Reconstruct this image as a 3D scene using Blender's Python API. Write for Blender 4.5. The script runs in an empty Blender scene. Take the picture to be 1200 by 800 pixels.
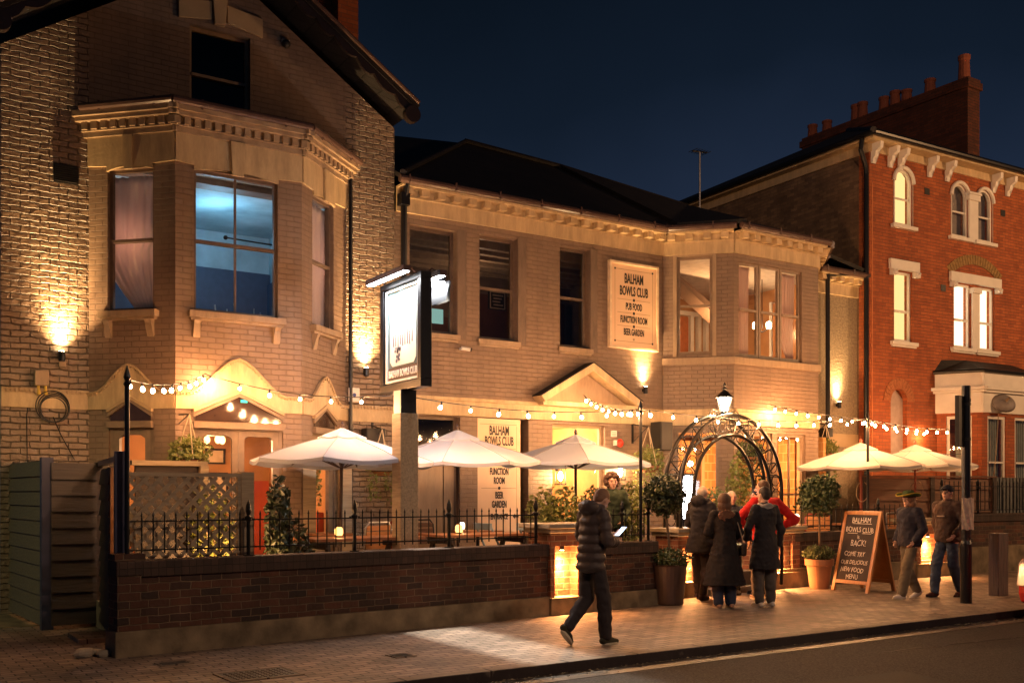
import bpy, bmesh, math, random
from mathutils import Vector, Matrix, noise
R = math.radians
random.seed(7)
S = bpy.context.scene
COL = S.collection
# ------------------------------------------------------------------ camera
FPX, HZ, CX, CH = 1180.0, 579.0, 600.0, 1.65
YAW = math.atan(FPX / 1830.0)
cd = bpy.data.cameras.new('camera'); cam = bpy.data.objects.new('camera', cd); COL.objects.link(cam)
cam.location = (0, 0, CH); cam.rotation_euler = (R(90), 0, -YAW)
cd.sensor_width = 36; cd.lens = FPX / 1200 * 36; cd.shift_y = (HZ - 400) / 1200
cd.clip_start = 0.1; cd.clip_end = 2000
S.camera = cam
# ------------------------------------------------------------------ night sky
W = bpy.data.worlds.new('World'); S.world = W; W.use_nodes = True
nt = W.node_tree; nt.nodes.clear()
def wn(t): return nt.nodes.new(t)
tc = wn('ShaderNodeTexCoord'); sep = wn('ShaderNodeSeparateXYZ'); rmp = wn('ShaderNodeValToRGB')
nz = wn('ShaderNodeTexNoise'); nz.inputs['Scale'].default_value = 2.2; nz.inputs['Detail'].default_value = 4
mul = wn('ShaderNodeMath'); mul.operation = 'MULTIPLY_ADD'; mul.inputs[1].default_value = 0.26; 
bg = wn('ShaderNodeBackground'); bg.inputs['Strength'].default_value = 0.72
out = wn('ShaderNodeOutputWorld')
cr = rmp.color_ramp
cr.elements[0].position = 0.08; cr.elements[0].color = (0.023, 0.033, 0.052, 1)
cr.elements[1].position = 0.62; cr.elements[1].color = (0.0016, 0.0034, 0.0065, 1)
e = cr.elements.new(0.34); e.color = (0.0100, 0.0165, 0.034, 1)
e = cr.elements.new(0.48); e.color = (0.0036, 0.0070, 0.0140, 1)
nt.links.new(tc.outputs['Generated'], sep.inputs[0]); nt.links.new(tc.outputs['Generated'], nz.inputs['Vector'])
nt.links.new(nz.outputs['Fac'], mul.inputs[0]); nt.links.new(sep.outputs['Z'], mul.inputs[2])
nt.links.new(mul.outputs[0], rmp.inputs['Fac']); nt.links.new(rmp.outputs[0], bg.inputs['Color']); nt.links.new(bg.outputs[0], out.inputs[0])
# ------------------------------------------------------------------ exposure and sampling
S.view_settings.view_transform = 'Standard'; S.view_settings.look = 'None'
S.view_settings.exposure = 1.15; S.view_settings.gamma = 1.0; S.view_settings.use_curve_mapping = False
cy = S.cycles
cy.use_denoising = True
try: cy.denoiser = 'OPENIMAGEDENOISE'
except Exception: pass
cy.use_light_tree = True; cy.max_bounces = 5; cy.diffuse_bounces = 3; cy.glossy_bounces = 2
cy.transmission_bounces = 3; cy.transparent_max_bounces = 10; cy.sample_clamp_indirect = 4.0; cy.caustics_reflective = False; cy.caustics_refractive = False
# ------------------------------------------------------------------ lamps
WARM = (1.0, 0.56, 0.23); ORANGE = (1.0, 0.40, 0.12); PALE = (1.0, 0.70, 0.40)
def lamp(kind, loc, energy, color, radius=0.05, aim=None, angle=60, blend=0.6):
    ld = bpy.data.lights.new('lamp_light', kind); o = bpy.data.objects.new('lamp_light', ld); COL.objects.link(o)
    o.location = loc; ld.energy = energy; ld.color = color
    ld.shadow_soft_size = radius
    if kind == 'SPOT': ld.spot_size = R(angle); ld.spot_blend = blend
    if aim is not None: o.rotation_euler = (Vector(aim) - Vector(loc)).to_track_quat('-Z', 'Y').to_euler()
    return o
# street lamps of the road and one added spot, outside the frame
lamp('SPOT', (5.5, 0.5, 7.0), 520, (1.0, 0.66, 0.44), 0.2, (6.4, 7.4, 0), 88, 0.6)
lamp('SPOT', (13.0, 0.5, 7.0), 260, (1.0, 0.66, 0.44), 0.2, (13.6, 7.5, 0), 92, 0.5)
lamp('POINT', (29.0, 4.0, 7.5), 2000, (1.0, 0.52, 0.22), 0.25)
lamp('SPOT', (2.0, -7.0, 9.0), 4200, (1.0, 0.56, 0.30), 0.2, (22.0, 18.0, 10.8), 34, 0.8)  # unseen spot added to brighten the red house flank, front and chimney
lamp('SPOT', (-4.0, 10.5, 5.5), 300, (1.0, 0.88, 0.40), 0.2, (1.9, 15.5, 0.8), 44, 0.8)

# ------------------------------------------------------------------ photo-plane helpers (used to lay features out on real planes)
FW = (math.sin(YAW), math.cos(YAW)); RT = (math.cos(YAW), -math.sin(YAW))
def ray(px, py):
    u = (px - CX) / FPX
    return (FW[0] + u * RT[0], FW[1] + u * RT[1], (HZ - py) / FPX)
def at(px, py, Y):
    d = ray(px, py); t = Y / d[1]; return Vector((d[0] * t, Y, CH + d[2] * t))
def gr(px, py, z=0.0):
    d = ray(px, py); t = (z - CH) / d[2]; return Vector((d[0] * t, d[1] * t, z))

# ------------------------------------------------------------------ materials
def mat(name): 
    m = bpy.data.materials.new(name); m.use_nodes = True; return m
def N(m, t): return m.node_tree.nodes.new(t)
def Lk(m, a, b): m.node_tree.links.new(a, b)
def simple(name, col, rough=0.6, metal=0.0, noise_amt=0.25, nscale=8.0, bump=0.0, bscale=60.0, spec=0.4, col2=None, emis=None, estr=0.0, streak=False):
    m = mat(name); b = m.node_tree.nodes['Principled BSDF']
    b.inputs['Roughness'].default_value = rough; b.inputs['Metallic'].default_value = metal
    b.inputs['Specular IOR Level'].default_value = spec
    t = N(m, 'ShaderNodeTexCoord')
    n = N(m, 'ShaderNodeTexNoise'); n.inputs['Scale'].default_value = nscale; n.inputs['Detail'].default_value = 5
    if streak:
        mp = N(m, 'ShaderNodeMapping'); mp.inputs['Scale'].default_value = (1.6, 1.6, 0.35); Lk(m, t.outputs['Object'], mp.inputs['Vector']); Lk(m, mp.outputs[0], n.inputs['Vector'])
        n.inputs['Roughness'].default_value = 0.7
    else: Lk(m, t.outputs['Object'], n.inputs['Vector'])
    r = N(m, 'ShaderNodeValToRGB'); c2 = col2 or tuple(c * (1 - noise_amt) for c in col)
    r.color_ramp.elements[0].position = 0.3; r.color_ramp.elements[1].position = 0.7
    r.color_ramp.elements[0].color = (*c2, 1); r.color_ramp.elements[1].color = (*col, 1)
    Lk(m, n.outputs['Fac'], r.inputs[0]); Lk(m, r.outputs[0], b.inputs['Base Color'])
    if bump:
        n2 = N(m, 'ShaderNodeTexNoise'); n2.inputs['Scale'].default_value = bscale; n2.inputs['Detail'].default_value = 4
        Lk(m, t.outputs['Object'], n2.inputs['Vector'])
        bp = N(m, 'ShaderNodeBump'); bp.inputs['Distance'].default_value = bump; bp.inputs['Strength'].default_value = 0.8
        Lk(m, n2.outputs['Fac'], bp.inputs['Height']); Lk(m, bp.outputs[0], b.inputs['Normal'])
    if emis:
        b.inputs['Emission Color'].default_value = (*emis, 1); b.inputs['Emission Strength'].default_value = estr
        if estr < 60: m.cycles.emission_sampling = 'NONE'
    return m
def brick(name, c1, c2, cm, bw=0.235, rh=0.080, mortar=0.012, bump=0.012, rough=0.75, smooth=0.25, tilt=0.35, irr=0.006, lump=0.006, lscale=14.0, dirt=0.35, floor=False, spec=0.3, bias=0.0, offset=0.5):
    m = mat(name); b = m.node_tree.nodes['Principled BSDF']
    b.inputs['Roughness'].default_value = rough; b.inputs['Specular IOR Level'].default_value = spec
    t = N(m, 'ShaderNodeTexCoord'); s = N(m, 'ShaderNodeSeparateXYZ'); Lk(m, t.outputs['Object'], s.inputs[0])
    cmb = N(m, 'ShaderNodeCombineXYZ')
    if floor:
        Lk(m, s.outputs['X'], cmb.inputs['X']); Lk(m, s.outputs['Y'], cmb.inputs['Y'])
    else:
        a = N(m, 'ShaderNodeMath'); a.operation = 'ADD'; Lk(m, s.outputs['X'], a.inputs[0]); Lk(m, s.outputs['Y'], a.inputs[1])
        Lk(m, a.outputs[0], cmb.inputs['X']); Lk(m, s.outputs['Z'], cmb.inputs['Y'])
    wn_ = N(m, 'ShaderNodeTexNoise'); wn_.inputs['Scale'].default_value = 6.0; wn_.inputs['Detail'].default_value = 3
    Lk(m, t.outputs['Object'], wn_.inputs['Vector'])
    sub = N(m, 'ShaderNodeVectorMath'); sub.operation = 'MULTIPLY_ADD'
    Lk(m, wn_.outputs['Color'], sub.inputs[0]); sub.inputs[1].default_value = (irr * 4, irr * 3, 0); Lk(m, cmb.outputs[0], sub.inputs[2])
    bt = N(m, 'ShaderNodeTexBrick'); Lk(m, sub.outputs[0], bt.inputs['Vector'])
    bt.inputs['Scale'].default_value = 1.0; bt.inputs['Brick Width'].default_value = bw; bt.inputs['Row Height'].default_value = rh
    bt.inputs['Mortar Size'].default_value = mortar * 0.5; bt.inputs['Mortar Smooth'].default_value = smooth; bt.inputs['Bias'].default_value = bias
    bt.inputs['Color1'].default_value = (*c1, 1); bt.inputs['Color2'].default_value = (*c2, 1); bt.inputs['Mortar'].default_value = (*cm, 1)
    bt.offset = offset
    n = N(m, 'ShaderNodeTexNoise'); n.inputs['Scale'].default_value = 1.6; n.inputs['Detail'].default_value = 8; n.inputs['Roughness'].default_value = 0.65
    mpd = N(m, 'ShaderNodeMapping'); mpd.inputs['Scale'].default_value = (1, 1, 1) if floor else (1.5, 1.5, 0.4); Lk(m, t.outputs['Object'], mpd.inputs['Vector']); Lk(m, mpd.outputs[0], n.inputs['Vector'])
    mr = N(m, 'ShaderNodeMapRange'); mr.inputs['From Min'].default_value = 0.3; mr.inputs['From Max'].default_value = 0.7
    mr.inputs['To Min'].default_value = 1 - dirt; mr.inputs['To Max'].default_value = 1.0; Lk(m, n.outputs['Fac'], mr.inputs['Value'])
    mx = N(m, 'ShaderNodeVectorMath'); mx.operation = 'SCALE'; Lk(m, bt.outputs['Color'], mx.inputs[0]); Lk(m, mr.outputs[0], mx.inputs['Scale'])
    Lk(m, mx.outputs[0], b.inputs['Base Color'])
    n2 = N(m, 'ShaderNodeTexNoise'); n2.inputs['Scale'].default_value = lscale; n2.inputs['Detail'].default_value = 4
    Lk(m, t.outputs['Object'], n2.inputs['Vector'])
    inv = N(m, 'ShaderNodeMath'); inv.operation = 'MULTIPLY_ADD'; inv.inputs[1].default_value = -1; inv.inputs[2].default_value = 1
    Lk(m, bt.outputs['Fac'], inv.inputs[0])
    h = N(m, 'ShaderNodeMath'); h.operation = 'MULTIPLY_ADD'; h.inputs[1].default_value = lump / max(bump, 1e-5)
    Lk(m, n2.outputs['Fac'], h.inputs[0]); Lk(m, inv.outputs[0], h.inputs[2])
    b2 = N(m, 'ShaderNodeTexBrick'); Lk(m, sub.outputs[0], b2.inputs['Vector']); b2.offset = offset
    for k_, v_ in (('Scale', 1.0), ('Brick Width', bw), ('Row Height', rh), ('Mortar Size', mortar*0.5), ('Mortar Smooth', smooth)): b2.inputs[k_].default_value = v_
    b2.inputs['Color1'].default_value = (0, 0, 0, 1); b2.inputs['Color2'].default_value = (1, 1, 1, 1); b2.inputs['Mortar'].default_value = (0, 0, 0, 1)
    h2 = N(m, 'ShaderNodeMath'); h2.operation = 'MULTIPLY_ADD'; h2.inputs[1].default_value = tilt
    Lk(m, b2.outputs['Color'], h2.inputs[0]); Lk(m, h.outputs[0], h2.inputs[2])
    bp = N(m, 'ShaderNodeBump'); bp.inputs['Distance'].default_value = bump; bp.inputs['Strength'].default_value = 1.0
    Lk(m, h2.outputs[0], bp.inputs['Height']); Lk(m, bp.outputs[0], b.inputs['Normal'])
    return m
def emit(name, col, strength, sampled=False):
    m = mat(name); nt_ = m.node_tree; nt_.nodes.clear()
    e_ = nt_.nodes.new('ShaderNodeEmission'); o_ = nt_.nodes.new('ShaderNodeOutputMaterial')
    e_.inputs[0].default_value = (*col, 1); e_.inputs[1].default_value = strength; nt_.links.new(e_.outputs[0], o_.inputs[0])
    if not sampled: m.cycles.emission_sampling = 'NONE'
    return m
def glass(name, tint=(0.9, 0.93, 0.95), refl=1.5, rough=0.03):
    m = mat(name); nt_ = m.node_tree; nt_.nodes.clear()
    tr = nt_.nodes.new('ShaderNodeBsdfTransparent'); tr.inputs[0].default_value = (*tint, 1)
    gl = nt_.nodes.new('ShaderNodeBsdfGlossy'); gl.inputs['Roughness'].default_value = rough
    lw = nt_.nodes.new('ShaderNodeLayerWeight'); lw.inputs['Blend'].default_value = 0.5
    pw = nt_.nodes.new('ShaderNodeMath'); pw.operation = 'POWER'; pw.inputs[1].default_value = 4.0
    fr = nt_.nodes.new('ShaderNodeMath'); fr.operation = 'MULTIPLY_ADD'; fr.inputs[1].default_value = 0.9; fr.inputs[2].default_value = 0.05 * (refl - 0.5)
    nt_.links.new(lw.outputs['Facing'], pw.inputs[0]); nt_.links.new(pw.outputs[0], fr.inputs[0])
    mx = nt_.nodes.new('ShaderNodeMixShader'); o_ = nt_.nodes.new('ShaderNodeOutputMaterial')
    nt_.links.new(fr.outputs[0], mx.inputs[0]); nt_.links.new(tr.outputs[0], mx.inputs[1]); nt_.links.new(gl.outputs[0], mx.inputs[2]); nt_.links.new(mx.outputs[0], o_.inputs[0])
    return m
def wood(name, c1, c2, rough=0.6, scale=3.0, axis='X', plank=None):
    m = mat(name); b = m.node_tree.nodes['Principled BSDF']; b.inputs['Roughness'].default_value = rough
    t = N(m, 'ShaderNodeTexCoord'); mp = N(m, 'ShaderNodeMapping'); Lk(m, t.outputs['Object'], mp.inputs['Vector'])
    sc = [scale * 6] * 3; sc['XYZ'.index(axis)] = scale * 0.5; mp.inputs['Scale'].default_value = sc
    n = N(m, 'ShaderNodeTexNoise'); n.inputs['Scale'].default_value = 2; n.inputs['Detail'].default_value = 6; n.inputs['Distortion'].default_value = 0.6
    Lk(m, mp.outputs[0], n.inputs['Vector']); r = N(m, 'ShaderNodeValToRGB')
    r.color_ramp.elements[0].position = 0.3; r.color_ramp.elements[1].position = 0.7
    r.color_ramp.elements[0].color = (*c1, 1); r.color_ramp.elements[1].color = (*c2, 1)
    Lk(m, n.outputs['Fac'], r.inputs[0]); Lk(m, r.outputs[0], b.inputs['Base Color'])
    bp = N(m, 'ShaderNodeBump'); bp.inputs['Distance'].default_value = 0.004; Lk(m, n.outputs['Fac'], bp.inputs['Height']); Lk(m, bp.outputs[0], b.inputs['Normal'])
    return m
def leafmat(name, c1, c2, rough=0.5):
    m = simple(name, c1, rough, nscale=9, col2=c2, spec=0.5); return m
def canopy_mat(name, col, tr=0.25):
    m = mat(name); nt_ = m.node_tree; b = nt_.nodes['Principled BSDF']; b.inputs['Base Color'].default_value = (*col, 1); b.inputs['Roughness'].default_value = 0.8
    tl = nt_.nodes.new('ShaderNodeBsdfTranslucent'); tl.inputs[0].default_value = (*[c*0.9 for c in col], 1); mx = nt_.nodes.new('ShaderNodeMixShader'); mx.inputs[0].default_value = tr
    o_ = [n for n in nt_.nodes if n.type == 'OUTPUT_MATERIAL'][0]; nt_.links.new(b.outputs[0], mx.inputs[1]); nt_.links.new(tl.outputs[0], mx.inputs[2]); nt_.links.new(mx.outputs[0], o_.inputs[0]); return m
M = {}
M['paint'] = brick('painted_brick', (0.27, 0.185, 0.130), (0.245, 0.167, 0.118), (0.205, 0.14, 0.098), bump=0.016, lump=0.006, irr=0.006, dirt=0.30, rough=0.55, smooth=0.5, tilt=0.3)
M['rough_paint'] = brick('rough_painted_brick', (0.30, 0.21, 0.142), (0.26, 0.18, 0.122), (0.16, 0.11, 0.075), bw=0.25, rh=0.086, bump=0.042, lump=0.028, irr=0.017, lscale=13, dirt=0.28, mortar=0.022, rough=0.42, smooth=0.8, tilt=0.55, spec=0.5)
M['pebble'] = simple('pebbledash', (0.34, 0.27, 0.18), 0.8, bump=0.02, bscale=22, nscale=20, noise_amt=0.4)
M['trim'] = simple('cream_trim', (0.58, 0.43, 0.245), 0.55, nscale=5, noise_amt=0.38, bump=0.003, bscale=24, streak=True)
M['trim2'] = simple('cream_trim_dark', (0.46, 0.33, 0.19), 0.55, nscale=3, noise_amt=0.2)
M['flat_taupe'] = simple('flat_taupe_paint', (0.20, 0.14, 0.10), 0.55, nscale=5, noise_amt=0.4, streak=True)
M['sill'] = simple('sill_paint', (0.38, 0.27, 0.175), 0.55, nscale=5, noise_amt=0.35, streak=True)
M['frame'] = simple('sash_paint', (0.16, 0.11, 0.08), 0.45, noise_amt=0.3)
M['frame_l'] = simple('sash_paint_pale', (0.24, 0.165, 0.11), 0.45, noise_amt=0.3)
M['white'] = simple('white_paint', (0.72, 0.68, 0.62), 0.5, noise_amt=0.12, nscale=4)
M['glass'] = glass('window_glass')
M['glass_dark'] = glass('dark_window_glass', (0.55, 0.58, 0.6), 1.6, 0.05)
M['black'] = simple('black_metal', (0.012, 0.012, 0.014), 0.35, 0.3, spec=0.5)
M['iron'] = simple('wrought_iron', (0.015, 0.013, 0.012), 0.4, 0.5, bump=0.001)
M['dark'] = simple('dark_plastic', (0.02, 0.018, 0.016), 0.5)
M['slate'] = brick('roof_slate', (0.028, 0.024, 0.024), (0.018, 0.016, 0.017), (0.008, 0.008, 0.008), bw=0.3, rh=0.2, mortar=0.01, bump=0.008, rough=0.6, dirt=0.4)
M['gutter'] = simple('gutter_paint', (0.10, 0.06, 0.05), 0.25, spec=0.6)
M['redbrick'] = brick('red_brick', (0.46, 0.125, 0.040), (0.32, 0.08, 0.028), (0.16, 0.085, 0.05), bw=0.23, rh=0.078, mortar=0.010, bump=0.006, lump=0.003, dirt=0.35)
M['stock'] = brick('stock_brick', (0.26, 0.17, 0.10), (0.14, 0.09, 0.06), (0.18, 0.13, 0.09), mortar=0.012, bump=0.008, dirt=0.45)
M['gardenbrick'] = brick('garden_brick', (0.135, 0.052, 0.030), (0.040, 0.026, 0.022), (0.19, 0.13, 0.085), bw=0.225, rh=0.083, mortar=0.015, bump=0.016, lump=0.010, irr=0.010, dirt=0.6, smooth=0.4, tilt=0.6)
M['pierbrick'] = brick('pier_brick', (0.34, 0.12, 0.06), (0.16, 0.06, 0.035), (0.32, 0.20, 0.12), bw=0.235, rh=0.085, mortar=0.016, bump=0.018, lump=0.012, irr=0.007, dirt=0.3)
M['coping'] = brick('coping_brick', (0.075, 0.045, 0.035), (0.045, 0.03, 0.025), (0.03, 0.022, 0.018), bw=0.08, rh=0.3, mortar=0.008, bump=0.006, dirt=0.4, offset=0.0)
M['concrete'] = simple('plinth_render', (0.24, 0.18, 0.11), 0.8, nscale=4, noise_amt=0.65, bump=0.004, bscale=40)
M['stonecap'] = simple('stone_cap', (0.36, 0.30, 0.22), 0.75, nscale=6, noise_amt=0.35, bump=0.003)
M['sky_room'] = None

# ------------------------------------------------------------------ mesh builder
class MB:
    def __init__(s): s.bm = bmesh.new()
    def box(s, x0, x1, y0, y1, z0, z1, mtx=None):
        vs = [s.bm.verts.new(p) for p in [(x0,y0,z0),(x1,y0,z0),(x1,y1,z0),(x0,y1,z0),(x0,y0,z1),(x1,y0,z1),(x1,y1,z1),(x0,y1,z1)]]
        for f in [(0,3,2,1),(4,5,6,7),(0,1,5,4),(1,2,6,5),(2,3,7,6),(3,0,4,7)]: s.bm.faces.new([vs[i] for i in f])
        if mtx is not None: bmesh.ops.transform(s.bm, matrix=mtx, verts=vs)
        return s
    def quad(s, a, b, c, d):
        s.bm.faces.new([s.bm.verts.new(p) for p in (a, b, c, d)]); return s
    def poly(s, pts):
        s.bm.faces.new([s.bm.verts.new(p) for p in pts]); return s
    def prism(s, pts, y0, y1, mtx=None):
        """outline in (x,z), extruded from y0 to y1"""
        a = [s.bm.verts.new((p[0], y0, p[1])) for p in pts]; b = [s.bm.verts.new((p[0], y1, p[1])) for p in pts]
        n = len(pts)
        f1 = s.bm.faces.new(a); f2 = s.bm.faces.new(b[::-1])
        for i in range(n): s.bm.faces.new([a[i], b[i], b[(i+1) % n], a[(i+1) % n]])
        bmesh.ops.triangulate(s.bm, faces=[f1, f2])
        if mtx is not None: bmesh.ops.transform(s.bm, matrix=mtx, verts=a + b)
        return s
    def hprism(s, pts, z0, z1):
        a = [s.bm.verts.new((p[0], p[1], z0)) for p in pts]; b = [s.bm.verts.new((p[0], p[1], z1)) for p in pts]
        n = len(pts); f1 = s.bm.faces.new(a); f2 = s.bm.faces.new(b[::-1])
        for i in range(n): s.bm.faces.new([a[i], b[i], b[(i+1) % n], a[(i+1) % n]])
        bmesh.ops.triangulate(s.bm, faces=[f1, f2]); return s
    def tube(s, pts, r, seg=8, caps=True, r2=None):
        pts = [Vector(p) for p in pts]; rings = []; n = len(pts); up = None
        for i, p in enumerate(pts):
            d = (pts[min(i+1, n-1)] - pts[max(i-1, 0)]).normalized()
            if up is None:
                up = Vector((0, 0, 1)) if abs(d.z) < 0.9 else Vector((1, 0, 0))
            a = d.cross(up).normalized(); b = a.cross(d).normalized(); up = b
            rr = r if r2 is None else r + (r2 - r) * i / max(n - 1, 1)
            if isinstance(r, (list, tuple)): rr = r[i]
            rings.append([s.bm.verts.new(p + a * math.cos(2*math.pi*k/seg) * rr + b * math.sin(2*math.pi*k/seg) * rr) for k in range(seg)])
        for i in range(n - 1):
            for k in range(seg): s.bm.faces.new([rings[i][k], rings[i][(k+1) % seg], rings[i+1][(k+1) % seg], rings[i+1][k]])
        if caps: s.bm.faces.new(rings[0][::-1]); s.bm.faces.new(rings[-1])
        return s
    def lathe(s, prof, c=(0, 0, 0), seg=16, sx=1.0, sy=1.0):
        rings = []; s.last = []
        for r, z in prof: rings.append([s.bm.verts.new((c[0] + r*sx*math.cos(2*math.pi*k/seg), c[1] + r*sy*math.sin(2*math.pi*k/seg), c[2] + z)) for k in range(seg)])
        for i in range(len(prof) - 1):
            for k in range(seg): s.bm.faces.new([rings[i][k], rings[i][(k+1) % seg], rings[i+1][(k+1) % seg], rings[i+1][k]])
        s.bm.faces.new(rings[0][::-1]); s.bm.faces.new(rings[-1]); s.last = [v for r_ in rings for v in r_]; return s
    def ball(s, c, rx, ry=None, rz=None, seg=12, rings=8, mtx=None):
        ry = ry or rx; rz = rz or rx
        m_ = Matrix.Translation(c) @ (mtx or Matrix()) @ Matrix.Diagonal((rx, ry, rz, 1))
        bmesh.ops.create_uvsphere(s.bm, u_segments=seg, v_segments=rings, radius=1, matrix=m_); return s
    def cap(s, p0, r0, p1, r1, seg=12, sq=1.0):
        """tapered capsule"""
        p0 = Vector(p0); p1 = Vector(p1); d = p1 - p0
        q = d.to_track_quat('Z', 'Y').to_matrix().to_4x4() if d.length > 1e-6 else Matrix()
        L_ = d.length; prof = []
        for k in range(5): a = -math.pi/2 + k*math.pi/10; prof.append((r0*math.cos(a) + 1e-4, r0*math.sin(a)))
        for k in range(6): a = k*math.pi/10; prof.append((r1*math.cos(a) + 1e-4, L_ + r1*math.sin(a)))
        s.lathe(prof, seg=seg, sy=sq)
        bmesh.ops.transform(s.bm, matrix=Matrix.Translation(p0) @ q, verts=s.last); return s
    def obj(s, name, m, parent=None, mtx=None, smooth=False, bevel=0.0, recalc=True):
        if recalc: bmesh.ops.recalc_face_normals(s.bm, faces=s.bm.faces)
        me = bpy.data.meshes.new(name); s.bm.to_mesh(me); s.bm.free()
        if smooth:
            for p in me.polygons: p.use_smooth = True
        me.materials.append(m)
        o = bpy.data.objects.new(name, me); COL.objects.link(o)
        if mtx is not None: o.matrix_world = mtx
        if bevel:
            b = o.modifiers.new('bevel', 'BEVEL'); b.width = bevel; b.segments = 2; b.limit_method = 'ANGLE'
        if parent is not None: par(o, parent)
        return o
def world_of(o):
    m = o.matrix_basis
    if o.parent: m = world_of(o.parent) @ o.matrix_parent_inverse @ m
    return m
def par(o, p):
    o.parent = p; o.matrix_parent_inverse = world_of(p).inverted()
def tag(o, label=None, cat=None, group=None, kind=None):
    if label: o['label'] = label
    if cat: o['category'] = cat
    if group: o['group'] = group
    if kind: o['kind'] = kind
    return o
def thing(name, label, cat, loc=(0, 0, 0), rz=0.0, group=None):
    o = bpy.data.objects.new(name, None); COL.objects.link(o); o.empty_display_size = 0.2
    o.location = loc; o.rotation_euler = (0, 0, rz)
    return tag(o, label, cat, group)
def copytree(o, parent=None):
    c = o.copy(); COL.objects.link(c)
    if parent is not None: c.parent = parent
    for ch in list(o.children): copytree(ch, c)
    return c
def panel(p, q):
    """matrix of a vertical wall plane: local x runs p->q, local y into the building, z up"""
    ex = (Vector((q[0], q[1], 0)) - Vector((p[0], p[1], 0))).normalized(); ey = Vector((-ex.y, ex.x, 0))
    return Matrix(((ex.x, ey.x, 0, p[0]), (ex.y, ey.y, 0, p[1]), (0, 0, 1, 0), (0, 0, 0, 1)))
def pp(pn, px, py, off=0.0):
    """(s, z) on a panel of a point"""
    inv = pn.inverted(); o = inv @ Vector((0, 0, CH)); d = inv.to_3x3() @ Vector(ray(px, py))
    t = (off - o.y) / d.y; h = o + d * t; return h.x, h.z
def wall(name, pn, s0, s1, z0, z1, holes, th, m, parent):
    xs = sorted({s0, s1, *[h[0] for h in holes], *[h[1] for h in holes]}); zs = sorted({z0, z1, *[h[2] for h in holes], *[h[3] for h in holes]})
    xs = [x for x in xs if s0 <= x <= s1]; zs = [z for z in zs if z0 <= z <= z1]
    def solid(i, j):
        if i < 0 or j < 0 or i >= len(xs)-1 or j >= len(zs)-1: return False
        cx_, cz_ = (xs[i]+xs[i+1])/2, (zs[j]+zs[j+1])/2
        return not any(h[0] < cx_ < h[1] and h[2] < cz_ < h[3] for h in holes)
    b = MB()
    for i in range(len(xs)-1):
        for j in range(len(zs)-1):
            if not solid(i, j): continue
            a, c, d, e_ = xs[i], xs[i+1], zs[j], zs[j+1]
            b.quad((a,0,d),(c,0,d),(c,0,e_),(a,0,e_)); b.quad((a,th,d),(a,th,e_),(c,th,e_),(c,th,d))
            if not solid(i-1, j): b.quad((a,0,d),(a,0,e_),(a,th,e_),(a,th,d))
            if not solid(i+1, j): b.quad((c,0,d),(c,th,d),(c,th,e_),(c,0,e_))
            if not solid(i, j-1): b.quad((a,0,d),(a,th,d),(c,th,d),(c,0,d))
            if not solid(i, j+1): b.quad((a,0,e_),(c,0,e_),(c,th,e_),(a,th,e_))
    return b.obj(name, m, parent, pn, recalc=False)
def sash(pn, s0, s1, z0, z1, parent, m=None, cols=1, rec=0.12, mid=0.5, fw=0.055, g=None, sillm=None, sill=(0.10, 0.10), brackets=False, rows=2, bar=0.022):
    m = m or M['frame']; b = MB(); w = fw; y0, y1 = rec, rec + 0.06
    b.box(s0, s0+w, y0, y1, z0, z1); b.box(s1-w, s1, y0, y1, z0, z1)
    b.box(s0+w, s1-w, y0, y1, z1-w, z1); b.box(s0+w, s1-w, y0, y1, z0, z0+w*1.3)
    zm = z0 + (z1-z0)*mid
    if rows >= 2: b.box(s0+w, s1-w, y0-0.02, y1, zm-bar, zm+bar)
    for k in range(1, cols):
        x = s0 + (s1-s0)*k/cols; b.box(x-bar*0.6, x+bar*0.6, y0+0.01, y1-0.005, z0+w*1.3, z1-w)
    f = b.obj('window', m, parent, pn)
    MB().quad((s0+w, y0+0.035, z0+w), (s1-w, y0+0.035, z0+w), (s1-w, y0+0.035, z1-w), (s0+w, y0+0.035, z1-w)).obj('pane', g or M['glass'], f, pn)
    if sillm:
        e_, d = sill; sb = MB(); sb.box(s0-e_, s1+e_, -d, rec, z0-0.09, z0-0.001); sb.box(s0-e_+0.03, s1+e_-0.03, -d*0.6, rec-0.01, z0-0.13, z0-0.091)
        if brackets:
            for x in (s0-0.02, s1+0.02-0.10):
                pr_ = [(0, 0), (0, -0.24), (-0.03, -0.24), (-d*0.45, -0.16), (-d*0.55, -0.06), (-d*0.9, 0)]
                mm = Matrix.Translation((x, -0.001, z0-0.131)) @ Matrix(((0, 1, 0, 0), (1, 0, 0, 0), (0, 0, 1, 0), (0, 0, 0, 1)))
                sb.prism(pr_, 0, 0.10, mm)
        sb.obj('sill', sillm, f, pn, bevel=0.006)
    return f
def text(s, pn, x, z, size, m, parent, name='lettering', xs=0.62, bold=0.012, y=-0.004, ext=0.002, align='CENTER', rot=0.0):
    cu = bpy.data.curves.new('txt', 'FONT'); cu.body = s; cu.size = size; cu.align_x = align; cu.offset = bold * size; cu.extrude = ext; cu.resolution_u = 3
    to = bpy.data.objects.new('txt', cu); COL.objects.link(to); bpy.context.view_layer.update()
    me = bpy.data.meshes.new_from_object(to); bpy.data.objects.remove(to)
    me.materials.clear(); me.materials.append(m)
    o = bpy.data.objects.new(name, me); COL.objects.link(o)
    o.matrix_world = pn @ Matrix.Translation((x, y, z)) @ Matrix.Rotation(rot, 4, 'Y') @ Matrix.Diagonal((xs, 1, 1, 1)) @ Matrix.Rotation(R(90), 4, 'X')
    par(o, parent); return o
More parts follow.
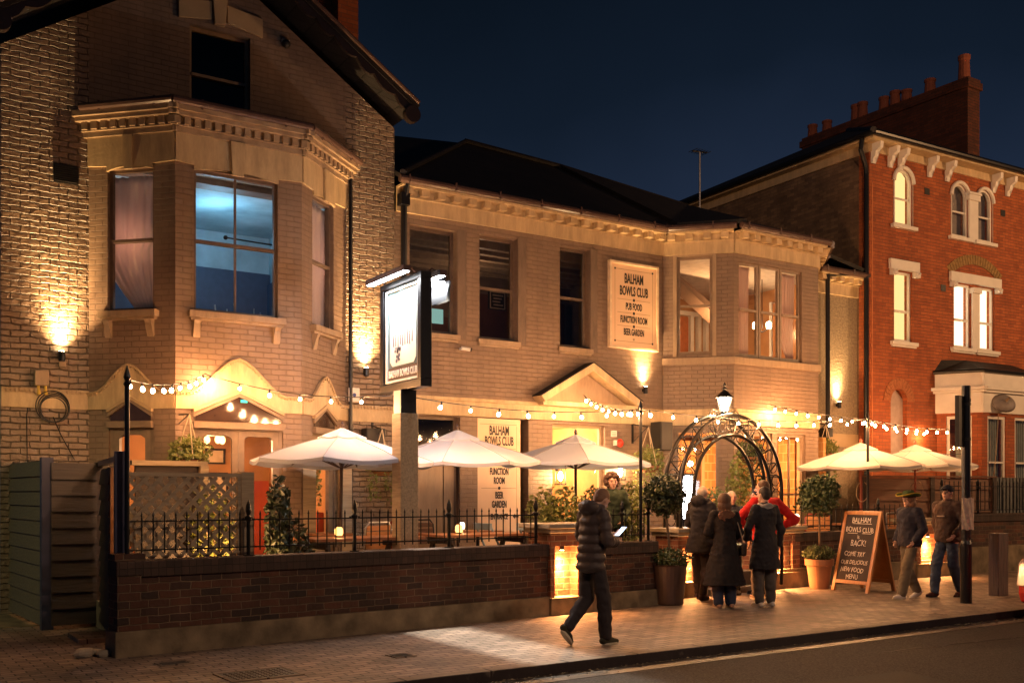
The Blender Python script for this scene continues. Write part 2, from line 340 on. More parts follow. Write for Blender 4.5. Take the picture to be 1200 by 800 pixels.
def leaves(b, n, fn, size, rnd=random, jitter=0.5):
    for _ in range(n):
        p = Vector(fn()); s_ = size * (0.6 + rnd.random() * 0.8)
        q = Matrix.Rotation(rnd.random()*6.28, 3, 'Z') @ Matrix.Rotation(rnd.uniform(-1.3, 1.3), 3, 'X') @ Matrix.Rotation(rnd.random()*6.28, 3, 'Y')
        vs = [Vector((-0.5, 0, 0)), Vector((0, 0.28, 0.08)), Vector((0.55, 0, 0)), Vector((0, -0.28, 0.08))]
        vv = [b.bm.verts.new(p + q @ (v * s_)) for v in vs]
        b.bm.faces.new(vv)
def inball(c, rx, ry, rz, shell=0.55):
    while True:
        v = Vector((random.uniform(-1, 1), random.uniform(-1, 1), random.uniform(-1, 1)))
        l = v.length
        if l < 1 and l > shell * (0.6 + 0.4*random.random()):
            k = 1 + 0.26*noise.noise(v.normalized()*2.3 + Vector(c))
            return (c[0] + v.x*rx*k, c[1] + v.y*ry*k, c[2] + v.z*rz*k)
# ================================================================== THE GROUND
M['paver'] = brick('pavement_pavers', (0.33, 0.25, 0.20), (0.17, 0.13, 0.105), (0.035, 0.028, 0.024), bw=0.22, rh=0.11, mortar=0.016, bump=0.008, lump=0.004, irr=0.002, rough=0.62, dirt=0.6, floor=True, spec=0.3)
M['slab'] = brick('terrace_slabs', (0.24, 0.18, 0.13), (0.19, 0.15, 0.11), (0.08, 0.06, 0.05), bw=0.6, rh=0.45, mortar=0.012, bump=0.004, floor=True)
M['asphalt'] = simple('asphalt', (0.060, 0.050, 0.044), 0.8, nscale=45, col2=(0.012, 0.010, 0.009), bump=0.012, bscale=70, spec=0.12)
M['kerb'] = brick('kerb_stone', (0.24, 0.19, 0.15), (0.17, 0.13, 0.10), (0.03, 0.02, 0.02), bw=0.9, rh=0.4, mortar=0.03, bump=0.004, dirt=0.6, floor=True, rough=0.75)
M['gutterset'] = brick('gutter_setts', (0.10, 0.075, 0.06), (0.07, 0.055, 0.045), (0.03, 0.025, 0.02), bw=0.25, rh=0.12, mortar=0.012, bump=0.006, lump=0.004, floor=True, rough=0.45)
tag(MB().quad((-300, -300, -0.2), (300, -300, -0.2), (300, 300, -0.2), (-300, 300, -0.2)).obj('ground', M['asphalt']), kind='structure')
pk = panel((0, 7.93), (10, 8.10))
tag(MB().box(-40, 60, -14, -0.30, -0.16, -0.105).obj('road', M['asphalt'], None, pk), kind='structure')
tag(MB().box(-40, 60, -0.298, -0.002, -0.16, -0.101).obj('road_gutter', M['gutterset'], None, pk), kind='structure')
tag(MB().box(-40, 60, 0, 0.16, -0.16, 0.004).obj('kerb', M['kerb'], None, pk, bevel=0.012), kind='structure')
tag(MB().box(-40, 60, 0.162, 5.9, -0.16, 0.0).obj('pavement', M['paver'], None, pk), kind='structure')
tag(MB().hprism([(2.45, 11.0), (10.0, 11.75), (10.9, 12.3), (13.6, 12.4), (30, 12.7), (30, 15.48), (2.45, 15.48)], -0.1, 0.33).obj('garden_terrace', M['slab']), kind='structure')
tag(MB().box(-30, 2.4, 13.9, 40, -0.15, 0.006).obj('side_path', M['concrete']), kind='structure')
b = MB(); b.hprism([(6.0, 5.2), (8.4, 5.1), (8.7, 6.3), (6.3, 6.5)], -0.1045, -0.1005); tag(b.obj('road_patch', simple('fresh_asphalt', (0.030, 0.026, 0.024), 0.75, nscale=40, col2=(0.012, 0.011, 0.010), spec=0.15)), kind='structure')
b = MB()
for (xa, ya, n_) in ((9.5, 7.2, 26), (13.0, 6.0, 20), (5.0, 6.9, 12)):
    pts = [(xa + k*0.16, ya + 0.09*noise.noise((k*0.7, xa, 0)) - k*0.012) for k in range(n_)]
    for k in range(n_-1): b.box(0, math.dist(pts[k], pts[k+1]), -0.006, 0.006, -0.1045, -0.1025, Matrix.Translation((pts[k][0], pts[k][1], 0)) @ Matrix.Rotation(math.atan2(pts[k+1][1]-pts[k][1], pts[k+1][0]-pts[k][0]), 4, 'Z'))
tag(b.obj('road_crack', M['dark']), kind='structure')
# litter and leaves along the gutter
b = MB()
for _ in range(900):
    x = random.uniform(3, 17); y = 7.93 + x*0.017 - abs(random.gauss(0, 0.11)) - 0.01; s_ = random.uniform(0.008, 0.022); a = random.random()*6.28
    q = Matrix.Translation((x, y, -0.095)) @ Matrix.Rotation(a, 4, 'Z') @ Matrix.Rotation(random.uniform(-0.6, 0.6), 4, 'X')
    vs = [b.bm.verts.new(q @ Vector(v)) for v in [(-s_, 0, 0), (0, s_*0.6, 0.004), (s_, 0, 0), (0, -s_*0.6, 0.003)]]; b.bm.faces.new(vs)
tag(b.obj('fallen_leaves', simple('dry_leaf', (0.45, 0.36, 0.24), 0.6, col2=(0.12, 0.08, 0.04), nscale=30)), kind='stuff')
b = MB()
for _ in range(260):
    x = random.uniform(0.5, 17); y = random.uniform(8.3, 11.0 + 0.05*x); r_ = random.uniform(0.008, 0.022)
    b.hprism([(x + r_*math.cos(2*math.pi*k/7)*random.uniform(0.7, 1.2), y + r_*math.sin(2*math.pi*k/7)*random.uniform(0.7, 1.2)) for k in range(7)], 0.0005, 0.002)
tag(b.obj('pavement_litter', simple('trodden_gum', (0.30, 0.26, 0.22), 0.8, col2=(0.05, 0.04, 0.035), nscale=3)), kind='stuff')
# utility covers in the pavement
def cover(c, w, d, label):
    t = thing('utility_cover', label, 'utility cover', c, 0.05)
    b = MB(); b.box(-w/2, w/2, -d/2, d/2, 0.001, 0.008)
    for i in range(1, 12):
        for j in range(1, 7): b.box(-w/2+w*i/12-0.012, -w/2+w*i/12+0.012, -d/2+d*j/7-0.012, -d/2+d*j/7+0.012, 0.008, 0.012)
    o = b.obj('plate', M['dark'], t, Matrix.Translation(c) @ Matrix.Rotation(0.05, 4, 'Z'))
    b = MB(); f = 0.03
    for r_ in ((-w/2-f, w/2+f, -d/2-f, -d/2-0.002), (-w/2-f, w/2+f, d/2+0.002, d/2+f), (-w/2-f, -w/2-0.002, -d/2, d/2), (w/2+0.002, w/2+f, -d/2, d/2)): b.box(*r_, 0.0, 0.01)
    b.obj('frame', M['kerb'], t, Matrix.Translation(c) @ Matrix.Rotation(0.05, 4, 'Z'))
cover(gr(303, 790), 0.62, 0.45, 'large rectangular iron cover in the pavement near the kerb')
cover(gr(204, 777), 0.26, 0.17, 'small iron cover in the pavement close to the garden wall corner')
cover(gr(470, 768), 0.18, 0.18, 'little square stop tap cover in the middle of the pavement')

# ================================================================== LEFT HOUSE
HL = thing('brick_house', 'tall taupe painted brick house with gable and two storey bay window', 'house', (1.6, 15.5, 0))
YF = 15.5
PM = panel((0, YF), (1, YF))                          # main facade plane, s == world X
A0, A1, A2, A3 = (2.74, YF), (3.71, 14.53), (5.58, 14.53), (6.72, YF)
PL, PF, PR = panel(A0, A1), panel(A1, A2), panel(A2, A3)
LL, LF, LR = math.dist(A0, A1), math.dist(A1, A2), math.dist(A2, A3)
sl = 0.69                                             # gable slope
def gz(x): return 7.86 + 0.66*(x-1.6) if x < 4.62 else 7.86 + 0.66*(7.64-x)
wall('wall', PM, 1.6, 2.74, 0, 7.0, [], 0.3, M['rough_paint'], HL)
wall('wall', PM, 6.72, 7.61, 0, 7.0, [], 0.3, M['rough_paint'], HL)
def gpoly(x0, x1, z0, zt=None):
    xs = [x0] + ([4.62] if x0 < 4.62 < x1 else []) + [x1]
    return [(x0, z0), (x1, z0)] + [(x, zt if zt else gz(x)) for x in reversed(xs)]
b = MB(); b.prism(gpoly(1.6, 2.74, 7.001), 0, 0.3); b.obj('wall', M['rough_paint'], HL, PM)
b = MB(); b.prism(gpoly(6.72, 7.61, 7.001), 0, 0.3); b.obj('wall', M['rough_paint'], HL, PM)
b = MB(); b.prism(gpoly(2.742, 4.17, 6.4), 0, 0.3); b.prism(gpoly(5.11, 6.718, 6.4), 0, 0.3); b.prism(gpoly(4.17, 5.11, 6.4, 7.35), 0, 0.3); b.prism(gpoly(4.17, 5.11, 8.80), 0, 0.3)
b.obj('wall', M['paint'], HL, PM)
b = MB(); b.box(1.6, 1.9, 15.8, 26, 0, 7.3); b.box(7.31, 7.61, 15.8, 26, 0, 7.3); b.box(1.6, 7.61, 26, 26.3, 0, 7.3); b.obj('wall', M['rough_paint'], HL)
sash(PM, 4.17, 5.11, 7.35, 8.80, HL, M['sill'], rec=0.10, g=M['glass_dark'])
b = MB(); b.box(4.0, 5.3, 16.2, 16.25, 7.2, 9); b.obj('interior', simple('dark_room', (0.03, 0.025, 0.022), 0.9), HL)
# lintel with keystone
b = MB(); b.prism([(4.0, 8.84), (4.5, 8.93), (4.5, 9.20), (4.0, 9.13)], -0.04, 0); b.prism([(4.74, 8.93), (5.3, 8.84), (5.3, 9.13), (4.74, 9.20)], -0.04, 0)
b.prism([(4.54, 8.86), (4.70, 8.86), (4.735, 9.30), (4.505, 9.30)], -0.07, 0); b.obj('lintel', M['trim2'], HL, PM, bevel=0.006)
# cream band of the main wall
for (x0, x1) in ((1.6, 2.73), (6.73, 7.61)):
    b = MB(); b.box(x0, x1, -0.03, 0, 2.86, 3.10); b.obj('band', M['trim'], HL, PM, bevel=0.005)
    b = MB(); b.box(x0, x1, -0.06, 0, 3.101, 3.13)
    for k in range(int((x1-x0)/0.06)): b.box(x0+k*0.06, x0+k*0.06+0.03, -0.075, -0.061, 3.07, 3.13)
    b.obj('moulding', M['trim2'], HL, PM)
# bay faces
def bay_face(pn, Lg, win, gf, curtain, uz, key, cols=1):
    s0, s1 = win; g0, g1 = gf
    wall('wall', pn, 0.001, Lg-0.001, 0.0, 6.36, [(s0, s1, 4.26, 6.30), (g0, g1, 0.5 if Lg < 1.5 else 0.2, 2.66)], 0.16, M['paint'], HL)
    f = sash(pn, s0, s1, 4.26, 6.30, HL, M['frame'], cols=cols, rec=0.06, sillm=M['sill'], sill=(0.09, 0.12), brackets=True, mid=0.5, fw=0.045)
    # fascia above with segmental cut and keystone
    mid = (s0+s1)/2; n = 8; arc = [(s0 + (s1-s0)*k/n, 6.27 + 0.06*math.sin(math.pi*k/n)) for k in range(n+1)]
    b = MB(); b.prism([(0.0, 6.36), (s0, 6.34)] + arc + [(s1, 6.34), (Lg, 6.36), (Lg, 6.76), (0, 6.76)], -0.035, -0.001); b.obj('lintel', M['trim'], HL, pn)
    b = MB(); kw = 0.075 if Lg < 1.5 else 0.11
    b.prism([(mid-kw*0.75, 6.27), (mid+kw*0.75, 6.27), (mid+kw, 6.765), (mid-kw, 6.765)], -0.075, -0.036); b.obj('keystone', M['trim'], HL, pn, bevel=0.005)
    # brick cornice with dentils
    b = MB(); b.box(-0.05, Lg+0.05, -0.06, 0.0, 6.762, 6.84); b.box(-0.08, Lg+0.08, -0.09, 0, 6.84, 6.86)
    n = int(Lg/0.14)
    for k in range(n+1):
        x = k*Lg/n; b.box(x-0.045, x+0.045, -0.12, -0.0, 6.861, 6.97)
    b.box(-0.05, Lg+0.05, -0.07, 0, 6.86, 6.969)
    b.box(-0.12, Lg+0.12, -0.16, 0, 6.971, 7.03); b.box(-0.14, Lg+0.14, -0.20, 0, 7.032, 7.12); b.obj('cornice', M['cornice'], HL, pn, bevel=0.004)
    return f
M['cornice'] = simple('cornice_brick', (0.38, 0.27, 0.17), 0.7, nscale=6, noise_amt=0.4, bump=0.006, bscale=20)
wL = bay_face(PL, LL, (0.30, 1.03), (0.32, 1.03), True, 0, 0)
wF = bay_face(PF, LF, (0.26, 1.50), (0.24, 1.58), False, 0, 0, cols=2)
wR = bay_face(PR, LR, (0.34, 1.06), (0.34, 1.10), True, 0, 0)
# gutter round the bay and its flat roof
gp = [(2.60, 15.36, 7.15), (3.62, 14.32, 7.15), (5.67, 14.32, 7.15), (6.93, 15.38, 7.15)]
b = MB()
for i in range(3): b.tube([gp[i], gp[i+1]], 0.055, 10)
for i in range(3):
    for k in (0.2, 0.8):
        p = Vector(gp[i]).lerp(Vector(gp[i+1]), k); b.box(p.x-0.012, p.x+0.012, p.y-0.03, p.y+0.03, 7.08, 7.215)
b.obj('gutter', M['gutter'], HL, smooth=False)
b = MB(); b.hprism([(2.7, 15.5), (3.68, 14.42), (5.62, 14.42), (6.8, 15.5)], 7.125, 7.17); b.obj('bay_roof', M['slate'], HL)
# ogee band on each ground floor bay face
def ogee(pn, Lg, top, notch, hasdoor=False):
    g0, g1, zn, zp = notch; mid = (g0+g1)/2
    bot = [(0, 2.865), (g0, 2.865), (g0+0.001, zn)] + [(mid, zp)] + [(g1-0.001, zn), (g1, 2.865), (Lg, 2.865)]
    b = MB(); b.prism(bot + top[::-1], -0.035, -0.001); b.obj('band', M['trim'], HL, pn)
    b = MB(); b.tube([(x, -0.05, z) for x, z in top], 0.018, 6)
    for i in range(len(top)-1):
        a, c = Vector((top[i][0], 0, top[i][1])), Vector((top[i+1][0], 0, top[i+1][1])); L_ = (c-a).length
        for k in range(max(1, int(L_/0.045))):
            p = a.lerp(c, (k+0.5)/max(1, int(L_/0.045))); b.box(p.x-0.011, p.x+0.011, -0.062, -0.036, p.z-0.045, p.z-0.012)
    b.obj('moulding', M['trim2'], HL, pn)
    # gabled reveal over the opening
    b = MB(); w_ = 0.05
    for (xa, za, xb, zb) in ((g0, zn, mid, zp), (mid, zp, g1, zn)):
        b.prism([(xa, za-w_), (xb, zb-w_), (xb, zb-0.002), (xa, za-0.002)], -0.06, 0.10)
    b.obj('hood_mould', M['trim2'], HL, pn)
def curve(Lg, base, mid, half, peak):
    out_ = [(0, base)]
    for k in range(0, 17):
        u = -1 + k/8.0; w_ = (0.5 + 0.5*math.cos(math.pi*u)); w_ = w_*0.75 + max(0, 1-abs(u)) * 0.25
        out_.append((mid + u*half, base + (peak-base)*w_))
    out_.append((Lg, base)); return out_
for pn, Lg, mid, half, g0, g1, pk_ in ((PL, LL, 0.66, 0.55, 0.32, 1.03, 3.50), (PF, LF, 0.90, 0.72, 0.24, 1.58, 3.62), (PR, LR, 0.72, 0.52, 0.34, 1.10, 3.50)):
    ogee(pn, Lg, curve(Lg, 3.10, mid, half, pk_), (g0, g1, 2.87, 3.06 if Lg < 1.6 else 3.17))
# wall pieces between the door head and the band are cut by the gabled glass: re-open them with glazed gables
def gf_front(pn, g0, g1, leafs, zb, gable):
    mid = (g0+g1)/2; b = MB(); w_ = 0.06; y0, y1 = 0.03, 0.09
    b.box(g0, g0+w_, y0, y1, zb, 2.66); b.box(g1-w_, g1, y0, y1, zb, 2.66); b.box(g0, g1, y0-0.03, y1+0.01, 2.58, 2.66)
    n = leafs
    for k in range(n):
        xa = g0+w_+(g1-g0-2*w_)*k/n; xb = g0+w_+(g1-g0-2*w_)*(k+1)/n; r_ = 0.07; zt = 2.50; z_lo = zb+0.55
        outer = [(xa, zb), (xb, zb), (xb, 2.58), (xa, 2.58)]
        # leaf frame: stiles, rails and rounded glass head
        b.box(xa+0.003, xa+0.09, y0, y1, zb, 2.578); b.box(xb-0.09, xb-0.003, y0, y1, zb, 2.578); b.box(xa+0.09, xb-0.09, y0, y1, zt, 2.578); b.box(xa+0.09, xb-0.09, y0, y1, zb, z_lo)
        for sx_, x_ in ((1, xa+0.09), (-1, xb-0.09)):
            pts = [(x_, zt)] + [(x_ + sx_*(r_ - r_*math.cos(a)), zt - r_ + r_*math.sin(a)) for a in [math.pi/2*j/5 for j in range(6)]][::-1]
            b.prism(pts, y0, y1)
    f = b.obj('door' if leafs == 2 else 'window', M['frame_l'], HL, pn)
    MB().quad((g0+w_, 0.06, zb), (g1-w_, 0.06, zb), (g1-w_, 0.06, 2.58), (g0+w_, 0.06, 2.58)).obj('pane', M['glass'], f, pn)
    if leafs == 2:
        b = MB(); b.box(mid-0.06, mid-0.04, -0.01, 0.03, 1.2, 1.42); b.box(mid+0.04, mid+0.06, -0.01, 0.03, 1.2, 1.42); b.obj('handle', simple('brass', (0.5, 0.32, 0.12), 0.3, 1.0), f, pn)
    return f
gf_front(PL, 0.32, 1.03, 1, 0.9, True); gf_front(PF, 0.24, 1.58, 2, 0.2, True); gf_front(PR, 0.34, 1.10, 1, 0.5, True)
# dark gabled lights above the doors, fixed on the band
M['gableglass'] = simple('fanlight_glass', (0.05, 0.03, 0.022), 0.08, spec=0.9)
for pn, g0, g1, zp in ((PL, 0.36, 0.99, 3.0), (PF, 0.28, 1.54, 3.10), (PR, 0.38, 1.06, 3.0)):
    mid = (g0+g1)/2
    b = MB(); b.prism([(g0, 2.70), (g1, 2.70), (g1, 2.80), (mid, zp), (g0, 2.80)], -0.02, -0.002); o = b.obj('fanlight', M['gableglass'], HL, pn)
    b = MB(); b.box(g0-0.04, g1+0.04, -0.07, -0.002, 2.60, 2.69)
    for (xa, za, xb, zb) in ((g0-0.04, 2.80, mid, zp+0.02), (mid, zp+0.02, g1+0.04, 2.80)): b.prism([(xa, za-0.05), (xb, zb-0.05), (xb, zb), (xa, za)], -0.05, -0.021)
    b.obj('frame', M['frame_l'], o, pn)
# green exit glow inside the door fanlight
b = MB(); b.box(0.93, 1.03, -0.024, -0.021, 2.99, 3.03); b.obj('exit_sign', emit('green_sign', (0.1, 0.9, 0.5), 1.2), HL, PF)
# rooms
def room(name, pts, z0, z1, mw, mf, mc, parent):
    b = MB()
    for i in (range(1, len(pts)-2) if len(pts) > 4 else range(len(pts)-1)): b.quad((*pts[i], z0), (*pts[i+1], z0), (*pts[i+1], z1), (*pts[i], z1))
    if mc is None: b.poly([(*p, z1) for p in pts])
    o = b.obj(name, mw, parent, recalc=False)
    if mc is not None: b = MB(); b.poly([(*p, z1) for p in pts]); b.obj('room_ceiling', mc, parent, recalc=False)
    b = MB(); b.poly([(*p, z0) for p in pts]); b.obj('room_floor', mf, parent, recalc=False); return o
M['blueroom'] = simple('pale_blue_plaster', (0.50, 0.66, 0.72), 0.8, nscale=1.5, noise_amt=0.5)
M['darkfloor'] = simple('dark_floor', (0.06, 0.04, 0.03), 0.6)
M['warmwall'] = simple('warm_plaster', (0.52, 0.27, 0.11), 0.8, nscale=2, noise_amt=0.35)
M['palewall'] = simple('pale_ceiling', (0.62, 0.55, 0.46), 0.8)
M['redwall'] = simple('red_wall', (0.42, 0.07, 0.03), 0.6, nscale=2, noise_amt=0.3)
M['dimwall'] = simple('dim_wall', (0.20, 0.13, 0.09), 0.8, nscale=2, noise_amt=0.4)
bay_in = [(3.82, 14.72), (3.0, 15.5), (3.0, 18.6), (6.5, 18.6), (6.5, 15.5), (5.47, 14.72)]
room('interior', bay_in, 4.0, 6.5, M['blueroom'], M['darkfloor'], None, HL)
room('interior', bay_in, 0.2, 2.84, M['warmwall'], M['darkfloor'], None, HL)
lamp('POINT', (5.0, 16.8, 5.9), 22, (0.32, 0.72, 1.0), 0.25)
lamp('POINT', (4.6, 16.2, 2.3), 120, (1.0, 0.50, 0.22), 0.12)
# ceiling sprinkler arm seen in the blue room
b = MB(); b.tube([(4.75, 15.5, 5.62), (5.6, 15.5, 5.60)], 0.012, 6); b.ball((4.72, 15.5, 5.62), 0.035); b.obj('ceiling_fitting', M['dark'], HL)
# panel added to darken the lower panes; pale strips stand in for light glints
b = MB(); b.box(3.02, 6.48, 18.5, 18.58, 4.0, 5.8); b.box(6.42, 6.49, 15.5, 18.5, 4.0, 5.6); b.obj('darkening_panel', simple('navy_darkening', (0.05, 0.07, 0.12), 0.5), HL)
b = MB()
for k in range(16):
    x = 4.0 + k*0.115 + 0.04*math.sin(k*5); b.tube([(x, 15.2, 4.25), (x-0.03*(k % 3), 15.2, 4.36+0.05*((k*7) % 5))], 0.012, 5)
b.obj('glint_strip', simple('pale_glint', (0.5, 0.6, 0.65), 0.1, spec=0.9), HL)
M['curtain'] = canopy_mat('pink_cream_curtain', (0.82, 0.64, 0.56), 0.45)
lamp('POINT', (3.45, 15.55, 5.35), 9, (1.0, 0.60, 0.44), 0.15); lamp('POINT', (6.15, 15.75, 5.35), 9, (1.0, 0.60, 0.44), 0.15)
# curtains in the side windows
def curtain(pn, s0, s1, z0, z1, parent, swag, mirror=False, yo=0.20):
    b = MB(); nx, nz_ = 46, 18; g = []
    for j in range(nz_+1):
        v = j/nz_; z = z1 - (z1-z0)*v; row = []
        for i in range(nx+1):
            u = i/nx; xx = u
            if swag and v > 0.5:
                k = (v-0.5)/0.5; lo = 0.62*k**1.6; xx = lo + (0.94-lo)*u
            if mirror: xx = 1-xx
            x = s0 + (s1-s0)*xx; y = yo + 0.018*math.sin(u*44 + 2*math.sin(v*3)) + 0.008*math.sin(u*17+v*4)
            row.append(b.bm.verts.new((x, y, z)))
        g.append(row)
    for j in range(nz_):
        for i in range(nx): b.bm.faces.new([g[j][i], g[j][i+1], g[j+1][i+1], g[j+1][i]])
    o = b.obj('curtain', M['curtain'], parent, pn, smooth=True); sd = o.modifiers.new('s', 'SOLIDIFY'); sd.thickness = 0.004; return o
curtain(PL, 0.06, 0.99, 4.32, 6.24, wL, True, False, 0.19); curtain(PR, 0.36, 1.46, 4.32, 6.24, wR, False, False, 0.19)
# inside the bar: shelves, pictures, pendants
b = MB(); b.box(3.3, 6.2, 18.3, 18.55, 0.2, 1.25); b.obj('bar_counter', simple('orange_wood', (0.50, 0.16, 0.05), 0.4), HL)
for i, (x, z, w_, h_) in enumerate(((4.9, 1.9, 0.35, 0.3), (5.45, 1.75, 0.4, 0.55), (4.3, 2.0, 0.4, 0.35), (5.45, 2.35, 0.3, 0.22))):
    b = MB(); b.box(x-w_/2, x+w_/2, 18.54, 18.58, z-h_/2, z+h_/2); o = b.obj('picture', simple('picture_mount', (0.7, 0.55, 0.35), 0.6), HL)
    b = MB(); f = 0.03
    for r_ in ((x-w_/2-f, x+w_/2+f, z-h_/2-f, z-h_/2), (x-w_/2-f, x+w_/2+f, z+h_/2, z+h_/2+f), (x-w_/2-f, x-w_/2, z-h_/2, z+h_/2), (x+w_/2, x+w_/2+f, z-h_/2, z+h_/2)): b.box(r_[0], r_[1], 18.50, 18.56, r_[2], r_[3])
    b.obj('frame', M['dark'], o)
M['bulb'] = emit('bulb_glow', (1.0, 0.72, 0.42), 24.0)
M['shade'] = emit('amber_shade', (1.0, 0.52, 0.16), 3.0)
b = MB(); b.box(5.95, 6.35, 18.2, 18.5, 0.2, 1.9); b.box(6.40, 6.49, 15.9, 17.2, 0.2, 1.35); b.obj('red_panel', M['redwall'], HL)
for (x, y) in ((4.72, 15.9), (4.85, 16.1), (5.0, 15.95), (4.62, 16.15), (5.12, 16.2)):
    b = MB(); b.tube([(x, y, 2.84), (x, y, 2.58)], 0.006, 5); c = b.obj('pendant_lamp', M['dark'], HL); MB().ball((x, y, 2.52), 0.05, 0.05, 0.07).obj('bulb', M['shade'], c, smooth=True)
# the gable roof with scalloped bargeboards
def roof_slab(xa, za, xb, zb, y0, y1, th):
    d = Vector((xb-xa, 0, zb-za)).normalized(); n = Vector((-d.z, 0, d.x)); 
    if n.z < 0: n = -n
    return [(xa, za), (xb, zb), (xb+n.x*th, zb+n.z*th), (xa+n.x*th, za+n.z*th)]
RZ = gz(4.62)+0.30
b = MB()
for sgn in (-1, 1):
    xe = 4.62 + sgn*3.16; ze = RZ - 0.66*3.16
    b.prism(roof_slab(xe, ze, 4.62, RZ, 0, 0, 0.10), 14.98, 26.5)
b.obj('roof', M['slate'], HL)
for sgn in (-1, 1):
    b = MB(); n = 9; L_ = 3.08; d = Vector((-sgn*1, 0, 0.66)).normalized(); e0 = Vector((4.62+sgn*L_, 0, RZ-0.66*L_))
    tot = L_/abs(d.x); dn = Vector((d.z*sgn*0 , 0, -1))
    up = [e0 + d*(tot*k/40) for k in range(41)]
    low = []
    for k in range(41):
        u = (k/40*n) % 1.0; dz = 0.10 + 0.07*abs(math.sin(math.pi*(k/40*n)))
        if u < 0.12 or u > 0.88: dz = 0.08
        low.append(up[k] + Vector((0, 0, -dz)))
    for k in range(40): b.prism([(low[k].x, low[k].z), (low[k+1].x, low[k+1].z), (up[k+1].x, up[k+1].z), (up[k].x, up[k].z)], 15.0, 15.06)
    c = e0 + Vector((sgn*0.0, 0, -0.20)); pts = [(c.x + 0.14*math.cos(a), c.z + 0.06 + 0.14*math.sin(a)) for a in [2*math.pi*j/20 for j in range(20)]]
    b.prism(pts, 14.97, 15.09); b.obj('bargeboard', M['barge'] if 'barge' in M else M.setdefault('barge', simple('bargeboard_paint', (0.018, 0.012, 0.011), 0.3, spec=0.6)), HL)
    b = MB(); b.tube([e0 + Vector((sgn*0.10, 14.95, 0.05)), e0 + d*tot + Vector((0, 14.95, 0.11))], 0.035, 8); b.obj('verge_moulding', M['gutter'], HL)
b = MB(); b.box(7.35, 7.75, 17.3, 18.8, 8.0, 11.8); b.box(7.30, 7.80, 17.25, 18.85, 11.3, 11.5); b.obj('chimney', M['redbrick'], HL)
b = MB(); b.box(6.65, 7.75, 17.6, 18.6, 8.0, 12.2); b.obj('chimney', M['redbrick'], HL)
# vent grille and thin pipe of the flank
b = MB(); b.box(2.27, 2.60, -0.02, -0.001, 6.07, 6.33)
for k in range(8): b.box(2.29, 2.58, -0.035, -0.021, 6.09+k*0.03, 6.105+k*0.03)
b.obj('vent_grille', M['dark'], HL, PM)
b = MB(); b.tube([(6.78, 15.44, 0.2), (6.78, 15.44, 6.9), (6.80, 15.42, 7.1)], 0.035, 8); b.obj('drainpipe', M['black'], HL)

# ================================================================== MIDDLE BUILDING
HM = thing('club_building', 'long low taupe brick building with dentil cornice, dark hipped roof and canted bay', 'building', (7.62, 15.5, 0))
B0, B1, B2, B3 = (13.64, YF), (14.63, 14.51), (17.13, 14.51), (18.12, YF)
QL, QF, QR = panel(B0, B1), panel(B1, B2), panel(B2, B3)
KL, KF = math.dist(B0, B1), 2.5
wall('wall', PM, 7.612, 13.63, 0, 6.47, [(7.9, 8.83, 4.46, 6.30), (9.30, 10.11, 4.44, 6.33), (11.07, 11.78, 4.44, 6.36), (8.0, 8.9, 0.9, 3.02), (9.26, 10.36, 0.5, 3.03), (10.90, 12.15, 0.2, 2.98)], 0.25, M['paint'], HM)
wall('wall', PM, 18.13, 19.66, 0, 6.27, [], 0.25, M['pebble'], HM)
wall('wall', QL, 0.001, KL-0.001, 0, 6.47, [(0.28, 0.98, 4.46, 6.44), (0.25, 1.10, 0.6, 2.95)], 0.16, M['paint'], HM)
wall('wall', QF, 0.001, KF-0.001, 0, 6.47, [(0.14, 2.0, 4.42, 6.33), (0.14, 1.1, 0.4, 2.9), (1.25, 2.1, 0.4, 2.9)], 0.16, M['paint'], HM)
wall('wall', QR, 0.001, KL-0.001, 0, 6.47, [(0.3, 1.0, 4.46, 6.44)], 0.16, M['paint'], HM)
sash(PM, 7.9, 8.83, 4.46, 6.30, HM, M['frame'], rec=0.14, g=M['glass_dark'], sillm=M['sill'], sill=(0.05, 0.06))
sash(PM, 9.30, 10.11, 4.44, 6.33, HM, M['frame'], rec=0.14, g=M['glass_dark'], sillm=M['sill'], sill=(0.05, 0.06))
sash(PM, 11.07, 11.78, 4.44, 6.36, HM, M['frame'], rec=0.14, g=M['glass_dark'], sillm=M['sill'], sill=(0.05, 0.06))
for (x0, x1, z1) in ((8.83, 9.02, 6.33), (10.11, 10.30, 6.36), (11.78, 11.95, 6.38)):   # flat pilaster strips right of each window
    b = MB(); b.box(x0+0.005, x1, -0.02, 0, 4.40, z1); b.obj('pilaster', M['flat_taupe'], HM, PM, bevel=0.004)
sash(QL, 0.28, 0.98, 4.46, 6.44, HM, M['frame_l'], rec=0.05)
b = MB(); b.box(0.20, 0.279, -0.03, 0, 4.42, 6.5); b.box(0.981, 1.06, -0.03, 0, 4.42, 6.5); b.box(0.20, 1.06, -0.03, 0, 6.441, 6.52); b.obj('architrave', M['sill'], HM, QL, bevel=0.004)
for k in range(3):
    x0 = 0.14 + k*0.62; sash(QF, x0, x0+0.60, 4.42, 6.33, HM, M['frame_l'], rec=0.05, fw=0.05)
sash(QR, 0.3, 1.0, 4.46, 6.44, HM, M['frame_l'], rec=0.05)
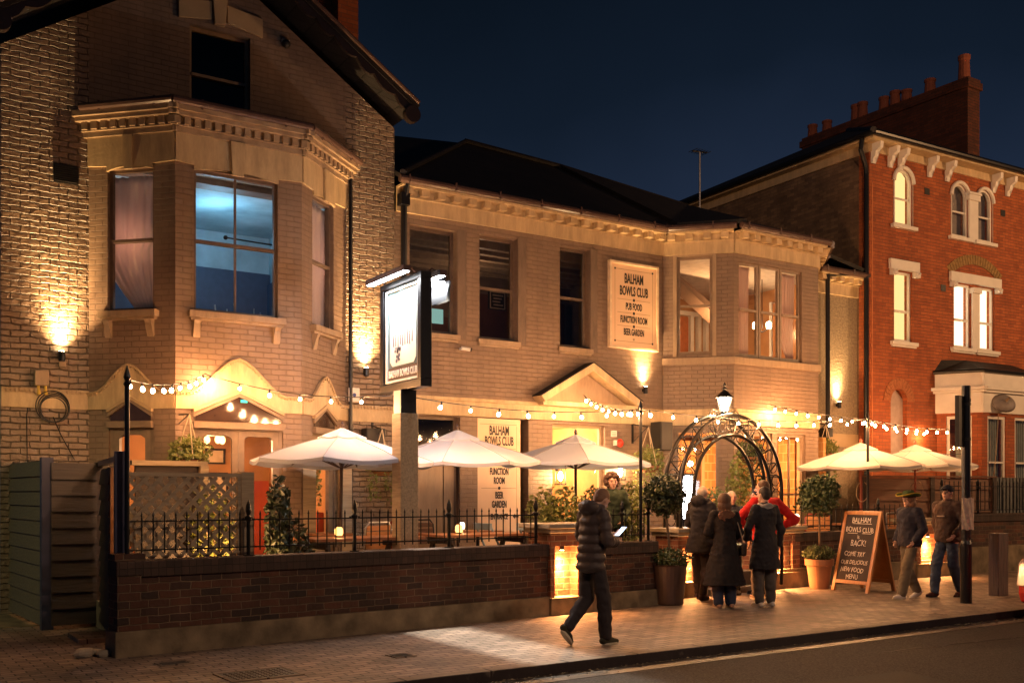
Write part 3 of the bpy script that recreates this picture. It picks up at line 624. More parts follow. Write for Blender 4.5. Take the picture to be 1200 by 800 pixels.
# string course at sill level of the bay, frieze, dentils, band
for pn, Lg, k0 in ((PM, (7.64, 13.62), 0), (QL, (0, KL), 1), (QF, (0, KF), 1), (QR, (0, KL), 1), (PM, (18.14, 19.66), 2)):
    x0, x1 = Lg; dz = -0.22 if k0 == 2 else 0
    b = MB(); b.box(x0, x1, -0.045, -0.001, 6.471+dz, 6.72+dz); b.obj('frieze', M['trim'], HM, pn)
    b = MB(); b.box(x0, x1, -0.075, -0.001, 6.721+dz, 6.745+dz); b.box(x0, x1, -0.06, -0.001, 6.747+dz, 6.86+dz)
    n = max(2, int((x1-x0)/0.30))
    for k in range(n):
        x = x0 + (k+0.5)*(x1-x0)/n; b.box(x-0.075, x+0.075, -0.20, -0.061, 6.752+dz, 6.859+dz)
    b.box(x0, x1, -0.25, -0.001, 6.862+dz, 6.90+dz); b.obj('cornice', M['trim'], HM, pn)
    b = MB(); b.tube([(x0-0.06, -0.27, 6.96+dz), (x1+0.06, -0.27, 6.96+dz)], 0.065, 10)
    for k in range(int((x1-x0)/0.9)+1):
        x = x0 + 0.1 + k*0.9
        if x < x1: b.box(x-0.012, x+0.012, -0.34, -0.2, 6.90+dz, 7.035+dz)
    b.obj('gutter', M['gutter'], HM, pn)
    if k0 == 1:
        b = MB(); b.box(-0.02, Lg[1]+0.02, -0.05, -0.001, 4.26, 4.40); b.obj('string_course', M['sill'], HM, pn, bevel=0.006)
    if k0 != 2:
        b = MB(); b.box(x0, x1, -0.035, -0.001, 3.04, 3.30); b.box(x0, x1, -0.075, -0.001, 3.301, 3.36); b.obj('band', M['trim'], HM, pn, bevel=0.004)
b = MB(); b.box(18.14, 19.66, -0.03, -0.001, 2.75, 3.05); b.obj('band', M['trim2'], HM, PM)
# roof planes
P0 = Vector((7.62, 15.2, 7.02)); P1 = Vector((13.75, 15.2, 7.02)); RA = at(545, 168, 19.2); RB = at(655, 197, 19.2); P9 = Vector((7.62, 19.6, RA.z-0.2))
BR = [Vector((13.75, 15.2, 7.02)), Vector((14.70, 14.22, 7.02)), Vector((17.08, 14.22, 7.02)), Vector((18.3, 15.25, 7.02)), Vector((19.66, 15.25, 6.80))]
RC = at(805, 244, 17.6); RD = Vector((19.66, 18.2, 8.0))
b = MB()
def tri(*p): b.bm.faces.new([b.bm.verts.new(q) for q in p])
tri(P0, P1, RB, RA); tri(P0, RA, P9); tri(P1, RC, RB); tri(BR[0], BR[1], RC); tri(BR[1], BR[2], RC); tri(BR[2], BR[3], RC); tri(BR[3], BR[4], RD, RC); tri(RB, RC, RD, Vector((19.66, 24, 7))); tri(RA, RB, Vector((19.66, 24, 7)), Vector((7.62, 24, 7)))
tri(P9, RA, Vector((7.62, 24, 7)))
o = b.obj('roof', M['slate'], HM); sd = o.modifiers.new('s', 'SOLIDIFY'); sd.thickness = 0.08
b = MB(); b.tube([RA+Vector((0, 0, 0.04)), RB+Vector((0, 0, 0.04)), RC+Vector((0, 0, 0.04))], 0.07, 8); b.tube([P0+Vector((0, 0, 0.04)), RA+Vector((0, 0, 0.04))], 0.05, 8); b.obj('ridge_tiles', M['slate'], HM)
b = MB(); b.box(7.7, 19.6, 24, 24.25, 0, 7); b.box(19.42, 19.66, 15.8, 24, 0, 6.8); b.obj('wall', M['paint'], HM)
# drainpipes
b = MB(); b.tube([(7.72, 15.36, 0.2), (7.72, 15.36, 6.6), (7.74, 15.28, 6.9)], 0.055, 10); b.box(7.64, 7.80, 15.28, 15.45, 6.55, 6.75); b.obj('drainpipe', M['black'], HM)
b = MB(); b.tube([(18.45, 15.36, 0.2), (18.45, 15.36, 6.35), (18.38, 15.30, 6.65)], 0.05, 10); b.tube([(18.40, 15.3, 6.62), (19.2, 15.25, 6.72)], 0.035, 8); b.obj('drainpipe', M['black'], HM)
# pediment over the side entrance
b = MB(); c = 11.65; wd = 1.12; zb = 3.36; zt = 4.02
for sg in (-1, 1): b.prism([(c+sg*wd, zb), (c+sg*(wd+0.08), zb+0.10), (c, zt+0.12), (c, zt-0.03)], -0.30, -0.001)
b.box(c-wd, c+wd, -0.24, -0.001, zb-0.06, zb+0.02); b.obj('pediment', M['trim'], HM, PM)
b = MB(); b.prism([(c-wd+0.1, zb+0.03), (c+wd-0.1, zb+0.03), (c, zt-0.06)], -0.06, -0.001); b.obj('pediment_panel', M['sill'], HM, PM)
b = MB()
for sg in (-1, 1): b.prism([(c+sg*(wd+0.085), zb+0.103), (c+sg*(wd+0.09), zb+0.118), (c, zt+0.137), (c, zt+0.122)], -0.31, -0.001)
b.obj('pediment_flashing', M['slate'], HM, PM)
# ground floor windows and panels
sash(PM, 8.0, 8.9, 0.9, 3.02, HM, M['frame'], rec=0.14, g=M['glass_dark'], rows=1)
b = MB(); b.box(8.06, 8.62, 0.125, 0.139, 0.95, 2.35); b.box(8.64, 8.84, 0.12, 0.139, 0.95, 2.35); b.obj('shutter_panel', M['sill'], HM, PM)
f = sash(PM, 10.90, 12.15, 0.2, 2.98, HM, M['trim2'], rec=0.12, cols=2, rows=2, mid=0.3)
sash(QL, 0.25, 1.10, 0.6, 2.95, HM, M['frame_l'], rec=0.05, rows=2, mid=0.42); sash(QF, 0.14, 1.1, 0.4, 2.9, HM, M['frame_l'], rec=0.05, cols=2, mid=0.5); sash(QF, 1.25, 2.1, 0.4, 2.9, HM, M['frame_l'], rec=0.05, cols=2, mid=0.5)
# rooms of the middle building
room('interior', [(7.9, 15.76), (7.9, 18.5), (13.5, 18.5), (13.5, 15.76)], 4.1, 6.46, M['dimwall'], M['darkfloor'], None, HM)
up_in = [(14.72, 14.70), (13.85, 15.5), (13.85, 18.6), (18.0, 18.6), (18.0, 15.5), (17.04, 14.70)]
room('interior', up_in, 4.1, 6.46, M['warmwall'], M['darkfloor'], M['palewall'], HM)
room('interior', up_in, 0.2, 3.0, M['warmwall'], M['darkfloor'], None, HM)
room('interior', [(7.95, 15.76), (7.95, 18.0), (9.3, 18.0), (9.3, 15.76)], 0.2, 3.03, M['dimwall'], M['darkfloor'], None, HM)
room('interior', [(10.75, 15.76), (10.75, 18.0), (12.4, 18.0), (12.4, 15.76)], 0.2, 3.03, M['warmwall'], M['darkfloor'], None, HM)
lamp('POINT', (11.2, 16.9, 2.7), 240, (1.0, 0.62, 0.28), 0.12)
lamp('POINT', (15.9, 16.3, 5.3), 70, (1.0, 0.50, 0.20), 0.1)
lamp('POINT', (16.3, 15.9, 2.4), 150, (1.0, 0.46, 0.16), 0.1)
lamp('POINT', (10.2, 17.2, 5.7), 11.0, (1.0, 0.60, 0.35), 0.1)
# upstairs furniture seen through the bay: orange door, sloping ceiling board, chandelier
b = MB(); b.box(16.25, 17.1, 18.5, 18.56, 4.1, 6.0); b.obj('inner_door', simple('orange_door', (0.42, 0.14, 0.045), 0.5), HM)
b = MB()
for x in (16.15, 17.2, 17.45, 17.7): b.box(x-0.05, x+0.05, 18.46, 18.57, 4.1, 6.05)
b.box(16.1, 17.8, 18.46, 18.57, 6.05, 6.15); b.obj('door_surround', M['white'], HM)
b = MB(); b.prism([(14.6, 6.45), (14.8, 6.45), (16.4, 5.6), (16.3, 5.45)], 16.4, 16.8); b.obj('stair_string', M['dimwall'], HM)
curtain(QF, 0.16, 0.62, 4.45, 6.28, HM, False); curtain(QF, 1.42, 1.98, 4.45, 6.28, HM, True)
b = MB(); b.box(17.9, 17.98, 15.7, 16.5, 4.1, 6.1); b.obj('inner_door', simple('amber_door', (0.50, 0.22, 0.08), 0.5), HM)
b = MB()
for y in (15.62, 16.52): b.box(17.88, 17.99, y, y+0.07, 4.1, 6.15)
b.obj('door_surround', M['white'], HM)
pc = at(893, 385, 15.9)
ch = MB(); ch.tube([(pc.x, pc.y, 6.45), (pc.x, pc.y, pc.z+0.0)], 0.01, 6); ch.tube([(pc.x-0.22, pc.y, pc.z+0.02), (pc.x, pc.y, pc.z-0.08), (pc.x+0.22, pc.y, pc.z+0.02)], 0.012, 6); ch = ch.obj('chandelier', M['dark'], HM)
for dx, dy in ((-0.22, 0), (0.22, 0), (0, 0.2), (0, -0.2)): MB().ball((pc.x+dx, pc.y+dy, pc.z+0.07), 0.06).obj('globe', M['bulb'], ch, smooth=True)
# a lit poster and a framed sheet inside the upper windows
p = at(509, 371, 16.0); b = MB(); b.box(p.x-0.17, p.x+0.17, 15.98, 16.0, p.z-0.12, p.z+0.14); b.obj('screen', emit('cool_screen', (0.35, 0.6, 0.5), 0.55), HM)
p = at(583, 352, 16.1); b = MB(); b.box(p.x-0.20, p.x+0.20, 16.1, 16.12, p.z-0.18, p.z+0.18); o = b.obj('framed_notice', M['dark'], HM)
b = MB()
for r_ in ((-0.17, 0.17, 0.14, 0.16), (-0.17, 0.17, -0.16, -0.14), (-0.17, -0.15, -0.14, 0.14), (0.15, 0.17, -0.14, 0.14)): b.box(p.x+r_[0], p.x+r_[1], 16.09, 16.099, p.z+r_[2], p.z+r_[3])
for k in range(4): b.box(p.x-0.11+0.02*(k % 2), p.x+0.12-0.03*(k % 3), 16.09, 16.099, p.z+0.08-k*0.06, p.z+0.105-k*0.06)
b.obj('border', M['sill'], o)
b = MB()
for k in range(6): b.box(7.95, 13.45, 16.2+k*0.42, 16.34+k*0.42, 6.28, 6.455)
b.obj('ceiling_joist', M['sill'], HM)
b = MB(); b.box(8.0, 10.9, 18.2, 18.45, 4.1, 5.3); b.box(11.0, 13.2, 18.3, 18.45, 4.1, 5.9); b.obj('back_bar', simple('mahogany', (0.10, 0.035, 0.02), 0.35), HM)
# patterned wallpaper panels downstairs
M['paper'] = brick('diamond_wallpaper', (0.62, 0.33, 0.12), (0.50, 0.24, 0.08), (0.75, 0.5, 0.25), bw=0.2, rh=0.2, mortar=0.02, bump=0.0005, lump=0.0, irr=0.002)
b = MB()
for y in (14.95, 15.75, 16.6): b.box(17.80, 17.9, y, y+0.5, 0.2, 2.9)
for x in (15.9, 16.7): b.box(x, x+0.5, 17.5, 17.58, 0.2, 2.9)
b.obj('wallpaper_panel', M['paper'], HM)
b = MB()
for x in (15.7, 16.5, 17.3): b.box(x, x+0.10, 17.4, 17.6, 0.2, 3.0)
for y in (15.5, 16.35): b.box(17.72, 17.85, y, y+0.12, 0.2, 3.0)
b.obj('interior_post', M['trim2'], HM)
# ceiling lights in the downstairs rooms
for (x, y, z) in ((14.3, 16.0, 2.45), (14.75, 15.9, 2.35), (15.4, 15.6, 2.45), (11.3, 16.6, 2.75), (11.8, 16.9, 2.7)):
    b = MB(); b.tube([(x, y, 3.0), (x, y, z)], 0.006, 5); c_ = b.obj('pendant_lamp', M['dark'], HM); MB().ball((x, y, z-0.05), 0.06).obj('bulb', M['bulb'], c_, smooth=True)
# ================================================================== RED BRICK HOUSE
HR = thing('terrace_house', 'three storey red brick house with white arched windows and bracketed eaves', 'house', (19.68, 15.18, 0))
CR_ = (19.68, 15.18); ER = (19.68 + 0.9992*10, 15.18 - 0.0401*10)
PX = panel(CR_, ER)
def archpoly(s0, s1, z0, z1, n=14):
    r_ = (s1-s0)/2; zc = z1 - r_*1.0; c_ = (s0+s1)/2
    return [(s0, z0)] + [(s1, z0)] + [(c_ + r_*math.cos(math.pi*k/n), zc + r_*math.sin(math.pi*k/n)) for k in range(n+1)]
wins = [(0.86, 1.50, 8.05, 9.40), (2.98, 3.62, 8.05, 9.38), (3.98, 4.60, 8.05, 9.38), (0.86, 1.50, 5.28, 6.95), (3.08, 3.75, 5.30, 6.90), (4.05, 4.70, 5.30, 6.90), (7.2, 8.0, 5.3, 6.9), (7.2, 8.0, 8.05, 9.38)]
wall('wall', PX, 0, 13, 0, 9.78, wins + [(0.74, 1.32, 2.2, 4.15)], 0.3, M['redbrick'], HR)
wall('wall', panel((19.68, 15.18), (19.68+0.0401*10, 15.18+0.9992*10)) @ Matrix.Scale(-1, 4, (0, 1, 0)), 0.302, 14, 0, 9.78, [], 0.3, M['stock'], HR)
b = MB(); b.box(0.30, 12.9, 0.5, 0.7, 0, 9.7); b.box(12.7, 13, 0.3, 13, 0, 9.7); b.box(0, 13, 14, 14.2, 0, 9.7)
b.obj('interior', M['warmwall'], HR, PX)
# string of orange rubbed brick at the corner
b = MB(); b.box(0.07, 0.10, -0.012, -0.001, 2.0, 8.9); b.obj('corner_strip', simple('rubbed_brick', (0.55, 0.18, 0.06), 0.7), HR, PX)
def archwin(s0, s1, z0, z1, g, cur=None):
    b = MB(); o_ = archpoly(s0-0.02, s1+0.02, z0, z1+0.02); i_ = archpoly(s0+0.055, s1-0.055, z0+0.06, z1-0.055); n = len(o_)
    for k in range(n):
        a, c_, d, e_ = o_[k], o_[(k+1) % n], i_[(k+1) % n], i_[k]
        b.quad((a[0], 0.02, a[1]), (c_[0], 0.02, c_[1]), (d[0], 0.02, d[1]), (e_[0], 0.02, e_[1])); b.quad((e_[0], 0.02, e_[1]), (d[0], 0.02, d[1]), (d[0], 0.10, d[1]), (e_[0], 0.10, e_[1]))
        b.quad((a[0], -0.02, a[1]), (c_[0], -0.02, c_[1]), (c_[0], 0.02, c_[1]), (a[0], 0.02, a[1]))
    zm = z0 + (z1-z0)*0.48; b.box(s0+0.05, s1-0.05, 0.05, 0.09, zm-0.02, zm+0.02)
    f = b.obj('window', M['white'], HR, PX)
    MB().box(s0-0.12, s1+0.12, -0.09, 0.05, z0-0.09, z0-0.002).obj('sill', M['white'], f, PX, bevel=0.005)
    b = MB(); b.poly([(p_[0], 0.075, p_[1]) for p_ in archpoly(s0+0.05, s1-0.05, z0+0.05, z1-0.05)]); b.obj('pane', M['glass'], f, PX)
    # archivolt
    b = MB(); r0 = (s1-s0)/2; c_ = (s0+s1)/2; zc = z1-r0
    pts = [(c_ + (r0+0.03)*math.cos(a), -0.03, zc + (r0+0.03)*math.sin(a)) for a in [math.pi*k/16 for k in range(17)]]
    b.tube(pts, 0.045, 8); b.obj('arch_moulding', M['white'], f, PX)
    # brick spandrels filling the square head
    b = MB()
    for sg in (-1, 1):
        pl_ = [(c_ + sg*(r0), z1)] + [(c_ + sg*r0*math.cos(a), zc + r0*math.sin(a)) for a in [math.pi/2*k/8 for k in range(9)]][::1]
        b.prism(pl_, 0.001, 0.1)
    b.obj('spandrel', M['redbrick'], HR, PX)
    if cur: b = MB(); b.box(s0, s1, 0.20, 0.22, z0, z1); b.obj('blind', cur, f, PX)
    return f
M['litblind'] = emit('lamp_lit_blind', (1.0, 0.60, 0.22), 0.75)
M['net'] = simple('net_curtain', (0.30, 0.25, 0.22), 0.9)
archwin(*wins[0], 0, M['litblind']); archwin(*wins[1], 0, M['net']); archwin(*wins[2], 0, M['net']); archwin(*wins[7], 0, M['net'])
b = MB(); b.box(3.62, 3.98, -0.05, 0.0, 7.98, 9.02); b.box(3.58, 4.02, -0.09, -0.051+0.09, 9.021, 9.16); b.box(3.55, 4.05, -0.11, 0.03, 9.162, 9.22)
b.obj('pilaster', M['white'], HR, PX, bevel=0.008)
def sqwin(k, cur):
    s0, s1, z0, z1 = wins[k]
    f = sash(PX, s0, s1, z0, z1, HR, M['white'], rec=0.05, fw=0.05, sillm=M['white'], sill=(0.14, 0.09), mid=0.44)
    if cur: b = MB(); b.box(s0, s1, 0.22, 0.24, z0, z1); b.obj('blind', cur, f, PX)
    return f
sqwin(3, M['litblind']); sqwin(6, M['net'])
M['litroom'] = emit('lamp_lit_room', (1.0, 0.72, 0.42), 1.25)
for k in (4, 5):
    f = sqwin(k, M['litroom']); s0, s1, z0, z1 = wins[k]
    b = MB(); b.box(s0, s0+0.28, 0.20, 0.215, z0, z0+0.72); b.obj('curtain', simple('orange_curtain', (0.5, 0.16, 0.05), 0.8, emis=(1.0, 0.25, 0.05), estr=0.35), f, PX)
def header(s0, s1, z):
    b = MB(); b.box(s0-0.20, s1+0.20, -0.08, -0.001, z+0.04, z+0.28); b.obj('lintel', M['white'], HR, PX, bevel=0.006)
    for x in (s0-0.17, s1+0.01):
        b = MB(); b.box(x, x+0.16, -0.12, -0.001, z-0.10, z+0.035); b.ball((x+0.08, -0.11, z-0.05), 0.06)
        b.ball((x+0.03, -0.12, z+0.0), 0.03); b.ball((x+0.13, -0.12, z+0.0), 0.03)
        b.obj('capital', M['white'], HR, PX, bevel=0.006)
header(0.86, 1.50, 6.93); header(3.08, 4.70, 6.88)
b = MB(); b.box(3.76, 4.04, -0.05, 0, 5.25, 6.83); b.box(3.74, 4.06, -0.10, -0.051+0.1, 6.7, 6.84); b.obj('pilaster', M['white'], HR, PX, bevel=0.006)
# yellow relieving arch, blind arch and its voussoirs
def voussoir(c_, zc, r0, r1, a0, a1, m, n=22):
    b = MB()
    for k in range(n):
        a = a0 + (a1-a0)*(k+0.08)/n; e_ = a0 + (a1-a0)*(k+0.92)/n
        b.prism([(c_+r0*math.cos(a), zc+r0*math.sin(a)), (c_+r1*math.cos(a), zc+r1*math.sin(a)), (c_+r1*math.cos(e_), zc+r1*math.sin(e_)), (c_+r0*math.cos(e_), zc+r0*math.sin(e_))], -0.02, -0.001)
    b.obj('brick_arch', m, HR, PX)
voussoir(3.90, 5.95, 1.48, 1.72, R(50), R(130), simple('yellow_brick', (0.33, 0.20, 0.07), 0.8, noise_amt=0.5, nscale=20))
voussoir(1.03, 3.86, 0.30, 0.55, R(0), R(180), simple('orange_brick', (0.42, 0.15, 0.06), 0.8, noise_amt=0.4, nscale=20), 16)
b = MB(); b.box(0.70, 1.36, 0.12, 0.15, 2.2, 4.2); b.obj('blind_panel', simple('pale_render', (0.42, 0.32, 0.28), 0.8), HR, PX)
b = MB()
for sg in (-1, 1): b.prism([(1.03+sg*0.29, 4.16)] + [(1.03+sg*0.29*math.cos(a), 3.86+0.29*math.sin(a)) for a in [math.pi/2*k/8 for k in range(9)]], 0.001, 0.11)
b.obj('spandrel', M['redbrick'], HR, PX)
# small air bricks
for (x, z) in ((2.05, 9.0), (5.05, 8.9), (2.66, 6.72)):
    MB().box(x-0.09, x+0.09, -0.012, -0.001, z-0.08, z+0.08).obj('air_brick', M['dark'], HR, PX)
# eaves
b = MB(); b.box(-0.28, 13, -0.34, -0.001, 9.80, 9.86); b.box(-0.28, -0.001, 0, 14, 9.80, 9.86); b.box(-0.05, 13, -0.04, -0.001, 9.62, 9.799); b.box(-0.05, -0.001, 0, 14, 9.60, 9.799)
b.obj('soffit', M['trim'], HR, PX)
b = MB()
for x in (0.04, 0.62, 0.98, 2.05, 2.72, 4.55, 5.15, 6.9, 7.5, 9, 9.6):
    mm = Matrix.Translation((x, 0, 0)) @ Matrix(((0, 1, 0, 0), (1, 0, 0, 0), (0, 0, 1, 0), (0, 0, 0, 1)))
    b = MB(); b.prism([(-0.001, 9.799), (-0.001, 9.36), (-0.06, 9.34), (-0.07, 9.45), (-0.13, 9.50), (-0.15, 9.60), (-0.27, 9.66), (-0.29, 9.799)], 0.0, 0.11, mm)
    b.obj('eaves_bracket', M['white'], HR, PX, bevel=0.006)
b = MB(); b.tube([(-0.36, -0.42, 9.90), (13, -0.42, 9.90)], 0.07, 10); b.tube([(-0.36, -0.42, 9.90), (-0.36, 14, 9.90)], 0.07, 10); b.obj('gutter', M['black'], HR, PX)
b = MB(); b.tube([(-0.30, -0.05, 9.85), (-0.32, -0.02, 9.6), (-0.10, 0.02, 9.25), (-0.06, 0.04, 9.1), (-0.06, 0.04, 0.3)], 0.055, 10); b.obj('drainpipe', M['black'], HR, PX)
# hipped roof
e0, e1, e2, e3 = Vector((-0.4, -0.45, 9.92)), Vector((13.2, -0.45, 9.92)), Vector((13.2, 14.4, 9.92)), Vector((-0.4, 14.4, 9.92)); r0, r1 = Vector((3.2, 3.4, 11.75)), Vector((13.2, 3.4, 11.75)); r2 = Vector((3.2, 11, 11.6))
b = MB(); tri(e0, e1, r1, r0); tri(e0, r0, r2, e3); tri(e3, r2, r1, e2); tri(r0, r1, r2); o = b.obj('roof', M['slate'], HR, PX)
b = MB(); b.tube([e0, r0], 0.07, 8); b.tube([r0, r1], 0.08, 8); b.obj('ridge_tiles', M['slate'], o, PX)
# party wall chimney stack with a row of pots
st0 = at(1127, 90, 17.2); b = MB(); sx = st0.x; b.box(sx-0.02, sx+0.55, 17.0, 23.0, 9.5, 13.2); b.box(sx-0.08, sx+0.61, 16.94, 23.06, 13.2, 13.4); b.box(sx-0.03, sx+0.56, 16.98, 23.0, 13.4, 13.5)
st = b.obj('chimney', brick('sooty_brick', (0.14, 0.045, 0.025), (0.08, 0.03, 0.02), (0.06, 0.04, 0.03), bump=0.006), HR)
for i, (y, h_) in enumerate(((17.3, 0.75), (18.4, 0.45), (19.2, 0.4), (19.6, 0.5), (20.0, 0.45), (20.8, 0.55), (21.05, 0.55), (22.2, 0.4), (22.8, 0.45))):
    b = MB(); b.lathe([(0.19, 0), (0.17, 0.05), (0.145, h_*0.8), (0.17, h_*0.85), (0.17, h_), (0.12, h_)], (sx+0.27, y, 13.5), 12); b.obj('chimney_pot', M['pot'] if 'pot' in M else M.setdefault('pot', simple('clay_pot', (0.26, 0.08, 0.045), 0.8)), st, smooth=False)
# ground floor bay of the red house
bayp = [(2.42, 0.0), (2.95, -0.85), (5.25, -0.85), (5.78, 0.0)]
def xf(p): 
    v = PX @ Vector((p[0], p[1], 0)); return (v.x, v.y)
bw_ = [xf(p) for p in bayp]
for i in range(3):
    pn = panel(bw_[i], bw_[i+1]); Lg = math.dist(bw_[i], bw_[i+1])
    h_ = [(Lg*0.22, Lg*0.78, 1.3, 3.55)] if i != 1 else [(0.22, 0.95, 1.3, 3.55), (1.30, 2.1, 1.3, 3.55)]
    wall('wall', pn, 0, Lg, 0, 3.62, h_, 0.2, M['redbrick'], HR)
    for h2 in h_:
        f = sash(pn, *h2, HR, M['white'], rec=0.03, fw=0.07, mid=0.5, sillm=M['white'], sill=(0.05, 0.06)); 
        b = MB(); x0, x1 = h2[0], h2[1]; 
        for k in range(12): u = k/12; b.box(x0+(x1-x0)*(0.35+0.6*u), x0+(x1-x0)*(0.35+0.6*u)+0.02, 0.16+0.02*(k % 2), 0.18+0.02*(k % 2), 1.3, 3.5)
        b.obj('curtain', M['net2'] if 'net2' in M else M.setdefault('net2', simple('sage_curtain', (0.42, 0.44, 0.36), 0.9)), f, pn)
    b = MB(); b.box(-0.05, Lg+0.05, -0.05, 0, 3.62, 4.10); b.box(-0.10, Lg+0.10, -0.12, 0, 4.101, 4.16); b.box(-0.14, Lg+0.14, -0.18, 0, 4.161, 4.24); b.box(-0.06, Lg+0.06, -0.06, 0, 4.241, 4.60); b.obj('bay_cornice', M['white'], HR, pn, bevel=0.006)
b = MB(); bb = [PX @ Vector((p[0]*1.0 + (p[0]-4.1)*0.08, p[1]*1.12, 4.62)) for p in bayp]; tp = [PX @ Vector((2.6, 0, 4.95)), PX @ Vector((3.2, -0.25, 4.95)), PX @ Vector((5.0, -0.25, 4.95)), PX @ Vector((5.6, 0, 4.95))]
for i in range(3): tri(bb[i], bb[i+1], tp[i+1], tp[i])
b.poly(tp); b.obj('bay_roof', M['slate'], HR)
b = MB(); b.tube([bb[0], bb[1], bb[2], bb[3]], 0.05, 8); b.obj('gutter', M['black'], HR)
# satellite dish on the bay
d0 = PX @ Vector((3.55, -1.02, 3.85)); sd_ = thing('satellite_dish', 'grey oval satellite dish fixed to the white bay cornice of the red house', 'satellite dish', d0)
q = Matrix.Translation(d0) @ Matrix.Rotation(R(-20), 4, 'Z') @ Matrix.Rotation(R(72), 4, 'X')
b = MB(); b.lathe([(0.001, 0.10), (0.15, 0.085), (0.27, 0.04), (0.33, 0.0), (0.335, 0.012), (0.27, 0.055), (0.15, 0.10), (0.001, 0.115)][:4][::-1] + [(0.001, 0.118)], seg=24, sy=0.72); b.obj('dish', simple('dish_grey', (0.22, 0.19, 0.18), 0.5), sd_, q, smooth=True)
b = MB(); b.tube([(0, -0.22, 0.02), (0, -0.10, -0.28)], 0.012, 6); b.box(-0.04, 0.04, -0.14, -0.05, -0.34, -0.25); b.obj('feed_arm', M['dark'], sd_, q)
b = MB(); b.tube([q @ Vector((0, 0, 0.1)), q @ Vector((0, 0.05, 0.22)), d0 + Vector((0.02, 0.17, -0.05))], 0.02, 6); b.tube([d0 + Vector((-0.05, 0.1, -0.2)), d0 + Vector((-0.12, 0.12, -1.2)), d0 + Vector((-0.30, 0.12, -2.2))], 0.010, 5); b.obj('bracket', M['dish_c'] if 'dish_c' in M else M['sill'], sd_)

# television aerial on the middle roof
pa = at(820, 245, 17.0); pt = at(820, 178, 17.0); ta = thing('tv_aerial', 'thin television aerial on a tall mast above the club roof', 'aerial', (pa.x, pa.y, pa.z-0.4))
MB().tube([(pa.x, 17, pa.z-0.4), (pt.x, 17, pt.z)], 0.022, 6).obj('mast', simple('galvanised', (0.3, 0.3, 0.32), 0.4, 0.8), ta)
b = MB(); b.tube([(pt.x-0.22, 17, pt.z-0.02), (pt.x+0.22, 17, pt.z+0.02)], 0.018, 6)
for k in range(6): b.tube([(pt.x-0.2+k*0.08, 16.85, pt.z), (pt.x-0.2+k*0.08, 17.15, pt.z)], 0.008, 4)
b.obj('antenna', M['dark'], ta)

# ================================================================== GARDEN WALLS
GA = (2.16, 10.74); GB = (7.94, 11.31); PW = panel(GA, GB)
def sx_of(px, py=700): return pp(PW, px, py)[0]
def garden_wall(root, pn, s0, s1, top, pl_, th=0.23, m='gardenbrick', zb=0.0):
    b = MB(); b.box(s0, s1, 0, th, zb+pl_, top-0.17); b.obj('wall_face', M[m], root, pn)
    b = MB(); b.box(s0-0.01, s1+0.01, -0.03, th+0.03, top-0.168, top); b.obj('coping', M['coping'], root, pn, bevel=0.012)
    b = MB(); b.box(s0-0.03, s1+0.0, -0.055, th+0.05, zb-0.05, zb+pl_-0.001); b.obj('plinth', M['concrete'], root, pn, bevel=0.01)
g1 = thing('garden_wall', 'long low dark brick garden wall with rendered plinth beside the pavement', 'wall', (*GA, 0))
sP0, sP1 = sx_of(642), sx_of(690)
garden_wall(g1, PW, 0.0, sP0, 0.97, 0.26)
b = MB(); b.box(-0.001, 0.24, -0.03, 0.26, 0.26, 0.83); b.box(-0.01, 0.3, 0.02, 0.24, 0.972, 1.04); b.obj('end_pier', M['gardenbrick'], g1, PW)
def pier(label, pn, s0, s1, top, pl_, rs0, rs1, power, depth=0.42, cap=None, light_col=ORANGE):
    r_ = thing('gate_pier', label, 'pier', (pn @ Vector((s0, 0, 0)))); d = 0.10
    b = MB(); b.box(s0, rs0, -0.06, depth, pl_, top-0.12); b.box(rs1, s1, -0.06, depth, pl_, top-0.12); b.box(rs0+0.001, rs1-0.001, d, depth-0.001, pl_, top-0.121); b.box(rs0+0.001, rs1-0.001, -0.055, d-0.001, top-0.30, top-0.122); b.obj('shaft', M['pierbrick'], r_, pn)
    b = MB(); b.box(s0-0.05, s1+0.05, -0.11, depth+0.05, top-0.119, top-0.06); b.box(s0-0.10, s1+0.10, -0.16, depth+0.10, top-0.058, top+0.01); b.obj('cap', M['stonecap'], r_, pn, bevel=0.012)
    b = MB(); b.box(s0-0.02, s1+0.02, -0.10, depth, -0.05, pl_-0.001); b.obj('plinth', M['concrete'], r_, pn, bevel=0.01)
    mid = (rs0+rs1)/2; lz = top-0.36
    L0 = thing('pier_lamp', label.replace(label, 'black downlighter in the ' + label), 'wall lamp', pn @ Vector((mid, 0.02, lz)), group='downlighters in the brick piers')
    b = MB(); b.lathe([(0.035, 0), (0.035, 0.14), (0.02, 0.15)], (mid, 0.04, lz), 10); b.box(mid-0.012, mid+0.012, 0.06, d, lz+0.05, lz+0.09); b.obj('housing', M['black'], L0, pn)
    b = MB(); b.lathe([(0.028, -0.004), (0.028, 0.0)], (mid, 0.04, lz), 10); b.obj('lens', M['bulb'], L0, pn)
    lamp('SPOT', pn @ Vector((mid, 0.04, lz-0.012)), power*6.5, light_col, 0.015, pn @ Vector((mid, 0.05, 0)), 48, 0.9)
    lamp('SPOT', pn @ Vector((mid, 0.02, lz-0.012)), power*3.0, light_col, 0.02, pn @ Vector((mid, -0.10, 0)), 120, 1.0)
    lamp('POINT', pn @ Vector((mid, -0.05, lz-0.22)), power*0.45, light_col, 0.03)
    return r_
r0_ = sx_of(647, 700); r1_ = sx_of(674, 700)
pier('square brick pier beside the man looking at a phone', PW, sP0, sP1, 1.24, 0.24, r0_, r1_, 55)
g2 = thing('garden_wall', 'short brick garden wall section between the lit pier and the dark tub', 'wall', PW @ Vector((sP1, 0, 0)))
garden_wall(g2, PW, sP1+0.002, sx_of(770), 0.95, 0.24)
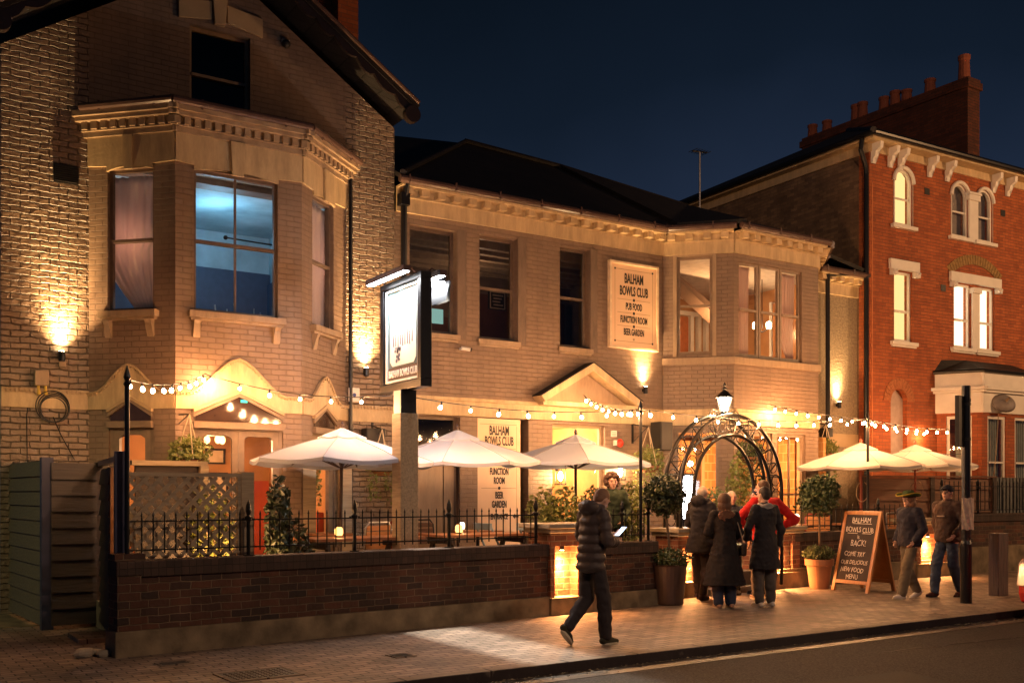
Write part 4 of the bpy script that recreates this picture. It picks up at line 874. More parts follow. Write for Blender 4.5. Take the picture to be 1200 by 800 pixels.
PE = panel((10.9, 12.05), (13.6, 12.35))
pier('brick pier behind the clipped ball tree in the dark tub', PE, -0.05, 0.62, 1.10, 0.25, 0.05, 0.50, 60)
sE0, sE1 = pp(PE, 893, 660)[0], pp(PE, 934, 660)[0]
pier('brick pier beside the men talking at the entrance', PE, sE0, sE1, 1.08, 0.28, sE0+0.05, sE1-0.22, 60)
PG = panel((13.6, 12.35), (18, 12.45))
g3 = thing('garden_wall', 'brick garden wall behind the terracotta pot and chalkboard', 'wall', (13.6, 12.35, 0))
s75 = pp(PG, 1072, 660)[0]; s10 = pp(PG, 1106, 660)[0]
garden_wall(g3, PG, 0.02, s75, 0.97, 0.34)
pier('brick pier behind the walking couple', PG, s75, s10, 1.16, 0.28, s75+0.12, s10-0.12, 60)
g4 = thing('garden_wall', 'mossy brick garden wall behind the wooden post and red car', 'wall', PG @ Vector((s10, 0, 0)))
garden_wall(g4, PG, s10+0.002, 12, 1.24, 0.55)
# steps at the entrance
tag(MB().hprism([(11.6, 12.0), (13.0, 12.2), (13.0, 12.9), (11.6, 12.9)], 0, 0.10).obj('entrance_path', M['stonecap']), kind='structure')
# ------------------------------------------------------------------ railings
def finial_post(b, x, z0, z1, y=0.11, r_=0.022):
    b.lathe([(r_, z0), (r_, z1-0.24), (r_*1.9, z1-0.22), (r_*1.9, z1-0.19), (r_*0.9, z1-0.17), (r_*1.6, z1-0.12), (r_*1.2, z1-0.06), (0.002, z1)], (x, y, 0), 10); b.box(x-0.05, x+0.05, y-0.03, y+0.03, z0, z0+0.012)
    for dx in (-1, 1): b.ball((x+dx*0.06, y, z1-0.21), 0.014, seg=6, rings=4)
def railing(label, pn, s0, s1, posts, base, h=0.45, gap=0.118, rails=(0.10, 0.40), ph=0.62):
    r_ = thing('iron_railing', label, 'railing', pn @ Vector((s0, 0.11, base)))
    b = MB()
    for z in rails: b.box(s0, s1, 0.10, 0.12, base+z-0.008, base+z+0.008)
    b.obj('rail', M['iron'], r_, pn)
    for x in posts:
        b = MB(); finial_post(b, x, base, base+ph); b.obj('post', M['iron'], r_, pn)
    n = int((s1-s0)/gap); mesh = None
    for k in range(1, n):
        x = s0 + k*(s1-s0)/n
        if any(abs(x-q_) < 0.05 for q_ in posts): continue
        if mesh is None:
            b = MB(); b.lathe([(0.0085, 0.06), (0.0085, h), (0.013, h+0.01), (0.001, h+0.055)], (0, 0.11, base), 6); o = b.obj('baluster', M['iron'], None, pn @ Matrix.Translation((x, 0, 0))); mesh = o.data; par(o, r_)
        else:
            o = bpy.data.objects.new('baluster', mesh); COL.objects.link(o); o.matrix_world = pn @ Matrix.Translation((x, 0, 0)); par(o, r_)
    return r_
railing('long black iron railing on top of the dark brick garden wall', PW, 0.17, sx_of(636, 640), [sx_of(q_, 640) for q_ in (296, 386, 421, 532, 634)][0:1] + [sx_of(421, 640), sx_of(532, 640), sx_of(634, 640)], 0.97)
railing('short black iron railing between the string light pole and the brick pier', PW, sP1+0.2, sx_of(768, 640), [sx_of(735, 640), sx_of(766, 640)], 0.95)
railing('black iron railing behind the clipped ball tree in the terracotta pot', PG, 0.03, s75, [0.08, 1.5, 2.9], 0.97, gap=0.16)
railing('black iron railing on the mossy wall by the metal fence', PG, s10+0.05, 8.5, [s10+0.1, 6.3], 1.24, gap=0.16, rails=(0.08, 0.58), h=0.65, ph=0.75)
# ================================================================== FENCES, GATE AND TRELLIS
M['fence_green'] = wood('side_boards', (0.08, 0.062, 0.038), (0.16, 0.13, 0.08), axis='Y')  # brown boards; their green look comes from the lamp aimed at them
M['fence_brown'] = wood('brown_boards', (0.075, 0.035, 0.020), (0.15, 0.07, 0.04), axis='X')
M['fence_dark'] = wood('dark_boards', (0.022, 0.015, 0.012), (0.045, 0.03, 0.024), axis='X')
M['post_paint'] = simple('dark_blue_post', (0.05, 0.05, 0.09), 0.4)
def boards(b, x0, x1, z0, z1, n, y=0.0, t=0.022, lap=0.02):
    h = (z1-z0)/n
    for k in range(n):
        za = z0+k*h
        vs = [(x0, y-0.018-t, za), (x1, y-0.018-t, za), (x1, y-t*0.4, za+h+lap*0.4), (x0, y-t*0.4, za+h+lap*0.4)]
        ws = [(p[0], p[1]+t, p[2]) for p in vs]; a = [b.bm.verts.new(p) for p in vs]; c = [b.bm.verts.new(p) for p in ws]
        b.bm.faces.new(a); b.bm.faces.new(c[::-1])
        for i in range(4): b.bm.faces.new([a[i], c[i], c[(i+1) % 4], a[(i+1) % 4]])
fa = (1.87, 13.37); PFS = panel((1.72, 15.45), fa)      # side fence, seen from the left
t = thing('board_fence', 'green tinged overlapping board fence running back along the side path', 'fence', (*fa, 0))
Lf = math.dist((1.72, 15.45), fa)
b = MB(); boards(b, 0.02, Lf-0.10, 0.05, 2.06, 11); b.obj('boards', M['fence_green'], t, PFS)
for x in (0.05, 1.0, Lf-0.05):
    MB().box(x-0.05, x+0.05, -0.045 if x > 1.5 else 0.02, 0.09, 0, 2.10).obj('post', M['fence_dark'] if x < 1.5 else M['post_paint'], t, PFS)
fb = (2.50, 13.40); PFF = panel((fa[0]+0.04, fa[1]), fb)
t = thing('board_fence', 'dark brown overlapping board fence facing the street beside the open gate', 'fence', (*fb, 0))
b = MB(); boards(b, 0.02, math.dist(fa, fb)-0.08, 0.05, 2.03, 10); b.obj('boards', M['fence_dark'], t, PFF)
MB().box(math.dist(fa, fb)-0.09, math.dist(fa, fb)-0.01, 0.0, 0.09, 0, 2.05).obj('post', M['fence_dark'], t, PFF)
PGt = panel(fb, (2.26, 11.05)); Lg = math.dist(fb, (2.26, 11.05))
t = thing('wooden_gate', 'dark wooden board gate with blue grey frame standing open at the wall end', 'gate', (2.26, 11.05, 0))
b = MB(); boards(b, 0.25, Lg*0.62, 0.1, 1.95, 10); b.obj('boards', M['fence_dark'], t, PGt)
b = MB(); b.box(0.0, Lg-0.06, -0.03, 0.03, 2.0, 2.06); b.obj('top_rail', M['post_paint'], t, PGt)
b = MB(); b.box(Lg*0.62+0.01, Lg*0.62+0.07, -0.02, 0.04, 0.1, 1.95); b.obj('stile', simple('pale_stile', (0.40, 0.20, 0.09), 0.6), t, PGt)
MB().box(Lg-0.055, Lg+0.05, -0.06, 0.06, 0.0, 2.10).obj('gate_post', M['post_paint'], t, PGt, bevel=0.004)
b = MB(); b.box(2.0, 2.6, 11.9, 12.6, 0.0, 0.05); tag(b.obj('threshold_path', M['paver']), kind='structure')
# loose stones at the wall end
for i, (px, py, s_) in enumerate(((98, 770, 0.10), (112, 768, 0.07), (122, 769, 0.08))):
    c = gr(px, py); b = MB(); b.ball((c.x, c.y, s_*0.45), s_, s_*0.7, s_*0.55, 10, 7)
    for v in b.bm.verts: v.co += Vector((noise.noise(v.co*9+Vector((i, 0, 0)))*0.03,)*3)
    tag(b.obj('stone', M['stonecap']), ['largest loose stone beside the wall end', 'smallest loose stone in the line by the wall end', 'loose stone touching the corner of the garden wall'][i], 'stone')
# trellis
t = thing('trellis_panel', 'diagonal lattice wooden trellis panel behind the railing', 'trellis', PW @ Vector((0.2, 0.3, 0.97)))
sT0, sT1 = sx_of(158, 640), sx_of(290, 640); zT0, zT1 = 0.86, 1.84
b = MB(); pitch = 0.150; w2 = 0.021
def clipseg(x0, z0, x1, z1):
    pts = []
    ta, tb = 0.0, 1.0; dx, dz = x1-x0, z1-z0
    for p_, q_ in ((-dx, x0-sT0), (dx, sT1-x0), (-dz, z0-zT0), (dz, zT1-z0)):
        if abs(p_) < 1e-9:
            if q_ < 0: return None
        else:
            r_ = q_/p_
            if p_ < 0: ta = max(ta, r_)
            else: tb = min(tb, r_)
    return None if ta >= tb else (x0+dx*ta, z0+dz*ta, x0+dx*tb, z0+dz*tb)
H = zT1-zT0
for k in range(-12, 26):
    for sg, y in ((1, 0.27), (-1, 0.285)):
        x0 = sT0 + k*pitch; c = clipseg(x0, zT0 if sg > 0 else zT1, x0+H, zT1 if sg > 0 else zT0)
        if c:
            a = Vector((c[0], 0, c[1])); e_ = Vector((c[2], 0, c[3])); n = Vector((-(e_-a).z, 0, (e_-a).x)).normalized()*w2
            if (e_-a).length > 0.03: b.prism([(a.x-n.x, a.z-n.z), (e_.x-n.x, e_.z-n.z), (e_.x+n.x, e_.z+n.z), (a.x+n.x, a.z+n.z)], y, y+0.012)
M['lattice'] = wood('lattice_wood', (0.24, 0.18, 0.115), (0.40, 0.31, 0.20), axis='X')
b.obj('lattice', M['lattice'], t, PW)
b = MB()
for r_ in ((sT0-0.04, sT1+0.04, zT1, zT1+0.045), (sT0-0.04, sT1+0.04, zT0-0.04, zT0), (sT0-0.045, sT0, zT0, zT1), (sT1, sT1+0.045, zT0, zT1)): b.box(r_[0], r_[1], 0.262, 0.30, r_[2], r_[3])
b.obj('frame', M['lattice'], t, PW)
tag(MB().box(sx_of(294, 640), sx_of(309, 640)+0.0, 0.25, 0.40, 0.2, 1.90).obj('timber_post', M['lattice'], None, PW), 'square timber post at the end of the trellis panel', 'post')
# dark bench-back screen behind the trellis
t = thing('timber_screen', 'dark timber planter screen standing behind the trellis panel', 'screen', (2.6, 12.6, 0.2))
b = MB(); b.box(2.75, 3.55, 12.6, 12.66, 0.25, 2.0); b.obj('panel', M['fence_dark'], t)
b = MB(); b.box(2.7, 3.6, 12.55, 12.72, 2.0, 2.06); b.box(3.5, 3.6, 12.5, 12.7, 0.2, 2.0); b.obj('frame', M['lattice'], t)

# right hand background fences
p0, p1 = at(1020, 600, 15.0), at(1160, 600, 13.4); PB = panel((15.9, 14.3), (20.2, 12.75)); 
PB = panel((18.2, 15.1), (20.6, 13.0))
def fence_between(pxa, pxb, Ya, Yb, top_a, label, m, corr=False):
    A = at(pxa, 580, Ya); B = at(pxb, 580, Yb); pn = panel((A.x, A.y), (B.x, B.y)); L_ = math.dist((A.x, A.y), (B.x, B.y)); zt = at(pxa, top_a, Ya).z
    t = thing('metal_fence' if corr else 'board_fence', label, 'fence', (A.x, A.y, 0)); b = MB()
    if corr:
        n = int(L_/0.13)
        for k in range(n):
            x = k*0.13; b.prism([(x, 0.3), (x+0.075, 0.3), (x+0.075, zt), (x, zt)], -0.02, 0.01); b.box(x+0.075, x+0.13, 0.011, 0.02, 0.3, zt-0.01)
        b.obj('pales', m, t, pn)
    else:
        boards(b, 0, L_, 0.2, zt, 7); b.obj('boards', m, t, pn)
        for x in (0.0, L_/2, L_-0.1): MB().box(x, x+0.10, -0.065, 0.03, 0.2, zt+0.05).obj('post', M['fence_dark'], t, pn)
        MB().box(-0.01, L_+0.01, -0.07, 0.04, zt+0.02, zt+0.055).obj('capping', m, t, pn)
fence_between(1010, 1166, 14.9, 13.6, 560, 'wide brown board fence behind the two cream parasols', M['fence_brown'])
fence_between(1167, 1290, 13.6, 13.4, 559, 'grey vertical metal fence in front of the white bay window', simple('galvanised_pale', (0.17, 0.18, 0.17), 0.45, 0.3, noise_amt=0.4), True)

# ================================================================== SIGNS
M['signface'] = simple('sign_cream', (0.74, 0.52, 0.33), 0.5, noise_amt=0.06, nscale=2)
M['ink'] = simple('sign_ink', (0.03, 0.025, 0.022), 0.6)
M['inkl'] = simple('sign_rule', (0.35, 0.22, 0.13), 0.6)
def rule(b, x0, x1, z, y=-0.003): b.box(x0, x1, y, y+0.0015, z-0.004, z+0.004)
x0, z1 = pp(PM, 714, 309); x1, _ = pp(PM, 767, 320); z0 = 4.56; z1 = 6.17
t = thing('wall_sign', 'upper cream signboard in a frame listing pub food and function room', 'sign', PM @ Vector((x0, -0.05, z0)))
PS = PM @ Matrix.Translation((0, -0.05, 0)); W_ = x1-x0; mx_ = (x0+x1)/2
b = MB(); b.box(x0, x1, 0, 0.045, z0, z1); b.obj('board', M['signface'], t, PS)
b = MB(); f = 0.045
for r_ in ((x0-f, x1+f, z0-f, z0), (x0-f, x1+f, z1, z1+f), (x0-f, x0, z0, z1), (x1, x1+f, z0, z1)): b.box(r_[0], r_[1], -0.035, 0.049, r_[2], r_[3])
b.obj('frame', simple('sign_frame', (0.78, 0.62, 0.42), 0.4), t, PS)
def lines_(t, PS, mx_, W_, rows, m=M['ink']):
    for s_, z, size, xs, bd in rows: text(s_, PS, mx_, z, size, m, t, xs=xs*0.80, bold=bd*0.8)
lines_(t, PS, mx_, W_, [('BALHAM', 5.81, 0.27, 0.58, 0.03), ('BOWLS CLUB', 5.57, 0.255, 0.58, 0.03), ('PUB FOOD', 5.29, 0.19, 0.56, 0.028), ('FUNCTION ROOM', 5.03, 0.19, 0.54, 0.028), ('BEER GARDEN', 4.79, 0.18, 0.56, 0.028), ('EST.', 4.69, 0.05, 0.8, 0.0)])
b = MB()
for z in (5.485, 5.225, 4.965): rule(b, x0+0.16, mx_-0.06, z); rule(b, mx_+0.06, x1-0.16, z)
b2 = MB()
for z in (5.485, 5.225, 4.965): b2.prism([(mx_+0.03*math.cos(a), z+0.03*math.sin(a)) for a in [2*math.pi*k/12 for k in range(12)]], -0.004, -0.001)
for r_ in ((x0+0.1, x1-0.1, z1-0.10), (x0+0.1, x1-0.1, z0+0.10)): rule(b, *r_)
b.box(x0+0.096, x0+0.103, -0.003, -0.0015, z0+0.1, z1-0.1); b.box(x1-0.103, x1-0.096, -0.003, -0.0015, z0+0.1, z1-0.1)
for sx__ in (x0+0.1, x1-0.1):
    for sz in (z0+0.1, z1-0.1): b2.prism([(sx__+0.022*math.cos(a), sz+0.022*math.sin(a)) for a in [2*math.pi*k/10 for k in range(10)]], -0.006, -0.0035)
b.obj('border_line', M['inkl'], t, PS); b2.obj('roundel', M['ink'], t, PS)
# lower sign
x0, x1 = 9.29, 10.19; PS = PM @ Matrix.Translation((0, 0.02, 0)); mx_ = 9.73; z0, z1 = 0.72, 3.02
t = thing('wall_sign', 'tall cream signboard behind the middle parasol pointing to the entrance', 'sign', PM @ Vector((x0, 0.02, z0)))
b = MB(); b.box(x0-0.02, x1, 0, 0.05, z0, z1); b.obj('board', M['signface'], t, PS)
lines_(t, PS, mx_, W_, [('BALHAM', 2.73, 0.235, 0.58, 0.03), ('BOWLS CLUB', 2.545, 0.225, 0.56, 0.03), ('PUB FOOD', 2.30, 0.17, 0.58, 0.03), ('FUNCTION', 2.01, 0.17, 0.58, 0.03), ('ROOM', 1.845, 0.17, 0.58, 0.03), ('BEER', 1.58, 0.17, 0.58, 0.03), ('GARDEN', 1.415, 0.17, 0.58, 0.03), ('ENTRANCE', 1.20, 0.145, 0.62, 0.03)])
b = MB(); b.prism([(10.02, 1.25), (10.07, 1.30), (10.07, 1.27), (10.15, 1.27), (10.15, 1.23), (10.07, 1.23), (10.07, 1.20)], -0.005, -0.001); b.obj('arrow', M['ink'], t, PS)
b = MB()
for z in (2.48, 2.22, 1.765): rule(b, x0+0.06, mx_-0.05, z); rule(b, mx_+0.05, x1-0.10, z)
b.box(x1-0.085, x1-0.078, -0.003, -0.0015, 0.9, 2.9); rule(b, x0+0.03, x1-0.08, 2.92); b.obj('border_line', M['inkl'], t, PS)
b = MB()
for z in (2.22, 1.765): b.prism([(mx_+0.028*math.cos(a), z+0.028*math.sin(a)) for a in [2*math.pi*k/12 for k in range(12)]], -0.004, -0.001)
b.obj('roundel', M['ink'], t, PS)
# hanging pub sign on its post
XS = 6.05; PSg = panel((XS, 12.60), (XS, 11.40))      # local x runs from the wall end towards the street, local y points to -X... outward face
# local y of this panel points to +X (away from the camera side)
t = thing('pub_sign', 'double sided illuminated pub sign in a black frame on a square post', 'pub sign', (XS, 12.0, 0.2))
WS = 1.2; zb_, zt_ = 3.03, 4.50
b = MB()
for r_ in ((0, WS, zb_, zb_+0.10), (0, WS, zt_-0.08, zt_), (0, 0.10, zb_+0.10, zt_-0.08), (WS-0.10, WS, zb_+0.10, zt_-0.08)): b.box(r_[0], r_[1], -0.08, 0.08, r_[2], r_[3])
b.obj('frame', M['black'], t, PSg, bevel=0.006)
MB().box(0.10, WS-0.10, -0.03, 0.03, zb_+0.10, zt_-0.08).obj('panel', simple('sign_teal', (0.10, 0.16, 0.17), 0.4), t, PSg)
b = MB()
for r_ in ((0.12, WS-0.12, zb_+0.12, zb_+0.15), (0.12, WS-0.12, zt_-0.13, zt_-0.10), (0.12, 0.15, zb_+0.15, zt_-0.13), (WS-0.15, WS-0.12, zb_+0.15, zt_-0.13)): b.box(r_[0], r_[1], -0.055, -0.031, r_[2], r_[3])
b.obj('inner_frame', M['white'], t, PSg)
b = MB(); zc0, zc1 = zb_+0.34, zt_-0.18; ch_ = 0.07
b.prism([(0.22+ch_, zc0), (WS-0.22-ch_, zc0), (WS-0.22, zc0+ch_), (WS-0.22, zc1-ch_), (WS-0.22-ch_, zc1), (0.22+ch_, zc1), (0.22, zc1-ch_), (0.22, zc0+ch_)], -0.036, -0.031); b.obj('picture', simple('sign_picture', (0.78, 0.74, 0.62), 0.5, noise_amt=0.08), t, PSg)
b = MB(); b.box(0.17, WS-0.17, -0.035, -0.031, zb_+0.16, zb_+0.32); b.obj('name_board', simple('sign_brown', (0.10, 0.06, 0.045), 0.5), t, PSg)
text('BALHAM BOWLS CLUB', PSg, WS/2, zb_+0.195, 0.13, simple('letter_white', (0.8, 0.75, 0.65), 0.5), t, xs=0.62, y=-0.038, bold=0.03)
# faint painted figures standing on a green
b = MB(); rn = random.Random(3)
for k in range(9):
    x = 0.33 + k*0.068; h = rn.uniform(0.10, 0.17); z = zc0 + 0.26 + rn.uniform(-0.02, 0.02)
    b.box(x-0.012, x+0.012, -0.039, -0.0365, z, z+h); b.prism([(x+0.014*math.cos(a), z+h+0.016+0.014*math.sin(a)) for a in [2*math.pi*q_/8 for q_ in range(8)]], -0.039, -0.0365)
for k in range(14):
    x = 0.37 + rn.random()*0.16; z = zc0 + 0.06 + rn.random()*0.18; r_ = rn.uniform(0.012, 0.03)
    b.prism([(x+r_*math.cos(a), z+r_*math.sin(a)) for a in [2*math.pi*q_/7 for q_ in range(7)]], -0.0395, -0.0365-0.0004*k/14)
b.obj('painted_figures', simple('sign_figures', (0.16, 0.13, 0.14), 0.6), t, PSg)
MB().box(WS/2-0.11, WS/2+0.11, -0.11, 0.11, 2.72, zb_-0.001).obj('post_neck', M['black'], t, PSg)
MB().box(WS/2-0.13, WS/2+0.13, -0.13, 0.13, 0.2, 2.719).obj('post', M['lattice'], t, PSg, bevel=0.006)
MB().box(WS/2-0.10, WS/2+0.10, -0.118, -0.111, 2.72, 3.02).obj('post_cover', M['white'], t, PSg)
for sg in (-1, 1):
    b = MB(); xo = sg*0.26; b.box(0.02, WS-0.02, xo-0.05, xo+0.05, zt_-0.02, zt_+0.05); 
    for x in (0.15, WS-0.15): b.tube([(x, sg*0.05, zt_-0.02), (x, sg*0.16, zt_+0.08), (x, xo, zt_+0.04)], 0.012, 6)
    tr = b.obj('trough_light', M['gutter'], t, PSg)
    MB().box(0.05, WS-0.05, xo-0.035, xo+0.035, zt_-0.028, zt_-0.021).obj('lamp_tube', emit('cool_tube', (0.95, 0.97, 1.0), 30.0), tr, PSg)
    for k in range(3):
        p_ = PSg @ Vector((0.25+0.35*k, xo*0.92, zt_-0.07)); lamp('SPOT', p_, 24, (0.93, 0.96, 1.0), 0.05, PSg @ Vector((0.25+0.35*k, 0.03*sg, zt_-0.75)), 120, 0.8)
# bare cool flood head on the far end of the sign
pfl = Vector((6.47, 11.95, 4.53))
t = thing('flood_light', 'bright cool white flood light shining beside the pub sign', 'flood light', pfl)
b = MB(); b.box(pfl.x-0.02, pfl.x+0.10, pfl.y-0.12, pfl.y+0.12, pfl.z-0.04, pfl.z+0.06); b.tube([(XS+0.1, pfl.y, 4.5), (pfl.x, pfl.y, pfl.z+0.03)], 0.015, 6); b.obj('housing', M['black'], t)
MB().box(pfl.x-0.04, pfl.x+0.10, pfl.y-0.15, pfl.y+0.10, pfl.z-0.075, pfl.z-0.042).obj('lens', emit('flood_glow', (0.95, 0.97, 1.0), 40.0), t)
fl_ = pfl + Vector((0.0, -0.06, -0.10))
for (xa, xb) in ((-0.010, -0.058), (0.010, -0.008)):  # flaps added to the flood light to cut its beam to a strip
    b = MB(); vs_ = [(fl_.x+xa, fl_.y-0.36, fl_.z+0.02), (fl_.x+xa, fl_.y+0.2, fl_.z+0.02), (fl_.x+xb, fl_.y+0.2, fl_.z-0.25), (fl_.x+xb, fl_.y-0.36, fl_.z-0.25)]; b.quad(*vs_); o = b.obj('added_beam_flap', M['black'], t); sd = o.modifiers.new('s', 'SOLIDIFY'); sd.thickness = 0.003
lamp('SPOT', fl_, 1300, (1.0, 0.90, 0.72), 0.010, (6.0, 9.4, 0.0), 60, 0.7)
lamp('POINT', pfl + Vector((0.10, 0.10, -0.12)), 34, (0.93, 0.95, 1.0), 0.06)

# ================================================================== WALL LIGHTS
def uplight(px, py, pn, label, energy=60, off=0.0, down=False):
    s_, z = pp(pn, px, py, -0.05); c = pn @ Vector((s_, -0.09, z))
    t = thing('wall_uplighter', label, 'wall lamp', c, group='small black uplighters on the facade')
    b = MB(); b.lathe([(0.04, -0.14), (0.045, -0.13), (0.045, 0.0), (0.03, 0.0)], (s_, -0.09, z), 12); b.box(s_-0.015, s_+0.015, -0.06, 0.0, z-0.10, z-0.04); b.obj('housing', M['black'], t, pn)
    b = MB(); b.lathe([(0.036, 0.0), (0.036, 0.004)], (s_, -0.09, z), 12); b.obj('lens', M['hot'] if 'hot' in M else M.setdefault('hot', emit('hot_lens', (1.0, 0.75, 0.42), 60.0)), t, pn)
    lamp('SPOT', pn @ Vector((s_, -0.15, z+0.02)), energy*2.5, (1.0, 0.60, 0.24), 0.02, pn @ Vector((s_, 0.0, z+0.72)), 58, 1.0)
    lamp('SPOT', pn @ Vector((s_, -0.10, z+0.02)), energy*0.9, (1.0, 0.60, 0.26), 0.02, pn @ Vector((s_, -0.04, z+1.0)), 110, 1.0)
uplight(72, 412, PM, 'wall uplighter above the cable box near the bay window', 150)
uplight(428, 431, PM, 'wall uplighter between the bay window and the pub sign', 165)
uplight(755, 453, PM, 'wall uplighter underneath the upper cream signboard', 90)
uplight(982, 471, PM, 'wall uplighter on the narrow pebbledash wall beside the drainpipe', 80)
# cable box, coil of cable, sensor
s_, z = pp(PM, 48, 443)
t = thing('junction_box', 'taupe junction box above the hanging coil of black cable', 'junction box', PM @ Vector((s_, 0, z)))
MB().box(s_-0.09, s_+0.09, -0.09, -0.001, z-0.11, z+0.10).obj('case', M['sill'], t, PM, bevel=0.01)
b = MB()
for dx in (-0.04, 0.05): b.tube([(s_+dx, -0.05, z-0.11), (s_+dx, -0.06, z-0.17)], 0.02, 8); b.tube([(s_+dx, -0.06, z-0.17), (s_+dx+0.01, -0.07, z-0.24)], 0.026, 8)
b.obj('plug', simple('yellow_plug', (0.65, 0.42, 0.05), 0.4), t, PM)
sc, zc = pp(PM, 62, 480)
t = thing('cable_coil', 'coil of black cable hanging on the painted brick wall', 'cable', PM @ Vector((sc, 0, zc)))
b = MB()
for k in range(5):
    r_ = 0.17+0.012*k; b.tube([(sc+0.02*math.sin(k)+r_*math.cos(a), -0.03-0.014*k, zc+0.01*k+r_*math.sin(a)*1.02) for a in [2*math.pi*j/28 for j in range(29)]], 0.008, 5)
for q_ in ([(s_-0.04, z-0.24), (sc-0.2, zc+0.12), (sc-0.14, zc-0.05)], [(s_+0.05, z-0.24), (sc+0.1, zc+0.2), (sc+0.45, zc+0.05), (sc+0.60, zc+0.1)], [(sc-0.3, zc+0.2), (sc-0.34, zc-0.1), (sc-0.33, zc-0.9)], [(sc, zc-0.1), (sc+0.1, zc-0.35), (sc+0.28, zc-0.7)], [(sc-0.35, zc+0.26), (sc, zc+0.22), (sc+0.3, zc+0.28), (sc+0.6, zc+0.2)]):
    b.tube([(p_[0], -0.02, p_[1]) for p_ in q_], 0.007, 5)
b.obj('loop', M['dark'], t, PM)
s_, z = pp(PM, 71, 427); t = thing('outdoor_socket', 'tiny taupe socket box below the uplighter over the cable box', 'socket')
t.location = PM @ Vector((s_, 0, z)); MB().box(s_-0.03, s_+0.06, -0.06, -0.001, z-0.04, z+0.03).obj('case', M['sill'], t, PM, bevel=0.006)
# alarm box
s_, z = pp(PM, 413, 463); t = thing('alarm_box', 'white burglar alarm box on the wall beside the bay window', 'alarm box', PM @ Vector((s_, 0, z)))
MB().box(s_-0.10, s_+0.10, -0.08, -0.036, z-0.12, z+0.12).obj('case', M['white'], t, PM, bevel=0.015)
b = MB(); b.prism([(s_+0.035*math.cos(a), z+0.035*math.sin(a)) for a in [2*math.pi*k/6 for k in range(6)]], -0.084, -0.081); b.obj('badge', simple('blue_badge', (0.05, 0.07, 0.25), 0.5), t, PM)
# cctv cameras
for (px, py, Y_, lb) in ((540, 409, PM, 'white bullet security camera under the second upper window sill of the club'), (334, 53, PM, 'dark dome security camera high on the painted gable')):
    s_, z = pp(Y_, px, py); t = thing('security_camera', lb, 'security camera', Y_ @ Vector((s_, 0, z)))
    if 'bullet' in lb:
        b = MB(); b.tube([(s_-0.05, -0.10, z), (s_+0.10, -0.16, z-0.02)], 0.035, 10); b.box(s_-0.03, s_+0.0, -0.10, 0, z-0.02, z+0.02); b.obj('housing', M['white'], t, Y_); b = MB(); b.tube([(s_+0.101, -0.1605, z-0.02), (s_+0.125, -0.17, z-0.024)], 0.031, 10); b.obj('lens', M['dark'], t, Y_)
    else:
        b = MB(); b.ball((s_, -0.05, z), 0.07, 0.07, 0.07); b.obj('dome', M['dark'], t, Y_, smooth=True); MB().box(s_-0.06, s_+0.06, -0.05, 0, z+0.03, z+0.07).obj('mount', M['white'], t, Y_)
# loudspeakers
for (px, py, w_, h_, lb) in ((433, 513, 0.34, 0.30, 'black loudspeaker on the wall above the big white parasol'), (962, 507, 0.2, 0.2, 'black loudspeaker beside the drainpipe of the pebbledash wall')):
    s_, z = pp(PM, px, py); t = thing('loudspeaker', lb, 'loudspeaker', PM @ Vector((s_, 0, z)))
    MB().box(s_-w_/2, s_+w_/2, -0.26, -0.04, z-h_/2, z+h_/2).obj('cabinet', M['dark'], t, PM, bevel=0.01); MB().box(s_-w_/2+0.02, s_+w_/2-0.02, -0.268, -0.261, z-h_/2+0.02, z+h_/2-0.02).obj('grille', M['black'], t, PM)
p_ = at(779, 511, 15.1); t = thing('loudspeaker', 'black loudspeaker on the corner beside the iron arch', 'loudspeaker', p_)
MB().box(p_.x-0.20, p_.x+0.12, 15.0, 15.3, p_.z-0.28, p_.z+0.28).obj('cabinet', M['dark'], t, bevel=0.01); MB().box(p_.x-0.18, p_.x+0.10, 14.99, 14.999, p_.z-0.26, p_.z+0.26).obj('grille', M['black'], t)
# notice and fire bell
s_, z = pp(PM, 719, 508); t = thing('notice_plate', 'small white notice on the wall over the red fire bell', 'notice', PM @ Vector((s_, 0, z))); MB().box(s_-0.07, s_+0.07, -0.015, -0.001, z-0.06, z+0.06).obj('plate', M['white'], t, PM)
b = MB()
for k in range(3): b.box(s_-0.05, s_+0.05, -0.018, -0.016, z-0.04+k*0.03, z-0.03+k*0.03)
b.obj('symbol', M['inkl'], t, PM)
s_, z = pp(PM, 725, 519); t = thing('fire_bell', 'round red fire bell on the brick wall under a white notice', 'fire bell', PM @ Vector((s_, 0, z)))
b = MB(); b.ball((s_, -0.04, z), 0.085, 0.05, 0.085); b.obj('gong', simple('bell_red', (0.6, 0.04, 0.02), 0.35), t, PM, smooth=True); MB().box(s_-0.14, s_-0.08, -0.05, -0.001, z-0.05, z+0.05).obj('case', M['white'], t, PM)
